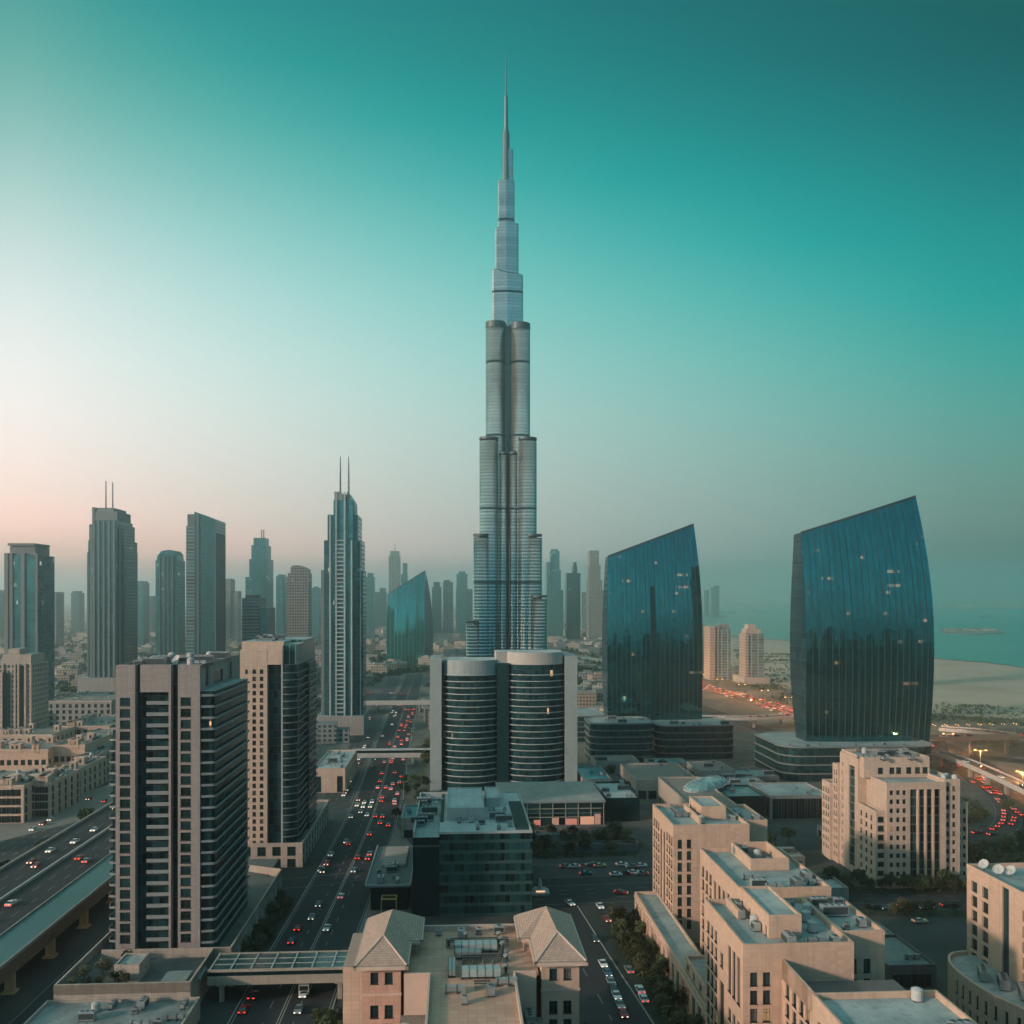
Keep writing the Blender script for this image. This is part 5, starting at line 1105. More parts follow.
# mall podium behind the glass office
MALLG = facade('mall_glass', (.014, .045, .045), (.12, .14, .135), 5.6, 5.6, .06, .05, lit=.05, litc=(1, .5, .25), lits=.5)
def mall():
    u0, v0 = uv(520, 415); t = thing('shopping_mall', 'low shopping arcade with a gridded glass front behind the dark glass office', 'shopping mall', u0 - 8, v0, foot=(0, 48, 0, 70))
    b = MB(); b.box(0, 44, 0, 42, 0, 10.4, 0, 0); b.build('glass_front', [MALLG], t)
    b = MB(); b.box(-1, 45.5, -1.2, 43, 10.4, 11.3, 0, 1); b.build('roof', [plain('mall_fascia', (.20, .23, .225), .7), roofing('mall_roof', (.24, .25, .235), (.36, .34, .30))], t)
    m = MB()
    for k in range(9): x = 5.6 * k; m.box(x - .2, x + .2, -.35, 0, 0, 10.4, 0)
    for z in (3.9, 7.6): m.box(0, 44, -.3, 0, z, z + .35, 0)
    m.build('mullions', [plain('mall_mullion', (.27, .26, .22), .7)], t)
    for k, (x, w, h, c) in enumerate(((22, 3, 3.0, (1, .35, .2)), (28, 5, 2.6, (1, .25, .15)), (34.5, 6, 3.4, (1, .4, .2)), (40.8, 2.6, 4.5, (1, .55, .35)), (14, 3, 2.2, (1, .5, .25)))):
        q = MB(); q.box(x, x + w, -.5, -.36, .8, .8 + h, 0); q.build('lit_shopfront', [emit('shop_glow_%d' % (k % 3), c, .22 + .08 * (k % 3))], t)
mall()
lowrise(606, 640, 425, 38, 10.5, 'dark glass box with a pale roof right of the shopping arcade', GLD, ROOFL, 0, things=6, seed=4)
lowrise(583, 612, 490, 40, 6.5, 'low building with a turquoise roof pool behind the dark glass box', TAUPE, plain('pool_roof', (.03, .20, .22), .35, var=.3, scale=.1), 3, 3, 3, things=2, seed=5)
lowrise(636, 700, 470, 48, 10.0, 'wide low building with a plain brown grey roof left of the dome', TAUPE, plain('brown_roof', (.22, .195, .17), .85, var=.18, scale=.08), 6, 4, 4, things=2, seed=6)
lowrise(690, 738, 395, 62, 14.0, 'low building with a grey roof deck carrying a glazed dome', TAUPE, MATS['brown_roof'], 4, 4, 4, things=0, seed=7)
def dome():
    u, v = uv(706, 440); t = thing('glass_dome', 'elongated glazed roof dome with white ribs right of centre', 'dome', u, v, 13.2, rot=A + .95)
    b = MB(); n, m = 16, 6; a, c, h = 19.0, 7.5, 2.6; rings = []
    for j in range(m + 1):
        q = j / m * pi / 2; rings.append([(a * cos(q) * cos(2 * pi * i / n), c * cos(q) * sin(2 * pi * i / n), .5 + h * sin(q)) for i in range(n)])
    for r0, r1 in zip(rings, rings[1:]):
        for i in range(n): b.quad(r0[i], r0[(i + 1) % n], r1[(i + 1) % n], r1[i], 0)
    b.build('glazing', [glass('dome_glass', (.16, .30, .30), .15, rnd=.1)], t)
    b = MB()
    for i in range(n):
        for r0, r1 in zip(rings[:-1], rings[1:-1]): b.tube(r0[i], r1[i], .16, 4, 0)
    for r in rings[1:4:2]:
        for i in range(n): b.tube(r[i], r[(i + 1) % n], .14, 4, 0)
    b.build('ribs', [WHITE], t)
    b = MB(); b.cyl(0, 0, 1, 0, .6, 20, 0, sx=a + .6, sy=c + .6); b.build('base', [BANDW], t)
dome()
lowrise(734, 772, 462, 30, 8.5, 'low building with a row of pale rooflights between the two sail towers', CONCD, roofing('teal_flat', (.14, .22, .21), (.3, .36, .35)), 4, 4, 4, things=6, seed=8)
lowrise(728, 766, 424, 26, 11.5, 'rounded teal glass pavilion behind the rearmost stepped block', GLD, roofing('teal_flat2', (.10, .2, .2), (.22, .33, .32)), 0, things=3, seed=9)
lowrise(770, 832, 428, 30, 11, 'long low building with vertical piers left of the stepped hotel', CONC, ROOF, 9, 9, 4.2, things=3, seed=10)
for a, c, Y, d, h, lab, mat_, rf in ((700, 736, 512, 30, 7, 'small flat roofed shop between the dome and the largest sail podium', CONC, 'brown_roof'), (742, 780, 500, 24, 6, 'small teal roofed shop beside the largest sail podium', CONCD, 'teal_flat'), (596, 640, 540, 22, 7, 'long flat roofed shop behind the pool roof building', TAUPE, 'brown_roof'), (650, 690, 540, 18, 6, 'flat roofed shop below the banded podium of the middle sail tower', CONC, 'teal_flat2'), (836, 866, 380, 20, 4.5, 'low flat roofed lobby left of the stepped hotel', CONC, 'brown_roof'), (768, 806, 352, 12, 4, 'low garden pavilion behind the middle stepped block', CONCD, 'teal_flat')):
    lowrise(a, c, Y, d, h, lab, mat_, MATS[rf], 4, 3, 3, things=3, seed=int(Y))
lowrise(888, 938, 243, 22, 6.0, 'low teal roofed canopy behind the closest stepped block', CONCD, roofing('canopy_roof', (.12, .18, .17), (.24, .25, .23)), 5, 3, 3, things=1, seed=11, kinds='d')
lowrise(850, 905, 262, 16, 5.0, 'low grey roof between the middle stepped block and the hotel', CONC, ROOF, 4, 3, 3, things=1, seed=12, kinds='d')
lowrise(800, 850, 312, 14, 4.6, 'flat grey garage roof at the foot of the stepped hotel', CONC, ROOF, 0, things=0, seed=13)
# garden walls and terraces left of the parking
for k, (a, c, Y, d, h, lab) in enumerate(((548, 622, 402, 4, 3.0, 'long low dark garden wall at the back of the hedge garden'), (556, 640, 372, 5, 3.4, 'long low dark pergola in the middle of the hedge garden'), (536, 560, 385, 8, 4.0, 'small dark kiosk at the left end of the hedge garden'))):
    lowrise(a, c, Y, d, h, lab, CONCD, roofing('garden_roof', (.07, .10, .09), (.13, .15, .14)), 0, things=0, cat='garden structure', name='garden_structure')
def kiosk():
    u, v = uv(540, 322); t = thing('monument', 'small floodlit stone monument beside the dark glass office', 'monument', u, v)
    b = MB(); b.box(-3, 3, -3, 3, 0, .8, 0); b.box(-2, 2, -2, 2, .8, 1.5, 0); b.cyl(0, 0, .9, 1.5, 3.4, 10, 0, r1=.6); b.cyl(0, 0, .7, 3.4, 5.0, 10, 0, r1=.25); b.build('stone', [WHITE], t)
    b = MB(); b.box(-1.5, 1.5, -2.3, -2.05, 1.0, 1.4, 0); b.build('floodlight', [emit('flood_lamp', (1, .6, .35), .8)], t)
kiosk()
# ------------------------------------------------------------------ old style rows on the left
def row(px0, px1, Y, depth, h, label, seed, rot=0.0, rows=3, mat=None, nf=8, towers=1):
    t, u0, v0, W_ = lowrise(px0, px1, Y, depth, h, label, mat or BEIGE2, roofing('old_roof', (.17, .18, .165), (.32, .28, .23)), nf, 2.8, 2.3, rows, cat='house row', name='house_row', things=10, seed=200 + seed, kinds='aaatd')
    rr = random.Random(seed)
    b = MB(); b.box(-.35, W_ + .35, -.35, 0, h - 1.1, h - .5, 0); b.build('cornice', [TRIM], t)
    for k in range(towers * 4):
        x = rr.uniform(1, W_ - 5); y = rr.uniform(0, depth - 5) if k % 2 else 0; q_ = rr.uniform(2.8, 4.2)
        pt = MB(); wl = []
        wl += pt.wall((x, y - .3), (x + q_, y - .3), h - 2, h + 2.6, [(q_ / 2 - .6, q_ / 2 + .6, h + .3, h + 2.0)], .3); pt.wall((x + q_, y - .3), (x + q_, y + q_), h - 2, h + 2.6, []); pt.wall((x, y + q_), (x, y - .3), h - 2, h + 2.6, []); pt.wall((x + q_, y + q_), (x, y + q_), h - 2, h + 2.6, [])
        pt.box(x - .25, x + q_ + .25, y - .55, y + q_ + .25, h + 2.6, h + 3.0, 1); pt.build('turret', [mat or BEIGE2, TRIM], t); put_windows(t, wl, GLD)
row(-40, 22, 420, 40, 17, 'nearest long sandstone house row at far left with a dark teal roof', 1, rows=4, nf=12, towers=2)
row(23, 50, 432, 34, 16, 'sandstone house row with a turret between the nearest row and the highway', 2, rows=4, nf=6)
row(52, 72, 470, 46, 14, 'narrow sandstone house stepping down behind the turret row', 3, rows=3, nf=4)
row(74, 92, 520, 40, 13, 'small sandstone house close to the highway left of the grey tower', 4, rows=3, nf=4, towers=0)
row(-30, 46, 520, 34, 17, 'long sunlit sandstone row with tall arcaded windows at far left', 5, rows=2, nf=11, towers=2, mat=BEIGE)
row(52, 84, 530, 70, 18, 'sunlit sandstone corner house with tall windows right of the long arcaded row', 6, rows=2, nf=5, mat=BEIGE)
row(-20, 50, 590, 40, 15, 'second sandstone row behind the arcaded row at far left', 7, rows=3, nf=10, towers=2)
row(55, 108, 630, 60, 15, 'sandstone row behind the corner house, partly behind the grey tower', 8, rows=3, nf=8, towers=2)
row(48, 110, 740, 70, 20, 'pale low block below the stepped tower with two masts', 9, rows=4, nf=10, towers=0, mat=CONC)
b = MB(); b.poly([(*w2(*p), .1) for p in ((-240, 395), (-190, 395), (-166, 440), (-160, 520), (-185, 520), (-210, 440), (-240, 418))]); structure(b.build('plaza', [plain('plaza_paving', (.21, .19, .165), .85, var=.15, scale=.05)]))

# ------------------------------------------------------------------ glass sail towers
def sail(name, label, px_l, px_r, Y, depth, ztl, ztr, base, bulge_l, bulge_r, mat, sidemat, lean=14.0, ncol=20, refl_strip=None, inset=(0, 0), foot=True, bshift=0.0):
    """sail shaped tower: bowed glass front, curving edges, slanted top"""
    u0, v0 = uv(px_l, Y); u1, _ = uv(px_r, Y); W_ = u1 - u0
    t = thing(name, label, 'glass tower', u0, v0, foot=(-6, W_ + 6, -6, depth + 8) if foot else None)
    NX, NZ = 24, 30
    def top(s): return ztl + (ztr - ztl) * s
    def edge(side, q):          # q height fraction
        bl = bulge_l if side < 0 else bulge_r
        k = sin(pi * min(1, max(0, q * .80 + .16))) - sin(pi * .16)
        return bl * k / (1 - sin(pi * .16))
    def P(s, q, back=False):
        z = base + (top(s) - base) * q
        xl = 0 - edge(-1, q) + inset[0] * max(0, q - .5) ** 2 * 4 ; xr = W_ + edge(1, q) - inset[1] * max(0, q - .5) ** 2 * 4
        x = xl + (xr - xl) * s
        zq = (z - base) / (max(ztl, ztr) - base)
        yf = lean * (max(0, zq - .30) / .70) ** 2 - 2.2 * (1 - (2 * s - 1) ** 2)
        if back:
            dq = depth * (.25 + .75 * sin(pi * min(1, q * .80 + .12)))
            return (x + bshift * max(0, 2 * s - 1) * (1 - q ** 3), yf + max(4.0, dq) + 2.2 * (1 - (2 * s - 1) ** 2), z)
        return (x, yf, z)
    b = MB(); b.uv = []
    for j in range(NZ + 1):
        for i in range(NX + 1):
            p = P(i / NX, j / NZ); b.v.append(p); b.uv.append((i / NX * W_, p[2]))
    for j in range(NZ):
        for i in range(NX):
            a = j * (NX + 1) + i; b.f.append((a, a + 1, a + NX + 2, a + NX + 1)); b.mi.append(0)
    smooth(b.build('glass_front', [mat], t))
    for s, nm in ((0, 'side_wall'), (1, 'side_wall')):
        b = MB(); b.uv = []
        for j in range(NZ + 1):
            f_, k_ = P(s, j / NZ), P(s, j / NZ, True)
            if s == 0: b.v += [k_, f_]; b.uv += [(k_[1], k_[2]), (f_[1], f_[2])]
            else: b.v += [f_, k_]; b.uv += [(f_[1], f_[2]), (k_[1], k_[2])]
        for j in range(NZ): b.f.append((2 * j, 2 * j + 1, 2 * j + 3, 2 * j + 2)); b.mi.append(0)
        b.build(nm, [sidemat], t)
    b = MB(); b.uv = []
    for j in range(NZ + 1):
        for i in range(NX + 1): p = P(1 - i / NX, j / NZ, True); b.v.append(p); b.uv.append((i / NX * W_, p[2]))
    for j in range(NZ):
        for i in range(NX): a = j * (NX + 1) + i; b.f.append((a, a + 1, a + NX + 2, a + NX + 1)); b.mi.append(0)
    b.build('glass_back', [mat], t)
    b = MB()
    for i in range(NX):
        a, c, d, e = P(i / NX, 1), P((i + 1) / NX, 1), P((i + 1) / NX, 1, True), P(i / NX, 1, True); b.quad(a, c, d, e)
    b.build('roof', [CONCD], t)
    # mullion fins standing proud of the front
    b = MB()
    for i in range(1, ncol):
        s = i / ncol
        for j in range(NZ):
            a, c = P(s, j / NZ), P(s, (j + 1) / NZ)
            for dx in (-1,):
                w = W_ / ncol * .05
                b.quad((a[0] - w, a[1] - .22, a[2]), (a[0] + w, a[1] - .22, a[2]), (c[0] + w, c[1] - .22, c[2]), (c[0] - w, c[1] - .22, c[2]))
                b.quad((a[0] + w, a[1] - .22, a[2]), (a[0] + w, a[1] + .1, a[2]), (c[0] + w, c[1] + .1, c[2]), (c[0] + w, c[1] - .22, c[2]))
                b.quad((a[0] - w, a[1] + .1, a[2]), (a[0] - w, a[1] - .22, a[2]), (c[0] - w, c[1] - .22, c[2]), (c[0] - w, c[1] + .1, c[2]))
    b.build('mullions', [METALD], t)
    b = MB()
    for i in range(NX):
        a, c = P(i / NX, 1), P((i + 1) / NX, 1)
        b.quad((a[0], a[1] - .3, a[2] - .5), (c[0], c[1] - .3, c[2] - .5), (c[0], c[1] - .3, c[2] + .9), (a[0], a[1] - .3, a[2] + .9)); b.quad((a[0], a[1] - .3, a[2] + .9), (c[0], c[1] - .3, c[2] + .9), (c[0], c[1] + .5, c[2] + .9), (a[0], a[1] + .5, a[2] + .9)); b.quad((c[0], c[1] + .5, c[2] - .2), (a[0], a[1] + .5, a[2] - .2), (a[0], a[1] + .5, a[2] + .9), (c[0], c[1] + .5, c[2] + .9))
    b.build('roof_edge', [METALD], t)
    if refl_strip:  # dark strip painting the reflection of a thin tall tower onto the glass
        b = MB(); s = refl_strip[0]
        for j in range(int(NZ * refl_strip[1])):
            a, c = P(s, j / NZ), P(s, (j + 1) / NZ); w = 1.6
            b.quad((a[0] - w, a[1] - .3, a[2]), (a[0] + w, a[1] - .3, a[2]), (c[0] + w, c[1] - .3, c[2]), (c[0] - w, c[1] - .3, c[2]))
        b.build('reflection_strip', [GLD], t)
    return t
SAILG = facade('sail_glass', (.038, .22, .235), (.006, .03, .034), 4.0, 2.1, .025, .07, tilt=.012, lit=.045, rough=.06, metal=.93, gvar=.16, litc=(1, .60, .30), lits=.26, uvs=True)
SAILS = facade('sail_side', (.012, .045, .055), (.015, .04, .048), 4.0, 1.4, .12, .08, lit=.0, rough=.15, gvar=.5, uvs=True)
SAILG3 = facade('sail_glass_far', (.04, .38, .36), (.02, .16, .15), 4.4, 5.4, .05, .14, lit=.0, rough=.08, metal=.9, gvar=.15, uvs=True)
sail('sail_tower', 'largest blue glass sail tower with slanted top, standing at the right', 806.5, 932, 540, 26, 137, 158.5, 11, 0.3, 3.6, SAILG, SAILS, 5, 20, None, (-2.3, 2.4))
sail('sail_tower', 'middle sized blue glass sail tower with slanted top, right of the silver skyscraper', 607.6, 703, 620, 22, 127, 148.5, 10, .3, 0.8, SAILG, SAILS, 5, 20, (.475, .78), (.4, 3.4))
sail('sail_tower', 'small distant teal glass sail tower left of the silver skyscraper', 387, 424, 1418, 40, 105, 141, 0, 1.0, 1, SAILG3, SAILS, 11, 14, None, (0, -2), bshift=12)
def banded(px0, px1, Y, depth, h, n, label, name='podium', cat='podium', r=8.0, roof=None):
    """low glass podium with rounded corners and pale floor bands"""
    u0, v0 = uv(px0, Y); u1, _ = uv(px1, Y); W_ = u1 - u0
    t = thing(name, label, cat, u0, v0, foot=(-2, W_ + 2, -2, depth + 2))
    def outline(g):
        o = []
        for cx, cy, a0 in ((W_ - r, r, -pi / 2), (W_ - r, depth - r, 0), (r, depth - r, pi / 2), (r, r, pi)):
            for k in range(7): a = a0 + pi / 2 * k / 6; o.append((cx + (r + g) * cos(a), cy + (r + g) * sin(a)))
        return o
    b = MB(); b.prism(outline(0), 0, h - .6, 0, 1); b.build('glazing', [CURV, roof or ROOF], t)
    o = outline(.5); bm_ = MB()
    i = len(o); q = outline(-.3)
    for k in range(i):
        j = (k + 1) % i
        bm_.quad((*o[k], 0), (*o[j], 0), (*o[j], .5), (*o[k], .5)); bm_.quad((*o[k], .7), (*o[j], .7), (*q[j], .7), (*q[k], .7)); bm_.quad((*o[j], 0), (*o[k], 0), (*q[k], 0), (*q[j], 0)); bm_.quad((*q[j], 0), (*q[k], 0), (*q[k], .7), (*q[j], .7))
    me = bm_.mesh('floor_band', [BAND])
    for k in range(n): link('floor_band', me, t, (0, 0, h * (k + 1) / n - .7))
    return t, u0, v0, W_
t, u0, v0, W_ = banded(591, 656, 575, 34, 24, 6, 'banded dark glass podium with white floor lines left of the middle sail tower')
roof_things(u0 + 4, u0 + W_ - 4, v0 + 4, v0 + 28, 23.4, 'the left podium of the middle sail tower', 6, 301, 'aadL')
t, u0, v0, W_ = banded(658, 738, 588, 40, 21, 5, 'banded dark glass podium with white floor lines right of the middle sail tower')
roof_things(u0 + 4, u0 + W_ - 4, v0 + 4, v0 + 10, 20.4, 'the right podium of the middle sail tower', 5, 302, 'aadL')
t, u0, v0, W_ = banded(784, 945, 516, 60, 19, 4, 'banded dark glass podium with white floor lines under the largest sail tower', r=12)
roof_things(u0 + 4, u0 + W_ - 14, v0 + 2.5, v0 + 7, 18.4, 'the podium roof in front of the largest sail tower', 7, 303, 'aad')
banded(560, 606, 660, 50, 18, 5, 'low banded glass building behind the twin office block, left of the middle sail tower')

# ------------------------------------------------------------------ the silver skyscraper
def skyscraper():
    Y = 800.0; k = Y / F; uc, vc = uv(507.5, Y); S = Y / 1610.0
    t = thing('skyscraper', 'very tall stepped silver skyscraper with rounded tiers and a needle spire in the centre', 'skyscraper', uc, vc, foot=(-50, 50, -40, 40))
    Zp = lambda py: zy(py, Y)
    m, n, b_ = new_mat('silver_cladding'); tcn = n.node('ShaderNodeTexCoord'); s = n.node('ShaderNodeSeparateXYZ'); n.l.new(tcn.outputs['Object'], s.inputs[0])
    z = s.outputs[2]; ang = n.m('ADD', n.m('MULTIPLY', s.outputs[0], .9), n.m('MULTIPLY', s.outputs[1], .6))
    FH = 2.7
    f1 = n.m('FRACT', n.m('DIVIDE', z, FH))
    low = n.m('SUBTRACT', 1.0, n.m('DIVIDE', n.m('SUBTRACT', z, 60.0), 190.0, clamp=True), clamp=True)
    band = n.m('LESS_THAN', f1, n.m('ADD', .30, n.m('MULTIPLY', low, .42)))
    mech = n.m('LESS_THAN', n.m('FRACT', n.m('DIVIDE', n.m('ADD', z, 10.0), 61.0)), .03)
    wn = n.node('ShaderNodeTexWhiteNoise'); wn.noise_dimensions = '1D'; n.put(wn.inputs['W'], n.m('FLOOR', n.m('DIVIDE', z, FH)))
    wv = n.node('ShaderNodeTexWhiteNoise'); wv.noise_dimensions = '2D'; cvv = n.node('ShaderNodeCombineXYZ'); n.put(cvv.inputs[0], n.m('FLOOR', n.m('DIVIDE', ang, 1.3))); n.put(cvv.inputs[1], n.m('FLOOR', n.m('DIVIDE', z, FH))); n.l.new(cvv.outputs[0], wv.inputs['Vector'])
    c = n.mix(n.m('ADD', n.m('MULTIPLY', wn.outputs['Value'], .7), n.m('MULTIPLY', wv.outputs['Value'], .3)), (.54, .515, .48), (.78, .735, .67))
    c = n.mix(n.m('MULTIPLY', band, n.m('ADD', .25, n.m('MULTIPLY', low, .68))), c, (.045, .065, .068))
    v1 = n.m('LESS_THAN', n.m('FRACT', n.m('DIVIDE', ang, 1.3)), .25); c = n.mix(n.m('MULTIPLY', v1, n.m('ADD', .06, n.m('MULTIPLY', low, .4))), c, (.03, .06, .065))
    c = n.mix(mech, c, (.05, .07, .075))
    n.l.new(c, b_.inputs['Base Color']); b_.inputs['Metallic'].default_value = .86; n.put(b_.inputs['Roughness'], n.m('ADD', .17, n.m('MULTIPLY', wn.outputs['Value'], .07)))
    tg = n.node('ShaderNodeTangent'); tg.direction_type = 'RADIAL'; tg.axis = 'Z'; n.l.new(tg.outputs[0], b_.inputs['Tangent']); b_.inputs['Anisotropic'].default_value = .0; b_.inputs['Anisotropic Rotation'].default_value = .25
    SIL = m; CAP = plain('silver_cap', (.07, .09, .095), .5, .4)
    def tier(px, r, ytop, dy, cap=True, n_=28, sy=1.0):
        x = (px - 507.5) * k; rr = r * k; zt_ = Zp(ytop); dy *= S; b = MB()
        b.prism([(rr * (1 + .0015 * cos(24 * 2 * pi * q / 96)) * cos(2 * pi * q / 96), sy * rr * (1 + .0015 * cos(24 * 2 * pi * q / 96)) * sin(2 * pi * q / 96)) for q in range(96)], 0, zt_ - 2.5, 0, 1)
        o = b.build('tier', [SIL, CAP], t, (x, dy, 0))
        for p in o.data.polygons: p.use_smooth = p.normal.z < .5
        c_ = MB(); c_.cyl(0, 0, rr * 1.015, zt_ - (4.5 if ytop < 330 else 1.3), zt_ + .6, n_, 0, 0, sy=sy); c_.build('tier_cap', [CAP], o)
    tier(473.5, 7.4, 621, -34); tier(481.6, 8.6, 536, -30); tier(488.6, 9.6, 441, -24); tier(495.1, 9.7, 326, -14)
    tier(537, 8.2, 596, -40); tier(532.2, 8.3, 536, -30); tier(526.0, 9.6, 441, -24); tier(519.6, 9.9, 327, -14)
    tier(502.5, 4, 455, -26); tier(512.5, 4, 455, -26); tier(497.5, 5.5, 470, -20); tier(517.5, 5.5, 470, -20)
    b = MB(); b.box(-1.6 * k, 1.0 * k, -22 * S, -8 * S, 0, Zp(330), 0); b.build('recess', [plain('seam_dark', (.03, .045, .05), .6)], t)
    def shaft(x0, xr, x1, d, ytl, ytr, z0):
        X = lambda p: (p - 507.5) * k; d *= S
        pts = [(X(x0), 0), (X(x0) + .12 * (X(xr) - X(x0)), -d * .62), (X(xr), -d), (X(x1) - .12 * (X(x1) - X(xr)), -d * .62), (X(x1), 0), (X(x1) * .6, d), (X(x0) * .6, d)]
        b = MB(); b.prism(pts, z0 * S, lambda p: Zp(ytl) if p[0] < X(xr) - 1 else Zp(ytr), 0, 1); b.build('upper_shaft', [SIL, CAP], t)
    shaft(491.8, 507, 523.2, 11, 270, 275, 300); shaft(495, 506, 518.6, 8.5, 229, 224, 600); shaft(498, 506, 514.6, 7, 181, 181, 700); shaft(501.5, 506, 513.3, 5.5, 176, 150, 760)
    b = MB(); x = (506 - 507.5) * k
    b.cyl(x, 0, 3.9 * k, Zp(185), Zp(132), 12, 0, 0, r1=3.5 * k); b.cyl(x, 0, 2.2 * k, Zp(132), Zp(96), 10, 0, 0, r1=1.7 * k); b.cyl(x, 0, .8 * k, Zp(96), Zp(53), 8, 0, 0, r1=.4 * k); b.build('spire', [plain('spire_steel', (.10, .15, .16), .5, .6)], t)
skyscraper()
# ------------------------------------------------------------------ lattice tower and the towers on the left
TG1 = facade('tower_glass_dark', (.04, .15, .16), (.035, .075, .08), 3.3, 2.6, .20, .12, metal=.55, gvar=.28, lit=.004, rough=.15, litc=(1, .8, .55), lits=.35)
TG2 = facade('tower_glass_teal', (.05, .21, .22), (.03, .085, .09), 3.5, 3.4, .14, .09, metal=.55, gvar=.28, lit=.006, rough=.15, litc=(.9, .9, .8), lits=.4)
TG3 = facade('tower_stone_glass', (.02, .06, .065), (.26, .24, .22), 3.3, 3.0, .34, .30, lit=.004, rough=.2, litc=(1, .8, .55), lits=.5)
TG4 = facade('tower_banded', (.03, .10, .11), (.17, .21, .21), 3.4, 40, .45, .0, lit=0, rough=.2)
TG5 = facade('tower_sand', (.04, .065, .065), (.40, .31, .26), 3.3, 2.6, .42, .45, lit=.0, rough=.3)
TG6 = facade('tower_grid', (.04, .10, .105), (.30, .31, .295), 3.3, 7.5, .2, .16, lit=.0, rough=.3)
PIERG = plain('grey_pier', (.15, .175, .175), .7, streak=.3)
PIERD = plain('dark_pier', (.09, .12, .12), .7)
def bt(label, px0, px1, Y, depth, name='tower', cat='tower', group=None):
    """the two pixels are the whole silhouette: front plus the side that shows"""
    f0, f1 = px0, px1; d = depth * .9
    if px1 < 455: f1 = max(455 + (px1 - 455) * (Y + d) / Y, px0 + .45 * (px1 - px0))
    elif px0 > 455: f0 = min(455 + (px0 - 455) * (Y + d) / Y, px1 - .45 * (px1 - px0))
    u0, v0 = uv(f0, Y); u1, _ = uv(f1, Y); W_ = u1 - u0
    t = thing(name, label, cat, u0, v0, group=group, foot=(-3, W_ + 3, -3, depth + 3))
    return t, W_, (lambda px: (px - px0) / (px1 - px0) * W_), (lambda py: zy(py, Y))
def vol(t, x0, x1, y0, y1, z0, z1, m, roof=None, name='shaft'):
    b = MB(); b.box(x0, x1, y0, y1, z0, z1, 0, 1); return b.build(name, [m, roof or ROOF], t)
# tall tower with a white lattice and two masts
t, W_, X, Z = bt('dark stepped tower with a white ladder of balconies and twin masts', 320, 366, 693, 34)
vol(t, X(320), X(366), 6, 30, 0, Z(570), TG1); vol(t, X(323.5), X(364.5), 4, 31, 0, Z(540), TG1); vol(t, X(327.8), X(361), 2, 32, 0, Z(514.5), TG1); vol(t, X(334.5), X(356), .5, 30, 0, Z(500), TG2)
vol(t, X(320), X(323.4), 5.5, 6, 0, Z(570.5), PIERG, None, 'pier')
for px, top, w in ((331, 514, 1.0), (337.6, 492, .8), (346.8, 492, 1.2), (354.4, 540, 1.0), (363.6, 541, .8)):
    vol(t, X(px) - w / 2, X(px) + w / 2, -.9 if px < 360 else 3, .6 if px < 360 else 4.2, 0, Z(top), BANDW, None, 'fin')
vol(t, X(335), X(341.5), 3, 26, Z(500), Z(491), PIERG, None, 'crown')
vol(t, X(341), X(347), 3, 26, Z(500), Z(493), MATS['grey_render'], None, 'crown')
b = MB(); pr = [(X(349), Z(514)), (X(357.3), Z(514)), (X(357.3), Z(505)), (X(356), Z(500)), (X(353.5), Z(496)), (X(351), Z(492.5)), (X(349), Z(491))]
i0 = len(b.v); n_ = len(pr)
b.v += [(p[0], 1.0, p[1]) for p in pr] + [(p[0], 22.0, p[1]) for p in pr]
b.f.append(tuple(range(n_))); b.mi.append(0); b.f.append(tuple(reversed(range(n_, 2 * n_)))); b.mi.append(0)
for q in range(n_): r_ = (q + 1) % n_; b.f.append((q, n_ + q, n_ + r_, r_)); b.mi.append(0)
b.build('curved_crown', [plain('crown_glass_pale', (.16, .27, .27), .4)], t)
bb = MB(); bb.box(X(336.6), X(346.2), -.6, .6, 0, .9, 0); me = bb.mesh('balcony', [BANDW])
for q in range(46): link('balcony', me, t, (0, 0, 4 + (Z(541) - 4) * q / 45))
for px in (340.6, 349.8):
    b = MB(); b.cyl(X(px), 8, .75, Z(500), Z(475), 8, 0, r1=.6); b.cyl(X(px), 8, .6, Z(475), Z(454.6), 8, 0, r1=.3); b.build('mast', [PIERG], t)
vol(t, X(316), X(368), -3, 36, 0, 14, CONC, ROOF, 'base')
# stepped tower with two masts on the left
t, W_, X, Z = bt('broad stepped dark tower with two masts on its grey crown, left of centre-left', 84, 136, 930, 48)
for a, c, y, y0, m in ((84, 136, 551, 10, TG1), (86, 135.5, 540, 7, TG1), (89, 132, 524, 4, TG1), (94.5, 129, 520, 1, TG2)): vol(t, X(a), X(c), y0, 46, 0, Z(y), m)
vol(t, X(94.5), X(129), 1.2, 40, Z(520), Z(511), PIERG, None, 'crown'); vol(t, X(97), X(123.5), 2, 38, Z(511), Z(507.5), PIERG, None, 'crown'); vol(t, X(94.5), X(98), .8, 30, Z(523), Z(507), PIERG, None, 'crown')
for px in (84.5, 92, 97.5, 104, 111, 118, 125, 131.5): vol(t, X(px) - .9, X(px) + .9, -.3 if 94 < px < 129 else (3 if 88 < px < 133 else 9), 5 if 94 < px < 129 else 12, 0, Z(552 if px < 88 else (527 if 94 > px or px > 129 else 521)), PIERG, None, 'fin')
for px, y in ((106.8, 479), (116.2, 480.5)): b = MB(); b.cyl(X(px), 14, .8, Z(509), Z(y), 8, 0, r1=.5); b.build('mast', [PIERG], t)
vol(t, X(78), X(142), -6, 52, 0, 22, CONC, ROOF, 'base')
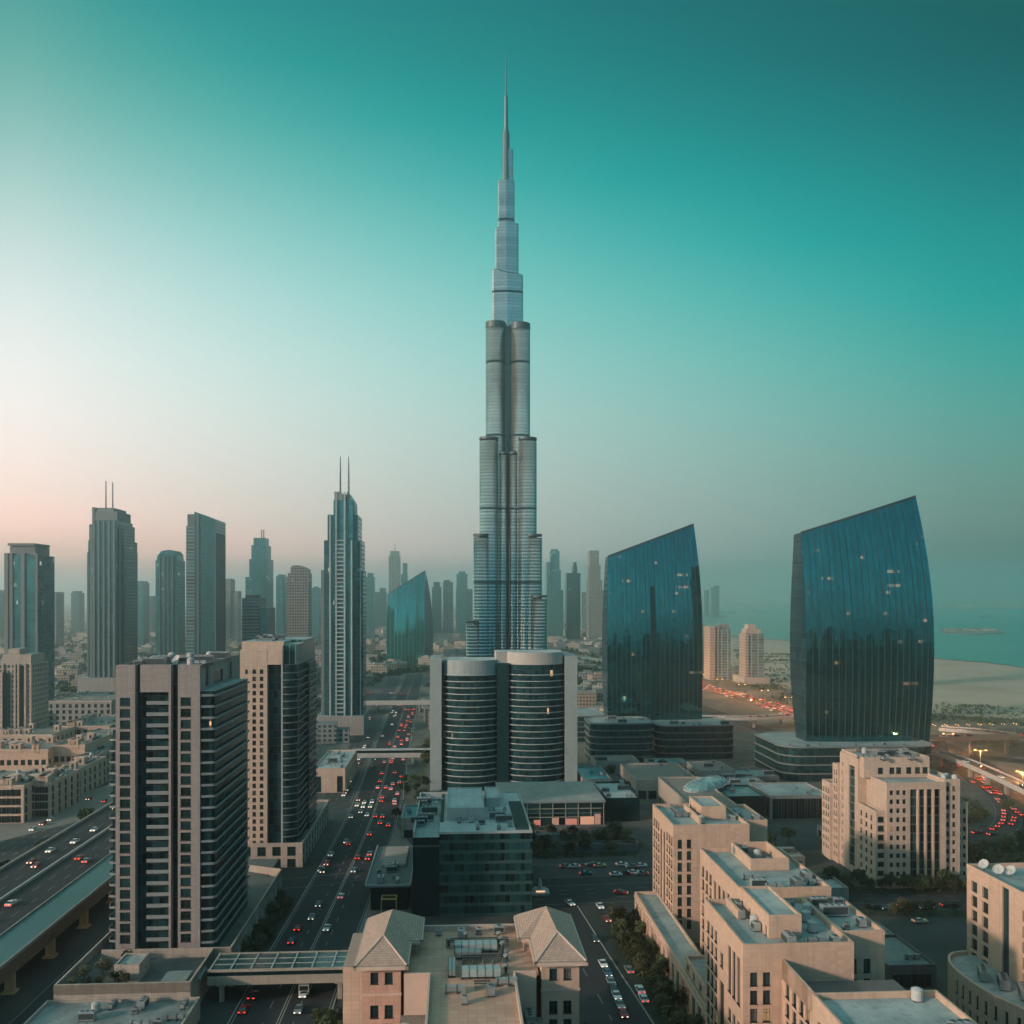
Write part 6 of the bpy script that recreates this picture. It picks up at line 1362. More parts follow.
# far left tower with a flat overhanging roof
t, W_, X, Z = bt('grey and glass slab tower with a flat overhanging roof at the far left', 4, 53, 760, 34)
vol(t, X(4.5), X(53), 1, 32, 0, Z(555), TG2); vol(t, X(10), X(47), 3, 30, Z(555), Z(546), PIERG, None, 'crown'); vol(t, X(8), X(47), 1.5, 31, Z(545.5), Z(543), PIERG, None, 'roof_slab')
for a, c in ((4.5, 10), (12.5, 16.5), (28.5, 34), (49.5, 53)): vol(t, X(a), X(c), -.2, 3, 0, Z(553), PIERG, None, 'pier')
# beige tower cut by the left edge
t, W_, X, Z = bt('sandstone apartment tower at the left edge in front of the far left slab tower', -12, 47, 620, 30)
vol(t, X(-12), X(47), 2, 28, 0, Z(664), TG5); vol(t, X(-12), X(8), 0, 28, 0, Z(672), TG5); vol(t, X(3), X(43), 5, 26, Z(664), Z(655), plain('sand_crown', (.38, .30, .25), .8, streak=.3), None, 'crown'); vol(t, X(8), X(24), 8, 22, Z(655), Z(649.5), MATS['sand_crown'], None, 'crown')
vol(t, X(8), X(16), .6, 3, 0, Z(673), GLD, None, 'glazing'); vol(t, X(30), X(37), 1.2, 3, 0, Z(666), GLD, None, 'glazing')
for px in (7.2, 24, 29, 38.5, 46): vol(t, X(px) - .6, X(px) + .6, 1, 3, 0, Z(664), MATS['sand_crown'], None, 'pier')
# tower with rounded shoulders
t, W_, X, Z = bt('dark teal tower with rounded shoulders left of the slanted roof tower', 155, 184.5, 1100, 34)
vol(t, X(155), X(184.5), 2, 32, 0, Z(560), TG2)
pts = []
b = MB(); pr = [(X(156), Z(561)), (X(183.5), Z(561)), (X(182.6), Z(554)), (X(179), Z(550.5)), (X(172), Z(549.5)), (X(162), Z(551)), (X(157), Z(556))]
n_ = len(pr); b.v += [(p[0], 3.0, p[1]) for p in pr] + [(p[0], 30.0, p[1]) for p in pr]; b.f += [tuple(range(n_)), tuple(reversed(range(n_, 2 * n_)))]; b.mi += [0, 0]
for q in range(n_): r_ = (q + 1) % n_; b.f.append((q, n_ + q, n_ + r_, r_)); b.mi.append(0)
b.build('crown', [TG2], t)
for px in (161, 167, 172, 178): vol(t, X(px) - .6, X(px) + .6, 1, 3, 0, Z(556), PIERD, None, 'fin')
# slanted roof tower
t, W_, X, Z = bt('tall dark glass tower with a slanted roofline and a paler banded left side', 185.7, 225, 950, 44)
b = MB(); b.prism([(X(197), 0), (X(224.5), 0), (X(224.5), 42), (X(197), 42)], 0, lambda p: Z(511.5) if p[0] < X(205) else Z(519.5), 0, 1); b.build('shaft', [TG1, ROOF], t)
vol(t, X(185.7), X(197), 1.5, 40, 0, Z(526), TG4, None, 'banded_side'); vol(t, X(187), X(197), 2.5, 38, Z(526), Z(514), PIERD, None, 'crown')
vol(t, X(200.5), X(203.5), -.8, 1, 0, Z(514), PIERD, None, 'fin'); vol(t, X(223.8), X(225.2), -.5, 40, 0, Z(533), PIERD, None, 'fin')
# cluster between
t, W_, X, Z = bt('low banded teal block below the stepped tower with a small spire', 242, 275, 1000, 40)
vol(t, X(242), X(263), 0, 38, 0, Z(598), TG4); vol(t, X(262), X(274), 3, 40, 0, Z(608), TG2); vol(t, X(245), X(258), 4, 30, Z(598), Z(595), PIERD, None, 'crown')
t, W_, X, Z = bt('stepped teal tower with a small spire behind the banded block', 245, 273, 1400, 40)
vol(t, X(250), X(272.5), 0, 40, 0, Z(559), TG2); vol(t, X(252), X(270), 3, 38, 0, Z(545), TG2); vol(t, X(254), X(268), 6, 34, 0, Z(537.5), TG2); vol(t, X(245), X(251), 3, 36, 0, Z(577), TG2)
for px in (262.4, 265): b = MB(); b.cyl(X(px), 14, .8, Z(538), Z(529), 6, 0); b.build('mast', [PIERD], t)
t, W_, X, Z = bt('pale stone tower with a curved top right of the stepped spire tower', 286, 312, 1100, 30)
vol(t, X(288), X(311.5), 0, 28, 0, Z(573), TG3); vol(t, X(286.5), X(290), 3, 26, 0, Z(577), TG3)
b = MB(); pr = [(X(291), Z(574)), (X(311), Z(574)), (X(310), Z(569)), (X(306), Z(567)), (X(300), Z(565.2)), (X(293), Z(565.6)), (X(291), Z(568))]
n_ = len(pr); b.v += [(p[0], 1.0, p[1]) for p in pr] + [(p[0], 26.0, p[1]) for p in pr]; b.f += [tuple(range(n_)), tuple(reversed(range(n_, 2 * n_)))]; b.mi += [0, 0]
for q in range(n_): r_ = (q + 1) % n_; b.f.append((q, n_ + q, n_ + r_, r_)); b.mi.append(0)
b.build('crown', [TG3], t)
# two beige towers by the water
t, W_, X, Z = bt('left of the two pale apartment towers by the highway and the sea', 704.5, 731.5, 1160, 26, 'apartment_tower', 'apartment tower')
vol(t, X(704.5), X(711.5), 0, 26, 0, Z(627), TG5); vol(t, X(711.5), X(731.5), 2, 26, 0, Z(629), TG6); vol(t, X(714), X(717), 1, 24, 0, Z(625.5), PIERG, None, 'pier'); vol(t, X(722), X(730), 4, 22, Z(629), Z(624), PIERG, None, 'crown')
t, W_, X, Z = bt('right of the two pale apartment towers by the highway, with a stepped crown', 739, 765, 1105, 26, 'apartment_tower', 'apartment tower')
vol(t, X(739.5), X(764.5), 1, 26, 0, Z(634), TG6); vol(t, X(739), X(743.5), -.3, 20, 0, Z(633), TG5, None, 'pier'); vol(t, X(742), X(761), 4, 22, Z(634), Z(629), MATS['sand_crown'], None, 'crown'); vol(t, X(745), X(755), 6, 18, Z(629), Z(624.5), MATS['sand_crown'], None, 'crown'); vol(t, X(752.5), X(754), .2, 2, 0, Z(634), PIERG, None, 'pier')
vol(t, X(736), X(770), -6, 40, 0, 8, CONC, ROOF, 'base')

# distant skyline: each with its own crown
SKY = [
 ('slim spired tower in the haze left of the small sail tower', 388.5, 400.5, 2600, ((388.5, 400.5, 556), (390, 399.5, 551)), (395, 542)),
 ('narrow pointed tower beside the slim spired tower in the haze', 401, 408, 2700, ((401, 408, 574), (403, 407.5, 563)), None),
 ('round topped hazy tower just right of the lattice tower', 366, 375, 2100, ((366, 375, 577), (367.5, 373.5, 573)), None),
 ('broad hazy block between the round topped tower and the small sail tower', 375, 387, 2900, ((375, 387, 592), (380, 386, 588)), None),
 ('leftmost of the three hazy towers between the small sail tower and the silver skyscraper', 432, 441.5, 2700, ((432, 441.5, 587), (433.5, 440, 582)), None),
 ('middle of the three hazy towers between the small sail tower and the silver skyscraper', 443, 453, 2700, ((443, 453, 582), (444, 450, 580)), None),
 ('rounded tallest hazy tower close to the left foot of the silver skyscraper', 456, 468, 2500, ((456, 468, 588), (456.5, 467.5, 574), (458.5, 465.5, 571.5)), None),
 ('low hazy block touching the left side of the silver skyscraper', 467, 472.5, 2600, ((467, 472.5, 589),), None),
 ('tapering hazy tower nearest the right side of the silver skyscraper', 545, 563.5, 2250, ((545.5, 549, 562), (549, 563.5, 590), (549.3, 561, 570), (549.6, 559.5, 551), (550.5, 558, 549)), (556, 547.5)),
 ('hazy tower with a small turret between the two taller towers right of the skyscraper', 565, 580.5, 2300, ((565, 580.5, 573), (572.5, 577, 566), (573.3, 576.3, 562)), None),
 ('flat topped hazy tower just left of the middle sail tower', 586.5, 602.5, 2200, ((586.5, 602.5, 580), (587.3, 600.5, 565), (587.8, 598.8, 550.5)), None),
 ('low hazy block behind the flat topped hazy tower', 580, 606, 2900, ((580, 585, 592), (602, 606, 590)), None),
 ('left of the two tiny towers on the far shore right of the middle sail tower', 704, 709, 5200, ((704, 709, 590),), None),
 ('right of the two tiny towers on the far shore right of the middle sail tower', 710.5, 719.5, 4800, ((710.5, 714.5, 587), (714.5, 719.5, 585.5)), None),
 ('faint hazy slab right of the far left slab tower', 53.5, 59.5, 1900, ((53.5, 59.5, 592),), None),
 ('faint hazy tower left of the broad stepped twin mast tower', 71, 84, 2700, ((71, 84, 593), (73, 81, 591)), None),
 ('pale hazy tower with a stepped top right of the twin mast tower', 136, 149, 1900, ((136, 149, 583), (138, 147, 581)), None),
 ('faint low hazy block left of the rounded shoulder tower', 149, 155, 2600, ((149, 155, 596),), None),
 ('hazy tower with a step right of the slanted roof tower', 225, 241.5, 2000, ((225, 232.5, 579.5), (226, 231, 578.5), (232.5, 241.5, 591)), None),
 ('hazy teal tower between the stepped spire tower and the pale stone tower', 276, 288, 1650, ((276, 287, 576), (278, 285, 574.5), (283, 288, 580)), None),
 ('faint hazy block right of the pale stone tower', 312, 321, 2200, ((312, 321, 588), (314, 318, 586.5)), None),
 ('faint hazy slab at the left border', -6, 4, 2300, ((-6, 4, 590),), None),
 ('faint wide hazy block behind the small sail tower', 408, 420, 3000, ((408, 420, 586), (410, 416, 583)), None),
]
for label, a, c, Y, vols, spire in SKY:
    t, W_, X, Z = bt(label, a, c, Y, 40, 'distant_tower', 'tower', 'distant towers in the haze')
    m = R.choice((TG2, TG1, TG3, TG6))
    for j, (x0, x1, y) in enumerate(vols): vol(t, X(x0), X(x1), j * 1.5, 38 - j * 2, 0, Z(y), m)
    if spire: b = MB(); b.cyl(X(spire[0]), 15, 1.2, Z(spire[1] + 10), Z(spire[1]), 6, 0, r1=.4); b.build('spire', [PIERD], t)

# ------------------------------------------------------------------ far low-rise city
def inside(p, poly):
    r = False; j = len(poly) - 1
    for i in range(len(poly)):
        a, c = poly[i], poly[j]
        if (a[1] > p[1]) != (c[1] > p[1]) and p[0] < (c[0] - a[0]) * (p[1] - a[1]) / (c[1] - a[1]) + a[0]: r = not r
        j = i
    return r
RSAMP = []
for pts, hw in ROADS:
    for p in resample(pts, 6): RSAMP.append((p[0], p[1], hw))
GRIDR = {}
for x, y, hw in RSAMP: GRIDR.setdefault((int(x // 30), int(y // 30)), []).append((x, y, hw))
def free(x, y, r):
    u, v = x * CA + y * SA, -x * SA + y * CA
    for a in FOOT:
        if a[0] - r < u < a[1] + r and a[2] - r < v < a[3] + r: return False
    for i in (-1, 0, 1):
        for j in (-1, 0, 1):
            for q in GRIDR.get((int(x // 30) + i, int(y // 30) + j), ()):
                if (q[0] - x) ** 2 + (q[1] - y) ** 2 < (q[2] + r) ** 2: return False
    return True
HF = [facade('house_%d' % k, (.02, .05, .05), c, 3.2, bw, .45, .4, lit=.0, rough=.4, roofc=rc) for k, (c, bw, rc) in enumerate((((.40, .33, .27), 3.2, (.34, .30, .26)), ((.30, .27, .24), 4, (.20, .21, .20)), ((.45, .40, .35), 2.8, (.40, .37, .33)), ((.22, .23, .22), 3.6, (.16, .19, .185)), ((.36, .28, .22), 3.0, (.28, .24, .20))))]
HM = []
for k in range(10):
    b = MB(); w, d, h = R.uniform(14, 34), R.uniform(12, 26), R.uniform(6, 15)
    b.box(-w / 2, w / 2, -d / 2, d / 2, 0, h, 0)
    if k % 3 == 0: b.box(w / 2, w / 2 + w * .4, -d / 2 + 2, d * .3, 0, h * .7, 0)
    if k % 2 == 0: b.box(-w / 4, w / 8, -d / 4, d / 5, h, h + 3, 0)
    for q in range(3): x, y = R.uniform(-w / 2 + 1.5, w / 2 - 1.5), R.uniform(-d / 2 + 1.5, d / 2 - 1.5); b.box(x - 1, x + 1, y - 1, y + 1, h, h + 1.6, 0)
    HM.append((b.mesh('low_house', [HF[k % 5]]), max(w, d) / 2, b))
cand = []
rr = random.Random(11)
placed = []
def try_house(x, y, gap=5):
    k = rr.randrange(10); r = HM[k][1]
    if not free(x, y, r) or inside((x, y), SEA) or inside((x, y), BEACH): return
    for q in placed:
        if abs(q[0] - x) < q[2] + r + gap and abs(q[1] - y) < (q[2] + r) * .8 + gap: return
    placed.append((x, y, r, k))
for _ in range(16000):
    Y = 640 * (6200 / 640) ** rr.random(); px = rr.uniform(-30, 1054)
    if Y < 3300 and px > 690: continue
    cl = .5 + .5 * sin(px * .07 + Y * .004) * cos(Y * .009 + px * .02)
    if rr.random() > .25 + cl: continue
    try_house((px - 512) / F * Y, Y)
    if len(placed) > 1500: break
placed.sort(key=lambda q: q[1])
placed_in = [q for q in placed]
for x, y, r, k in placed_in[:285]:
    o = link('low_house', HM[k][0], None, (x, y, 0), A + rr.choice((0, pi / 2)) + rr.uniform(-.3, .3))
    px = 512 + x / y * F
    lab = ('low flat roofed house in the far left quarter' if px < 330 else 'low flat roofed house around the foot of the silver skyscraper' if px < 610 else 'low flat roofed house near the shore on the right')
    tag(o, lab, 'house', lab.replace('house', 'houses'))
b = MB(); mats = HF
for x, y, r, k in placed_in[285:]:
    src = HM[k][2]; a = A + rr.uniform(-.4, .4); c_, s_ = cos(a), sin(a); i = len(b.v)
    b.v += [(x + p[0] * c_ - p[1] * s_, y + p[0] * s_ + p[1] * c_, p[2]) for p in src.v]; b.f += [tuple(i + q for q in f) for f in src.f]; b.mi += [k % 5] * len(src.f)
# far shore buildings
for _ in range(420):
    px = rr.uniform(690, 1060); Y = rr.uniform(9300, 14000); x = (px - 512) / F * Y; w, h = rr.uniform(20, 90), rr.uniform(6, 26)
    b.box(x, x + w, Y, Y + 40, 0, h, 0); 
    b.mi[-6:] = [rr.randrange(5)] * 6
for _ in range(26):
    px = rr.uniform(944, 1002); Y = rr.uniform(2720, 3000); x = (px - 512) / F * Y; w, h = rr.uniform(5, 22), rr.uniform(2, 7); b.box(x, x + w, Y, Y + 10, 1, h, 0); b.mi[-6:] = [rr.randrange(5)] * 6
o = b.build('distant_houses', mats); tag(o, 'mass of distant low houses fading into the haze', 'houses', None, 'stuff')

b = MB(); q = random.Random(5)  # unseen blocks behind the camera, added to darken the sail glass reflections
for k in range(34):
    x, y = -160 + 30 * k + q.uniform(-10, 10), q.uniform(-520, -170); h = q.uniform(30, 94); w, d = q.uniform(22, 44), q.uniform(20, 40)
    b.box(x, x + w, y, y + d, 0, h, 0); b.mi[-6:] = [k % 3] * 6; b.box(x + w * .2, x + w * .7, y + 3, y + d - 3, h, h + 5, 0); b.mi[-6:] = [k % 3] * 6
o = b.build('unseen_city_blocks', [facade('mirrored_a', (.02, .05, .055), (.10, .10, .09), 3.4, 3, .3, .2, lit=.02, lits=1.5), facade('mirrored_b', (.02, .06, .06), (.05, .07, .07), 3.4, 3, .3, .2, lit=.02, lits=1.5), facade('mirrored_c', (.02, .05, .05), (.14, .12, .10), 3.4, 3, .4, .3, lit=.02, lits=1.5)]); tag(o, 'added mass of unseen city blocks mirrored in the glass of the sail towers', 'city blocks', None, 'stuff')
# ------------------------------------------------------------------ trees
LEAF = None
def leaf_mat(name, c1, c2):
    m, n, b = new_mat(name); t = n.node('ShaderNodeTexCoord'); f = n.noise(t.outputs['Object'], .7, 3.0); oi = n.node('ShaderNodeObjectInfo')
    c = n.mix(f, c1, c2); hs = n.node('ShaderNodeHueSaturation'); n.l.new(c, hs.inputs['Color']); n.put(hs.inputs['Value'], n.m('ADD', .7, n.m('MULTIPLY', oi.outputs['Random'], .6)))
    n.l.new(hs.outputs[0], b.inputs['Base Color']); b.inputs['Roughness'].default_value = .7; b.inputs['Specular IOR Level'].default_value = .2
    return m
LEAFM = [leaf_mat('leaf_dark', (.022, .040, .020), (.060, .085, .035)), leaf_mat('leaf_olive', (.040, .050, .024), (.095, .10, .045))]
BARK = plain('bark', (.10, .075, .055), .9)
def tree_meshes(h, r, n, seed):
    q = random.Random(seed); tr = MB(); tr.tube((0, 0, 0), (0, 0, h * .45), .22, 7, 0, .14); lobes = []
    for k in range(7):
        a = k * 2.4 + q.random(); e = Vector((cos(a) * r * .55, sin(a) * r * .55, h * q.uniform(.5, .85))); tr.tube((0, 0, h * q.uniform(.25, .45)), e, .10, 5, 0, .04); lobes.append((e, r * q.uniform(.38, .6)))
    lobes.append((Vector((0, 0, h * .82)), r * .55))
    c = MB()
    for k in range(n):
        e, lr = q.choice(lobes); d = Vector((q.gauss(0, 1), q.gauss(0, 1), q.gauss(0, .8))).normalized() * lr * (q.random() ** .4); p = e + d
        u = Vector((q.gauss(0, 1), q.gauss(0, 1), q.gauss(0, 1))).normalized(); w = u.orthogonal().normalized(); s = q.uniform(.22, .5); l = s * q.uniform(.6, 1)
        c.quad(p - u * s - w * l * .3, p + w * l, p + u * s, p - w * l)
    return tr.mesh('trunk', [BARK]), c.mesh('crown', [LEAFM[seed % 2]])
TR = [tree_meshes(6.5, 2.9, 520, 1), tree_meshes(8, 3.4, 640, 2), tree_meshes(5, 2.4, 380, 3), tree_meshes(9, 3.0, 560, 4), tree_meshes(6, 3.6, 560, 5)]
def palm_meshes(h):
    tr = MB(); tr.tube((0, 0, 0), (.2, .1, h), .22, 8, 0, .15); c = MB()
    for k in range(16):
        a = k * 2.399; el = .7 - 1.1 * (k / 16); prev = None
        for j in range(6):
            d = j / 5 * 2.6; x = d * cos(el) ; z = h + d * sin(el) - .16 * d * d; p = Vector((x * cos(a) + .2, x * sin(a) + .1, z)); w = Vector((-sin(a), cos(a), 0)) * (.42 * (1 - j / 5.5))
            if prev: c.quad(prev[0] - prev[1], prev[0] + prev[1], p + w, p - w)
            prev = (p, w)
    return tr.mesh('trunk', [BARK]), c.mesh('crown', [LEAFM[1]])
PALM = palm_meshes(7)
def tree(u, v, z, k, label, group, s=1.0):
    x, y = w2(u, v); name = 'palm_tree' if k == 'p' else 'tree'
    o = bpy.data.objects.new(name, None); COL.objects.link(o); o.location = (x, y, z); o.rotation_euler = (0, 0, R.uniform(0, 6.28)); o.scale = (s, s, s * R.uniform(.85, 1.15)); o.empty_display_size = 1
    tm, cm = PALM if k == 'p' else TR[k]
    link('trunk', tm, o); link('crown', cm, o); tag(o, label, 'palm tree' if k == 'p' else 'tree', group)
def grove(pts, label, n, seed, kinds=(0, 1, 2, 4), s=(.8, 1.15), z=0.0, gap=3.2):
    q = random.Random(seed); done = []; T = 0
    poly = pts
    us = [p[0] for p in poly]; vs = [p[1] for p in poly]
    while len(done) < n and T < n * 60:
        T += 1; u, v = q.uniform(min(us), max(us)), q.uniform(min(vs), max(vs))
        if not inside((u, v), poly) or any((u - a) ** 2 + (v - b_) ** 2 < gap * gap for a, b_ in done): continue
        done.append((u, v)); tree(u, v, z, q.choice(kinds), label, label.replace('tree ', 'trees ', 1), q.uniform(*s))
grove([(51, 150), (55.4, 150), (55.4, 290), (49, 290), (47, 265), (51, 200)], 'dark green tree between the right hand street and the arcade', 40, 1, (0, 2, 4, 0), (.7, 1.0), .1, 2.6)
grove([(29, 363), (70, 367), (75, 380), (69, 396), (29, 396)], 'dark bushy tree in the hedge garden behind the parked cars', 30, 2, (0, 2, 4), (.7, 1.0), .1, 3.2)
grove([(113, 319), (141, 313.5), (180, 311), (181, 316), (142, 317), (113, 328)], 'leafy tree along the foot of the stepped hotel', 32, 3, (0, 1, 4), (.6, .85), .1, 2.6)
grove([(-58, 265), (-54, 265), (-52.6, 300), (-52, 318), (-58, 318)], 'dark tree in the planted median beside the boulevard', 16, 4, (0, 2, 4), (.6, .9), .1, 2.2)
grove([(-30, 160), (-20.5, 160), (-20.5, 205), (-30, 226)], 'leafy tree between the boulevard and the hip roofed building', 14, 5, (0, 1, 4), (.8, 1.1), 0, 2.8)
grove([(25.5, 150), (29, 150), (29, 205), (25.5, 205)], 'leafy tree between the hip roofed building and the right hand street', 8, 6, (0, 1), (.7, .95), 0, 2.8)
grove([(-93, 232), (-78, 232), (-70, 249), (-93, 249)], 'clipped dark tree on the grey tower podium terrace', 12, 7, (2, 4), (.5, .75), 6.3, 2.0)
grove([(-168, 300), (-151, 300), (-151, 520), (-160, 520)], 'dark tree along the far side of the left viaduct', 20, 8, (0, 1, 4), (.8, 1.2), 0, 4)
grove([(-190, 300), (-200, 300), (-205, 400), (-190, 400)], 'dark tree beside the far carriageway at the left edge', 8, 9, (0, 1, 4), (.9, 1.3), 0, 4)
grove([(-27, 430), (-16, 430), (-14, 490), (-22, 560), (-26, 560)], 'roadside tree left of the twin office block', 12, 10, (0, 1, 3), (.8, 1.2), 0, 4)
grove([(-24, 560), (20, 520), (60, 535), (60, 600), (-20, 660)], 'tree in the dark park behind the twin office block', 20, 11, (0, 1, 4), (1.0, 1.6), 0, 7)
grove([(108, 360), (136, 350), (136, 420), (108, 420)], 'tree in the dark garden left of the stepped hotel', 10, 12, (0, 1, 4), (.9, 1.2), 0, 5)
grove([(190, 330), (260, 330), (290, 430), (230, 440), (200, 400)], 'tree on the green verge right of the stepped hotel', 18, 13, (0, 1, 4), (.9, 1.3), 0, 7)
grove([(98, 296), (190, 284), (190, 290), (98, 302)], 'small tree on the verge of the cross street', 14, 18, (2, 4), (.5, .75), .1, 4)
grove([(92, 330), (110, 330), (110, 410), (92, 410)], 'tree in the garden behind the middle stepped block', 12, 14, (0, 2, 4), (.7, 1.0), 0, 4)
grove([(120, 420), (185, 400), (190, 470), (130, 480)], 'tree in front of the largest sail podium', 14, 15, (0, 2, 4), (.8, 1.1), 0, 6)
grove([(88, 480), (150, 470), (150, 545), (88, 545)], 'tree among the shops left of the largest sail podium', 16, 16, (0, 1, 4), (.8, 1.1), 0, 6)
grove([(93, 250), (112, 250), (112, 290), (93, 290)], 'tree beside the cross street right of the rearmost block', 8, 17, (0, 1, 4), (.7, .9), 0, 4)
for k, (u, v) in enumerate(((47, 150), (49, 160), (48, 172), (49, 184), (48.5, 198), (46.5, 262), (45, 275), (44, 285))): tree(u + 3.4, v, 0.1, 'p', 'palm tree by the kerb of the right hand street', 'palm trees by the kerb of the right hand street', .9)
def shrub_patch(poly, n, s, seed, label, z=0.0):
    """ground cover nobody could count: one object"""
    q = random.Random(seed); c = MB(); us = [p[0] for p in poly]; vs = [p[1] for p in poly]; k = 0; cl = None
    while k < n:
        if cl is None or k % 24 == 0 or q.random() < .02: cl = (q.uniform(min(us), max(us)), q.uniform(min(vs), max(vs)), q.uniform(4, 14) * s); 
        u, v = q.gauss(cl[0], cl[2]), q.gauss(cl[1], cl[2] * .7)
        if q.random() < .05: cl = None
        if not inside((u, v), poly): continue
        x, y = w2(u, v)
        if not free(x, y, s): k += 1; continue
        k += 1
        h = q.uniform(.5, 1.4) * s
        for j in range(7):
            p = Vector((x + q.gauss(0, .6 * s), y + q.gauss(0, .6 * s), z + h * q.random())); uu = Vector((q.gauss(0, 1), q.gauss(0, 1), q.gauss(0, 1))).normalized(); w = uu.orthogonal().normalized(); r = s * q.uniform(.3, .6)
            c.quad(p - uu * r, p + w * r, p + uu * r, p - w * r)
    o = c.build('shrubs', [LEAFM[0]]); tag(o, label, 'shrubs', None, 'stuff')
def pxpoly(ps):
    return [gp(*p) for p in ps]
shrub_patch([(49.5, 130), (56, 130), (56, 292), (47, 292)], 900, .7, 1, 'low dark shrubs under the trees along the arcade')
shrub_patch([(28, 362), (70, 366), (76, 380), (70, 398), (28, 398)], 1100, .9, 2, 'low dark hedges of the garden behind the parked cars')
shrub_patch(pxpoly(((938, 701), (1060, 713), (1060, 728), (930, 722))), 420, 1.4, 3, 'grey scrub on the sand between the beach and the right hand highway')
0 and shrub_patch(pxpoly(((955, 664.5), (1060, 673), (1060, 679), (985, 684), (955, 672))), 260, 2.2, 4, 'scrub on the beach beside the sea')
shrub_patch([(190, 325), (300, 325), (330, 440), (230, 460), (195, 400)], 1800, 1.5, 5, 'green verge planting right of the stepped hotel')
shrub_patch(pxpoly(((365, 690), (432, 690), (432, 640), (380, 640))), 1600, 4.5, 6, 'dark planting around the far end of the boulevard')
shrub_patch(pxpoly(((-20, 700), (330, 700), (330, 640), (-20, 640))), 2600, 6.0, 7, 'dark planting between the far houses on the left')
shrub_patch(pxpoly(((545, 690), (606, 690), (606, 650), (545, 650))), 500, 5.0, 8, 'dark bushes on the sandy ground behind the twin office block')
shrub_patch(pxpoly(((735, 700), (850, 720), (850, 660), (735, 650))), 700, 2.2, 9, 'dark bushes between the highway and the beach')

# ------------------------------------------------------------------ cars
PAINT = {'white': plain('white_car_paint', (.62, .64, .64), .3, rnd=.1, spec=.5), 'silver': plain('silver_car_paint', (.32, .34, .35), .3, .5), 'dark': plain('dark_car_paint', (.03, .035, .04), .25, spec=.6), 'red': plain('red_car_paint', (.30, .02, .018), .3, spec=.5), 'blue': plain('blue_car_paint', (.03, .10, .16), .3, spec=.5), 'yellow': plain('taxi_paint', (.55, .46, .30), .4)}
CGL = plain('car_glass', (.012, .02, .022), .08, spec=.8); TYRE = plain('tyre_rubber', (.015, .015, .015), .9)
TAIL = emit('tail_lamp', (1, .045, .02), 2.0, (.3, .01, .01)); HEAD = emit('head_lamp', (1, .85, .65), 1.6, (.6, .6, .6)); TAILF = emit('tail_lamp_far', (1, .07, .03), 1.7, (.3, .01, .01))
HEADF = emit('head_lamp_far', (1, .75, .5), 1.6, (.6, .6, .6))
def car_body():
    b = MB(); w = .92
    prof = [(-2.3, .45), (-2.3, .8), (-2.1, .95), (-1.0, 1.0), (1.5, 1.02), (2.15, .95), (2.3, .7), (2.3, .4)]
    n = len(prof); i = 0
    b.v += [(-w, y, z) for y, z in prof] + [(w, y, z) for y, z in prof]
    for k in range(n - 1): b.f.append((k, k + 1, n + k + 1, n + k)); b.mi.append(0)
    b.f.append(tuple(range(n))[::-1]); b.f.append(tuple(range(n, 2 * n))); b.mi += [0, 0]
    # roof
    r = .72; b.quad((-r, -.15, 1.44), (r, -.15, 1.44), (r, 1.05, 1.42), (-r, 1.05, 1.42), 0)
    b.quad((-w, -.35, .97), (-w + .02, -.35, .97), (-r, -.15, 1.44), (-r - .02, -.15, 1.44), 0); b.quad((w, -.35, .97), (w - .02, -.35, .97), (r, -.15, 1.44), (r + .02, -.15, 1.44), 0)
    return b
def car_cabin():
    b = MB(); w, r = .86, .71
    lo = [(-w, -1.05), (w, -1.05), (w, 1.75), (-w, 1.75)]; hi = [(-r, -.15), (r, -.15), (r, 1.05), (-r, 1.05)]
    for k in range(4): j = (k + 1) % 4; b.quad((*lo[k], .98), (*lo[j], .98), (*hi[j], 1.425), (*hi[k], 1.425))
    return b
CABIN = car_cabin().mesh('windows', [CGL])
b = MB(); b.tube((-.1, 0, 0), (.1, 0, 0), .33, 12, 0); WHEEL = b.mesh('wheel', [TYRE])
b = MB(); b.box(-.22, .22, -.05, .05, -.09, .09); LTAIL = b.mesh('tail_light', [TAIL]); b = MB(); b.box(-.2, .2, -.05, .05, -.08, .08); LHEAD = b.mesh('headlight', [HEAD])
BODY = {k: car_body().mesh('body', [m]) for k, m in PAINT.items()}
FARMB = {}
def far_mesh(paint, lights):
    b = car_body(); c = car_cabin(); i = len(b.v); b.v += c.v; b.f += [tuple(i + q for q in f) for f in c.f]; b.mi += [1] * len(c.f)
    [b.box(x - .28, x + .28, 2.2, 2.36, .55, .9, 2 if lights in 'tb' else 0) for x in (-.62, .62)]; [b.box(x - .26, x + .26, -2.36, -2.2, .55, .8, 3 if lights in 'hb' else 0) for x in (-.6, .6)]
    FARMB[paint, lights] = b
    return b.mesh('car', [PAINT[paint], CGL, TAILF, HEADF])
FAR = {(p, l): far_mesh(p, l) for p in ('white', 'silver', 'dark', 'red') for l in ('t', 'h', 'n')}
# local +y is the rear of the car
def car_near(u, v, rot, paint, label, z=.08, brake=True):
    x, y = w2(u, v); o = bpy.data.objects.new('car', None); COL.objects.link(o); o.location = (x, y, z); o.rotation_euler = (0, 0, A + rot); o.empty_display_size = 1
    link('body', BODY[paint], o); link('windows', CABIN, o)
    for sx in (-1, 1):
        for sy in (-1.45, 1.4): link('wheel', WHEEL, o, (sx * .84, sy, .33))
        link('tail_light', LTAIL, o, (sx * .66, 2.28, .78)); link('headlight', LHEAD, o, (sx * .62, -2.27, .68))
    tag(o, label, 'car', 'cars on the streets nearby'); o['group'] = 'cars on the streets nearby'
def pxcar(px, py, rot, paint, label):
    u, v = gp(px, py); car_near(u, v, rot, paint, label)
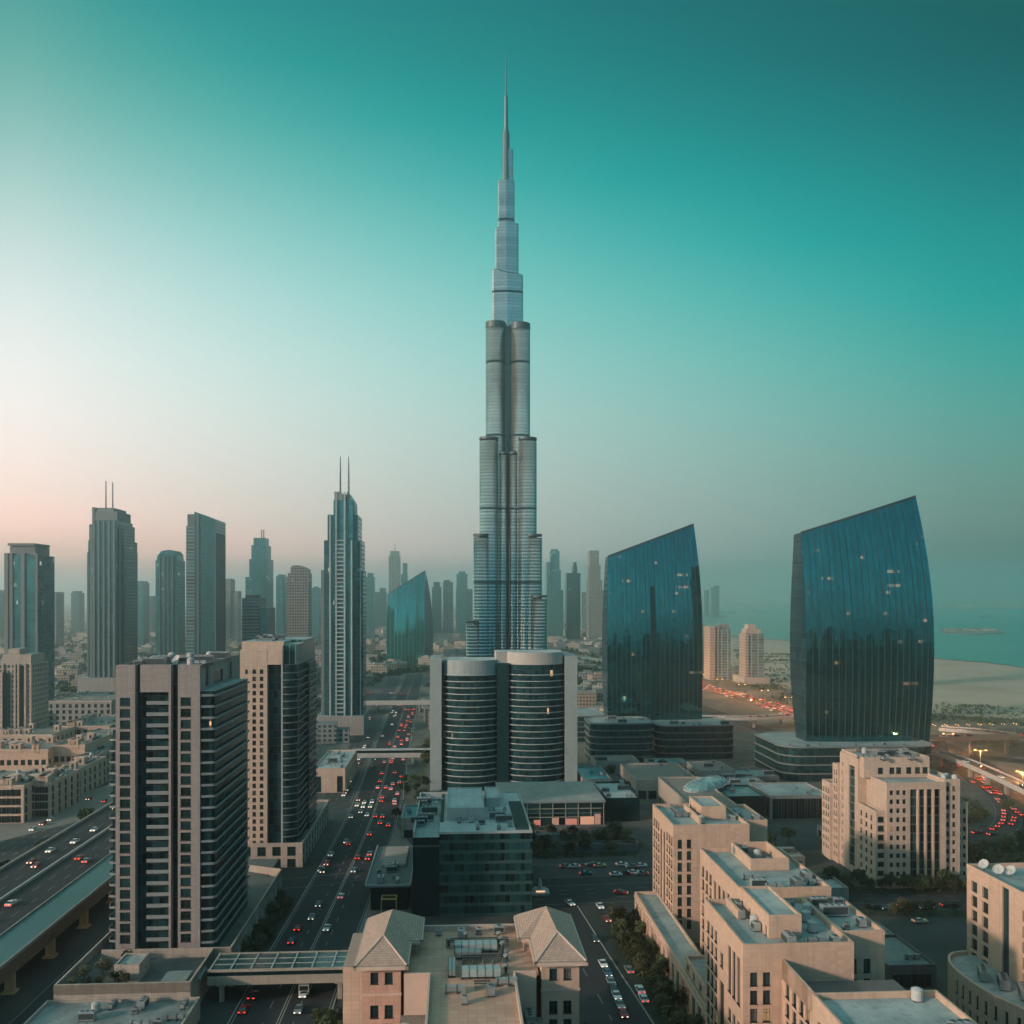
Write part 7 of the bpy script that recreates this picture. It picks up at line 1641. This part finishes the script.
# rot: 0 = rear away from the camera (driving towards it); pi = rear towards the camera
for px, py, rot, pt, lab in (
    (600, 908, 0.06, 'white', 'white car heading for the camera at the top of the right hand street'), (607, 921, .06, 'red', 'red car behind the white one at the top of the right hand street'), (595, 941, .05, 'dark', 'dark car parked at the left kerb beside the right hip roof pavilion'),
    (603, 966, .04, 'white', 'white car leading the queue down the right hand street'), (607.5, 975, .04, 'blue', 'pale blue car behind the white leader in the street queue'), (611, 984, .04, 'silver', 'silver car third in the right hand street queue'), (616.5, 998, .03, 'white', 'white car fifth in the right hand street queue'), (613, 990.5, .04, 'dark', 'dark car fourth in the right hand street queue'), (620, 1007, .03, 'silver', 'silver grey car sixth in the right hand street queue'), (623, 1016, .03, 'red', 'dark red car last in the right hand street queue'),
    (629, 972, pi + .05, 'silver', 'silver car alone by the right kerb of the right hand street'), (640, 992, pi + .04, 'white', 'white car by the right kerb, ahead of its twin'), (643.5, 1001, pi + .04, 'white', 'second white car by the right kerb at the bottom of the street'),
    (570, 905, .3, 'white', 'white car turning beside the right hip roof pavilion'), (621, 894, 1.2, 'red', 'red car turning at the crossing near the arcade'),
    (566, 868, pi / 2, 'silver', 'silver car at the left end of the rear parked row'), (574, 868, -pi / 2, 'white', 'white car second in the rear parked row'), (592, 866, -pi / 2, 'blue', 'blue car in the middle of the rear parked row'), (600, 867, pi / 2, 'yellow', 'tan taxi in the middle of the rear parked row'), (622, 866, pi / 2, 'white', 'white car right of the tan taxi in the rear parked row'), (632, 868, -pi / 2, 'silver', 'silver car near the right of the rear parked row'), (641, 867, pi / 2, 'white', 'white car at the right end of the rear parked row'),
    (616, 876, pi / 2, 'white', 'white car at the left of the front parked row'), (624, 875, -pi / 2, 'dark', 'dark car in the middle of the front parked row'), (634, 874, pi / 2, 'white', 'white car third in the front parked row'), (642, 875, -pi / 2, 'silver', 'silver car at the right end of the front parked row'), (586, 875, pi / 2, 'blue', 'blue car standing alone in front of the parked rows'),
    (920, 923, pi / 2, 'yellow', 'tan car with its lights on driving along the cross street'), (905, 908, pi / 2, 'white', 'white car parked below the hotel trees, left of the van'), (913, 908, pi / 2, 'silver', 'silver car parked below the hotel trees'), (926, 909, -pi / 2, 'white', 'white van like car parked below the hotel trees'), (948, 907, pi / 2, 'dark', 'dark car parked at the right end below the hotel trees'), (875, 909, pi / 2, 'dark', 'dark car parked at the left end below the hotel trees'), (889, 910, -pi / 2, 'blue', 'blue car parked below the hotel trees near the left'),
    (349, 845, pi - .05, 'red', 'red car braking in the middle of the boulevard junction'), (358, 859, pi - .05, 'red', 'red car on the right lane of the boulevard below the junction'), (331, 856, -.05, 'white', 'white car first in the boulevard turning queue'), (327, 865, -.05, 'red', 'red car second in the boulevard turning queue'), (321, 871, -.05, 'silver', 'silver car third in the boulevard turning queue'), (354, 872, -.05, 'silver', 'silver car passing on the right of the boulevard below the junction'),
    (341, 898, pi - .04, 'white', 'white car with red lights on the right side of the boulevard'), (319, 906, -.04, 'blue', 'pale blue car in the centre of the boulevard'), (312, 919, -.04, 'silver', 'silver car behind the pale blue one on the boulevard'), (327, 930, -.04, 'white', 'bright white car just above the footbridge on the boulevard'), (298, 930, pi - .04, 'red', 'red car beside the median above the footbridge'), (292, 943, pi - .04, 'blue', 'blue car beside the median nearest the footbridge'),
    (304, 996, -.04, 'white', 'white car just below the footbridge'), (244, 1012, pi - .04, 'red', 'red car at the left kerb below the footbridge'), (299, 1012, -.04, 'silver', 'silver car at the bottom of the boulevard'), (253, 998, pi - .04, 'dark', 'dark car below the footbridge beside the left kerb')):
    pxcar(px, py, rot, pt, lab)
# a white bus under the footbridge
def bus(u, v, rot, label):
    x, y = w2(u, v); o = bpy.data.objects.new('bus', None); COL.objects.link(o); o.location = (x, y, .08); o.rotation_euler = (0, 0, A + rot)
    b = MB(); b.box(-1.25, 1.25, -5.5, 5.5, .4, 3.0, 0); b.box(-1.05, 1.05, -5.2, 5.2, 3.0, 3.15, 0); b.build('body', [PAINT['white']], o)
    b = MB(); b.box(-1.27, 1.27, -5.0, 5.0, 1.5, 2.5, 0); b.box(-1.1, 1.1, -5.53, 5.53, 1.4, 2.6, 0); b.build('windows', [CGL], o)
    for sx in (-1, 1):
        for sy in (-3.6, 3.4): l = link('wheel', WHEEL, o, (sx * 1.15, sy, .48)); l.scale = (1, 1.45, 1.45)
    tag(o, label, 'bus')
u, v = gp(304, 1000); bus(u - .4, v - .5 + 8, 0, 'white bus emerging from under the footbridge')
NF = [0]
CARS_FAR = MB()
def queue(pts, d, n, s0, s1, seed, paints, light, rot0, label, group, z=.15, jit=.5):
    q = resample(pts, 1.0); q2 = offset(q, d); rr = random.Random(seed)
    if s1 is None or s1 > len(q2) - 3: s1 = len(q2) - 3
    pos = sorted(rr.uniform(s0, s1) for _ in range(n)); last = -99
    for s in pos:
        s = max(s, last + 6.2)
        if s > s1: break
        last = s; i = int(s); a, b_ = q2[i], q2[min(i + 2, len(q2) - 1)]; an = atan2(b_[1] - a[1], b_[0] - a[0]) - pi / 2
        p = rr.choice(paints)
        if group.startswith('cars on the highway between') and abs(d) < 12:      # far off, past the three hundred that show largest
            x, y = a; c_, s_ = cos(an + rot0), sin(an + rot0); src = FARMB[p, light]; i0 = len(CARS_FAR.v)
            CARS_FAR.v += [(x + q_[0] * c_ - q_[1] * s_, y + q_[0] * s_ + q_[1] * c_, z + q_[2]) for q_ in src.v]; CARS_FAR.f += [tuple(i0 + q_ for q_ in f) for f in src.f]; CARS_FAR.mi += [{0: ('white', 'silver', 'dark', 'red').index(p), 1: 4, 2: 5, 3: 6}[q_] for q_ in src.mi]; continue
        o = link('car', FAR[p, light], None, (a[0] + rr.gauss(0, .25), a[1], z), an + rot0); NF[0] += 1
        tag(o, p + ' ' + label, 'car', group)
for d, n, sd in ((8.5, 4, 101), (5, 4, 102), (1.8, 3, 103)): queue(BLV, d, n, 215, 330, sd, ['white', 'silver', 'dark'], 't', pi, 'car with red tail lights near the boulevard junction', 'cars near the boulevard junction', .08)
for d, n, sd in ((-2.5, 3, 104), (-6, 4, 105), (-9.3, 3, 106)): queue(BLV, d, n, 215, 330, sd, ['white', 'silver', 'dark'], 'h', 0, 'car with headlights on near the boulevard junction', 'cars facing the camera near the boulevard junction', .08)
# boulevard, far part: points run away from the camera; rear lamps face the camera when driving away
PT = ['white', 'silver', 'dark', 'white', 'red']
for d, n, l, r0, sd in ((9, 12, 't', pi, 1), (5.6, 18, 't', pi, 2), (2.2, 12, 't', pi, 3), (-2, 7, 't', pi, 4), (-5.5, 6, 'h', 0, 5), (-9, 5, 'h', 0, 6)):
    queue(BLV, d, n, 330, 760, sd, PT, l, r0, 'car with ' + ('red tail lights' if l == 't' else 'headlights on') + ' on the crowded far boulevard', 'cars on the far boulevard')
for d, n, sd in ((3, 9, 7), (-3, 7, 8)): queue(BLW, d, n, 20, 330, sd, PT, 'h', 0, 'car with headlights on on the left carriageway beyond the slim footbridge', 'cars on the far left carriageway')
PLZ = [gpx(*p) for p in ((610, 772), (680, 768), (745, 778))]
for d, n, sd in ((0, 8, 91), (8, 7, 92)): queue(PLZ, d, n, 2, None, sd, ['white', 'silver', 'dark'], 'n', 0, 'car parked among the shops below the middle sail tower', 'cars parked below the middle sail tower')
# right hand highways
for d, n, l, r0, sd in ((12.5, 34, 't', 0, 11), (9, 34, 't', 0, 12), (5.5, 50, 't', 0, 13), (2, 46, 't', 0, 14), (-4, 40, 't', 0, 15), (-8, 36, 't', 0, 16), (-12, 14, 'h', pi, 17)):
    queue(HW, -d, n, 420, 1000, sd, ['silver', 'dark', 'white', 'red'], l, r0, 'car in the glowing queue on the highway between the sail towers', 'cars on the highway between the sail towers')
for d, n, sd in ((4, 5, 21), (-4, 5, 22)): queue(HW2, d, n, 60, 330, sd, ['white', 'dark', 'silver'], 't', 0, 'car on the slip highway in front of the glowing queue', 'cars on the slip highway')
for d, n, sd in ((12, 8, 31), (8, 8, 32), (3, 5, 33), (-4, 5, 34), (-10, 3, 35)): queue(HW3, d, n, 40, 400, sd, ['silver', 'dark', 'white'], 't', 0, 'car on the wide highway right of the stepped hotel', 'cars on the highway right of the hotel')
for d, n, sd in ((2, 12, 41), (-2, 9, 42)): queue(RAMP, d, n, 2, None, sd, ['red', 'dark', 'silver'], 't', 0, 'car with red lights on the curling loop ramp', 'cars on the loop ramp')
queue(RAMP2, 1.5, 8, 2, 150, 43, ['red', 'dark', 'white'], 't', 0, 'car with red lights on the slip road beside the loop ramp', 'cars on the slip road')
for d, n, sd, l in ((5, 4, 51, 't'), (9, 4, 52, 't'), (-5, 4, 53, 'h'), (-9, 4, 54, 'h')):
    queue(U([(-134.5, 180), (-134.5, 500)]), d, n, 60, 250, sd, PT, l, pi if l == 't' else 0, 'car with lights on crossing the left viaduct', 'cars on the left viaduct', 10.1)
for d, n, sd, l in ((5, 5, 55, 't'), (-5, 5, 56, 'h')): queue(HWL, d, n, 120, 330, sd, PT, l, pi if l == 't' else 0, 'car with lights on on the highway beyond the left viaduct', 'cars beyond the left viaduct')
for d, n, sd in ((3, 7, 61), (-3, 6, 62)): queue(HWB, d, n, 30, 230, sd, ['red', 'white'], 't', 0, 'car with red lights on the road crossing behind the lattice tower', 'cars behind the lattice tower')

# ------------------------------------------------------------------ street lamps
b = MB(); b.cyl(0, 0, .14, 0, 9.0, 6, 0, r1=.08); b.tube((0, 0, 9.0), (2.0, 0, 9.5), .07, 5, 0); b.tube((0, 0, 9.0), (-2.0, 0, 9.5), .07, 5, 0); POLE = b.mesh('pole', [METAL])
b = MB(); b.box(-.45, .45, -.16, .16, -.1, .06); HEADL = b.mesh('lamp_head', [emit('street_lamp_glow', (1, .45, .16), 7.0)])
b = MB(); b.box(-.45, .45, -.16, .16, -.1, .06); HEADU = b.mesh('lamp_head', [METAL])
def lamp(x, y, rot, label, group, lit=True, z=0.0, s=1.0):
    o = bpy.data.objects.new('street_lamp', None); COL.objects.link(o); o.location = (x, y, z); o.rotation_euler = (0, 0, rot); o.scale = (s, s, s)
    link('pole', POLE, o); 
    for sx in (-1, 1): link('lamp_head', HEADL if lit else HEADU, o, (sx * 2.2, 0, 9.5))
    tag(o, label, 'street lamp', group)
def lamps(pts, d, step, s0, s1, label, lit=True, z=0.0, s=1.0):
    q = resample(pts, 1.0); q2 = offset(q, d)
    for i in range(s0, min(s1, len(q2) - 2), step):
        a, b_ = q2[i], q2[i + 1]; lamp(a[0], a[1], atan2(b_[1] - a[1], b_[0] - a[0]) + pi / 2, label, label.replace('street lamp', 'street lamps', 1), lit, z, s)
lamps(BLV, 12.6, 46, 330, 720, 'grey street lamp along the right kerb of the boulevard', False)
lamps(HW, 0, 60, 420, 1000, 'lit street lamp in the middle of the highway between the sail towers', True, 0, 1.4)
lamps(HW3, 0, 64, 20, 330, 'lit street lamp in the middle of the highway right of the hotel', True, 0, 1.3)
# the light of the lit lamps over the right hand highways
sodium = bpy.data.lights.new('sodium_light', 'POINT'); sodium.energy = 22000.0; sodium.color = (1.0, .38, .12); sodium.shadow_soft_size = .6
def glow(pts, step, s0, s1, z):
    q = resample(pts, 1.0)
    for i in range(s0, min(s1, len(q)), step): o = bpy.data.objects.new('sodium_light', sodium); COL.objects.link(o); o.location = (q[i][0], q[i][1], z)
glow(HW, 60, 450, 1000, 12.4); glow(HW3, 64, 20, 330, 11.4)
# elevated orange lit flyover at the right edge
def flyover():
    p0 = gpx(936, 735, 12); t = thing('flyover', 'elevated road on slender columns lit orange at the right edge', 'flyover', 0, 0, 0, rot=0); t.location = (0, 0, 0)
    ps = curve([gpx(900, 738, 11), gpx(960, 737.5, 11), gpx(1030, 736, 11), gpx(1100, 734, 11)], 6)
    b = MB(); a, c = offset(ps, -5), offset(ps, 5)
    for i in range(len(ps) - 1):
        b.quad((*a[i + 1], 11), (*c[i + 1], 11), (*c[i], 11), (*a[i], 11)) if False else b.quad((*a[i], 11), (*a[i + 1], 11), (*c[i + 1], 11), (*c[i], 11))
        for q, z0, z1 in ((a, 9.6, 12), (c, 9.6, 12)): b.quad((*q[i], z0), (*q[i + 1], z0), (*q[i + 1], z1), (*q[i], z1))
        b.quad((*a[i], 9.6), (*a[i + 1], 9.6), (*c[i + 1], 9.6), (*c[i], 9.6))
    b.build('deck', [plain('flyover_concrete', (.36, .27, .20), .8)], t)
    cm = MB(); cm.box(-1, 1, -1, 1, 0, 9.6, 0); me = cm.mesh('column', [CONC])
    for i in range(1, len(ps) - 1, 3): link('column', me, t, (*ps[i], 0))
    ps2 = resample(ps, 18)
    for i, p in enumerate(ps2[:-1]): lamp(p[0], p[1] + 4, pi / 2, 'glowing orange street lamp on the flyover at the right edge', 'lamps on the flyover', True, 11, .8)
    queue(ps, -2, 9, 3, None, 71, ['dark', 'white'], 't', pi, 'car on the orange lit flyover at the right edge', 'cars on the flyover', 11.1)
flyover()
def ramp_bridge(pts, z, half, label, n):
    t = thing('flyover', label, 'flyover', 0, 0, 0, rot=0); t.location = (0, 0, 0)
    ps = curve([gpx(*p, z) for p in pts], 6); b = MB(); a, c = offset(ps, -half), offset(ps, half)
    for i in range(len(ps) - 1):
        b.quad((*a[i], z), (*a[i + 1], z), (*c[i + 1], z), (*c[i], z)); b.quad((*a[i], z - 1.4), (*a[i + 1], z - 1.4), (*c[i + 1], z - 1.4), (*c[i], z - 1.4))
    b.build('deck', [ASPH2], t); b = MB()
    for q, o_ in ((a, offset(ps, -half - .35)), (c, offset(ps, half + .35))):
        for i in range(len(ps) - 1):
            b.quad((*q[i], z - 1.5), (*q[i + 1], z - 1.5), (*q[i + 1], z + .9), (*q[i], z + .9)); b.quad((*o_[i], z - 1.5), (*o_[i + 1], z - 1.5), (*o_[i + 1], z + .9), (*o_[i], z + .9)); b.quad((*q[i], z + .9), (*q[i + 1], z + .9), (*o_[i + 1], z + .9), (*o_[i], z + .9))
    b.build('barrier', [WHITE], t)
    cm = MB(); cm.box(-.9, .9, -.9, .9, 0, z - 1.4, 0); me = cm.mesh('column', [CONC])
    for i in range(1, len(ps) - 1, 3): link('column', me, t, (*ps[i], 0))
    queue(ps, half * .4, n, 3, None, int(half * 10), ['dark', 'red', 'white'], 't', pi, 'car with red lights on the ' + ' '.join(label.split()[:6]), 'cars on ' + ' '.join(label.split()[:6]), z + .05)
ramp_bridge(((700, 717), (745, 717.5), (800, 715), (860, 711)), 8, 5, 'pale sided road bridge between the two sail towers', 8)
ramp_bridge(((938, 752), (965, 761), (1000, 776), (1040, 795)), 8, 4, 'pale sided sloping ramp right of the stepped hotel', 6)
ramp_bridge(((940, 728), (980, 731), (1030, 738), (1100, 750)), 7, 6, 'long low road bridge beyond the right hand highway', 8)
o = CARS_FAR.build('distant_cars', [PAINT[k] for k in ('white', 'silver', 'dark', 'red')] + [CGL, TAILF, HEADF]); tag(o, 'mass of distant cars with red lights on the highway between the sail towers', 'cars', None, 'stuff')
# a small dark boat on the water
for px, py, L in ((758, 612.3, 70), (985, 618, 40)):
    x, y = gpx(px, py); b = MB(); b.prism([(-L / 2, -5), (L / 2 - 8, -5), (L / 2, 0), (L / 2 - 8, 5), (-L / 2, 5)], 0, 4, 0); b.box(-L / 2 + 4, -L / 2 + 14, -4, 4, 4, 10, 0)
    o = b.build('barge', [CONCD], None, (x, y, .3)); tag(o, 'long dark barge on the water right of the middle sail tower' if px < 800 else 'small dark barge on the water near the right edge', 'barge')

# ------------------------------------------------------------------ haze
HZM = bpy.data.materials.new('haze_air'); HZM.use_nodes = True; hn = NT(HZM.node_tree); hn.n.clear()
pv = hn.node('ShaderNodeVolumePrincipled'); pv.inputs['Color'].default_value = HAZE_COL; pv.inputs['Density'].default_value = HAZE_D; pv.inputs['Anisotropy'].default_value = 0.85
oo = hn.node('ShaderNodeOutputMaterial'); hn.l.new(pv.outputs[0], oo.inputs['Volume'])
b = MB(); b.box(-42000, 42000, -42000, 42000, -1.0, 580.0); ho = b.build('haze', [HZM]); ho['kind'] = 'stuff'
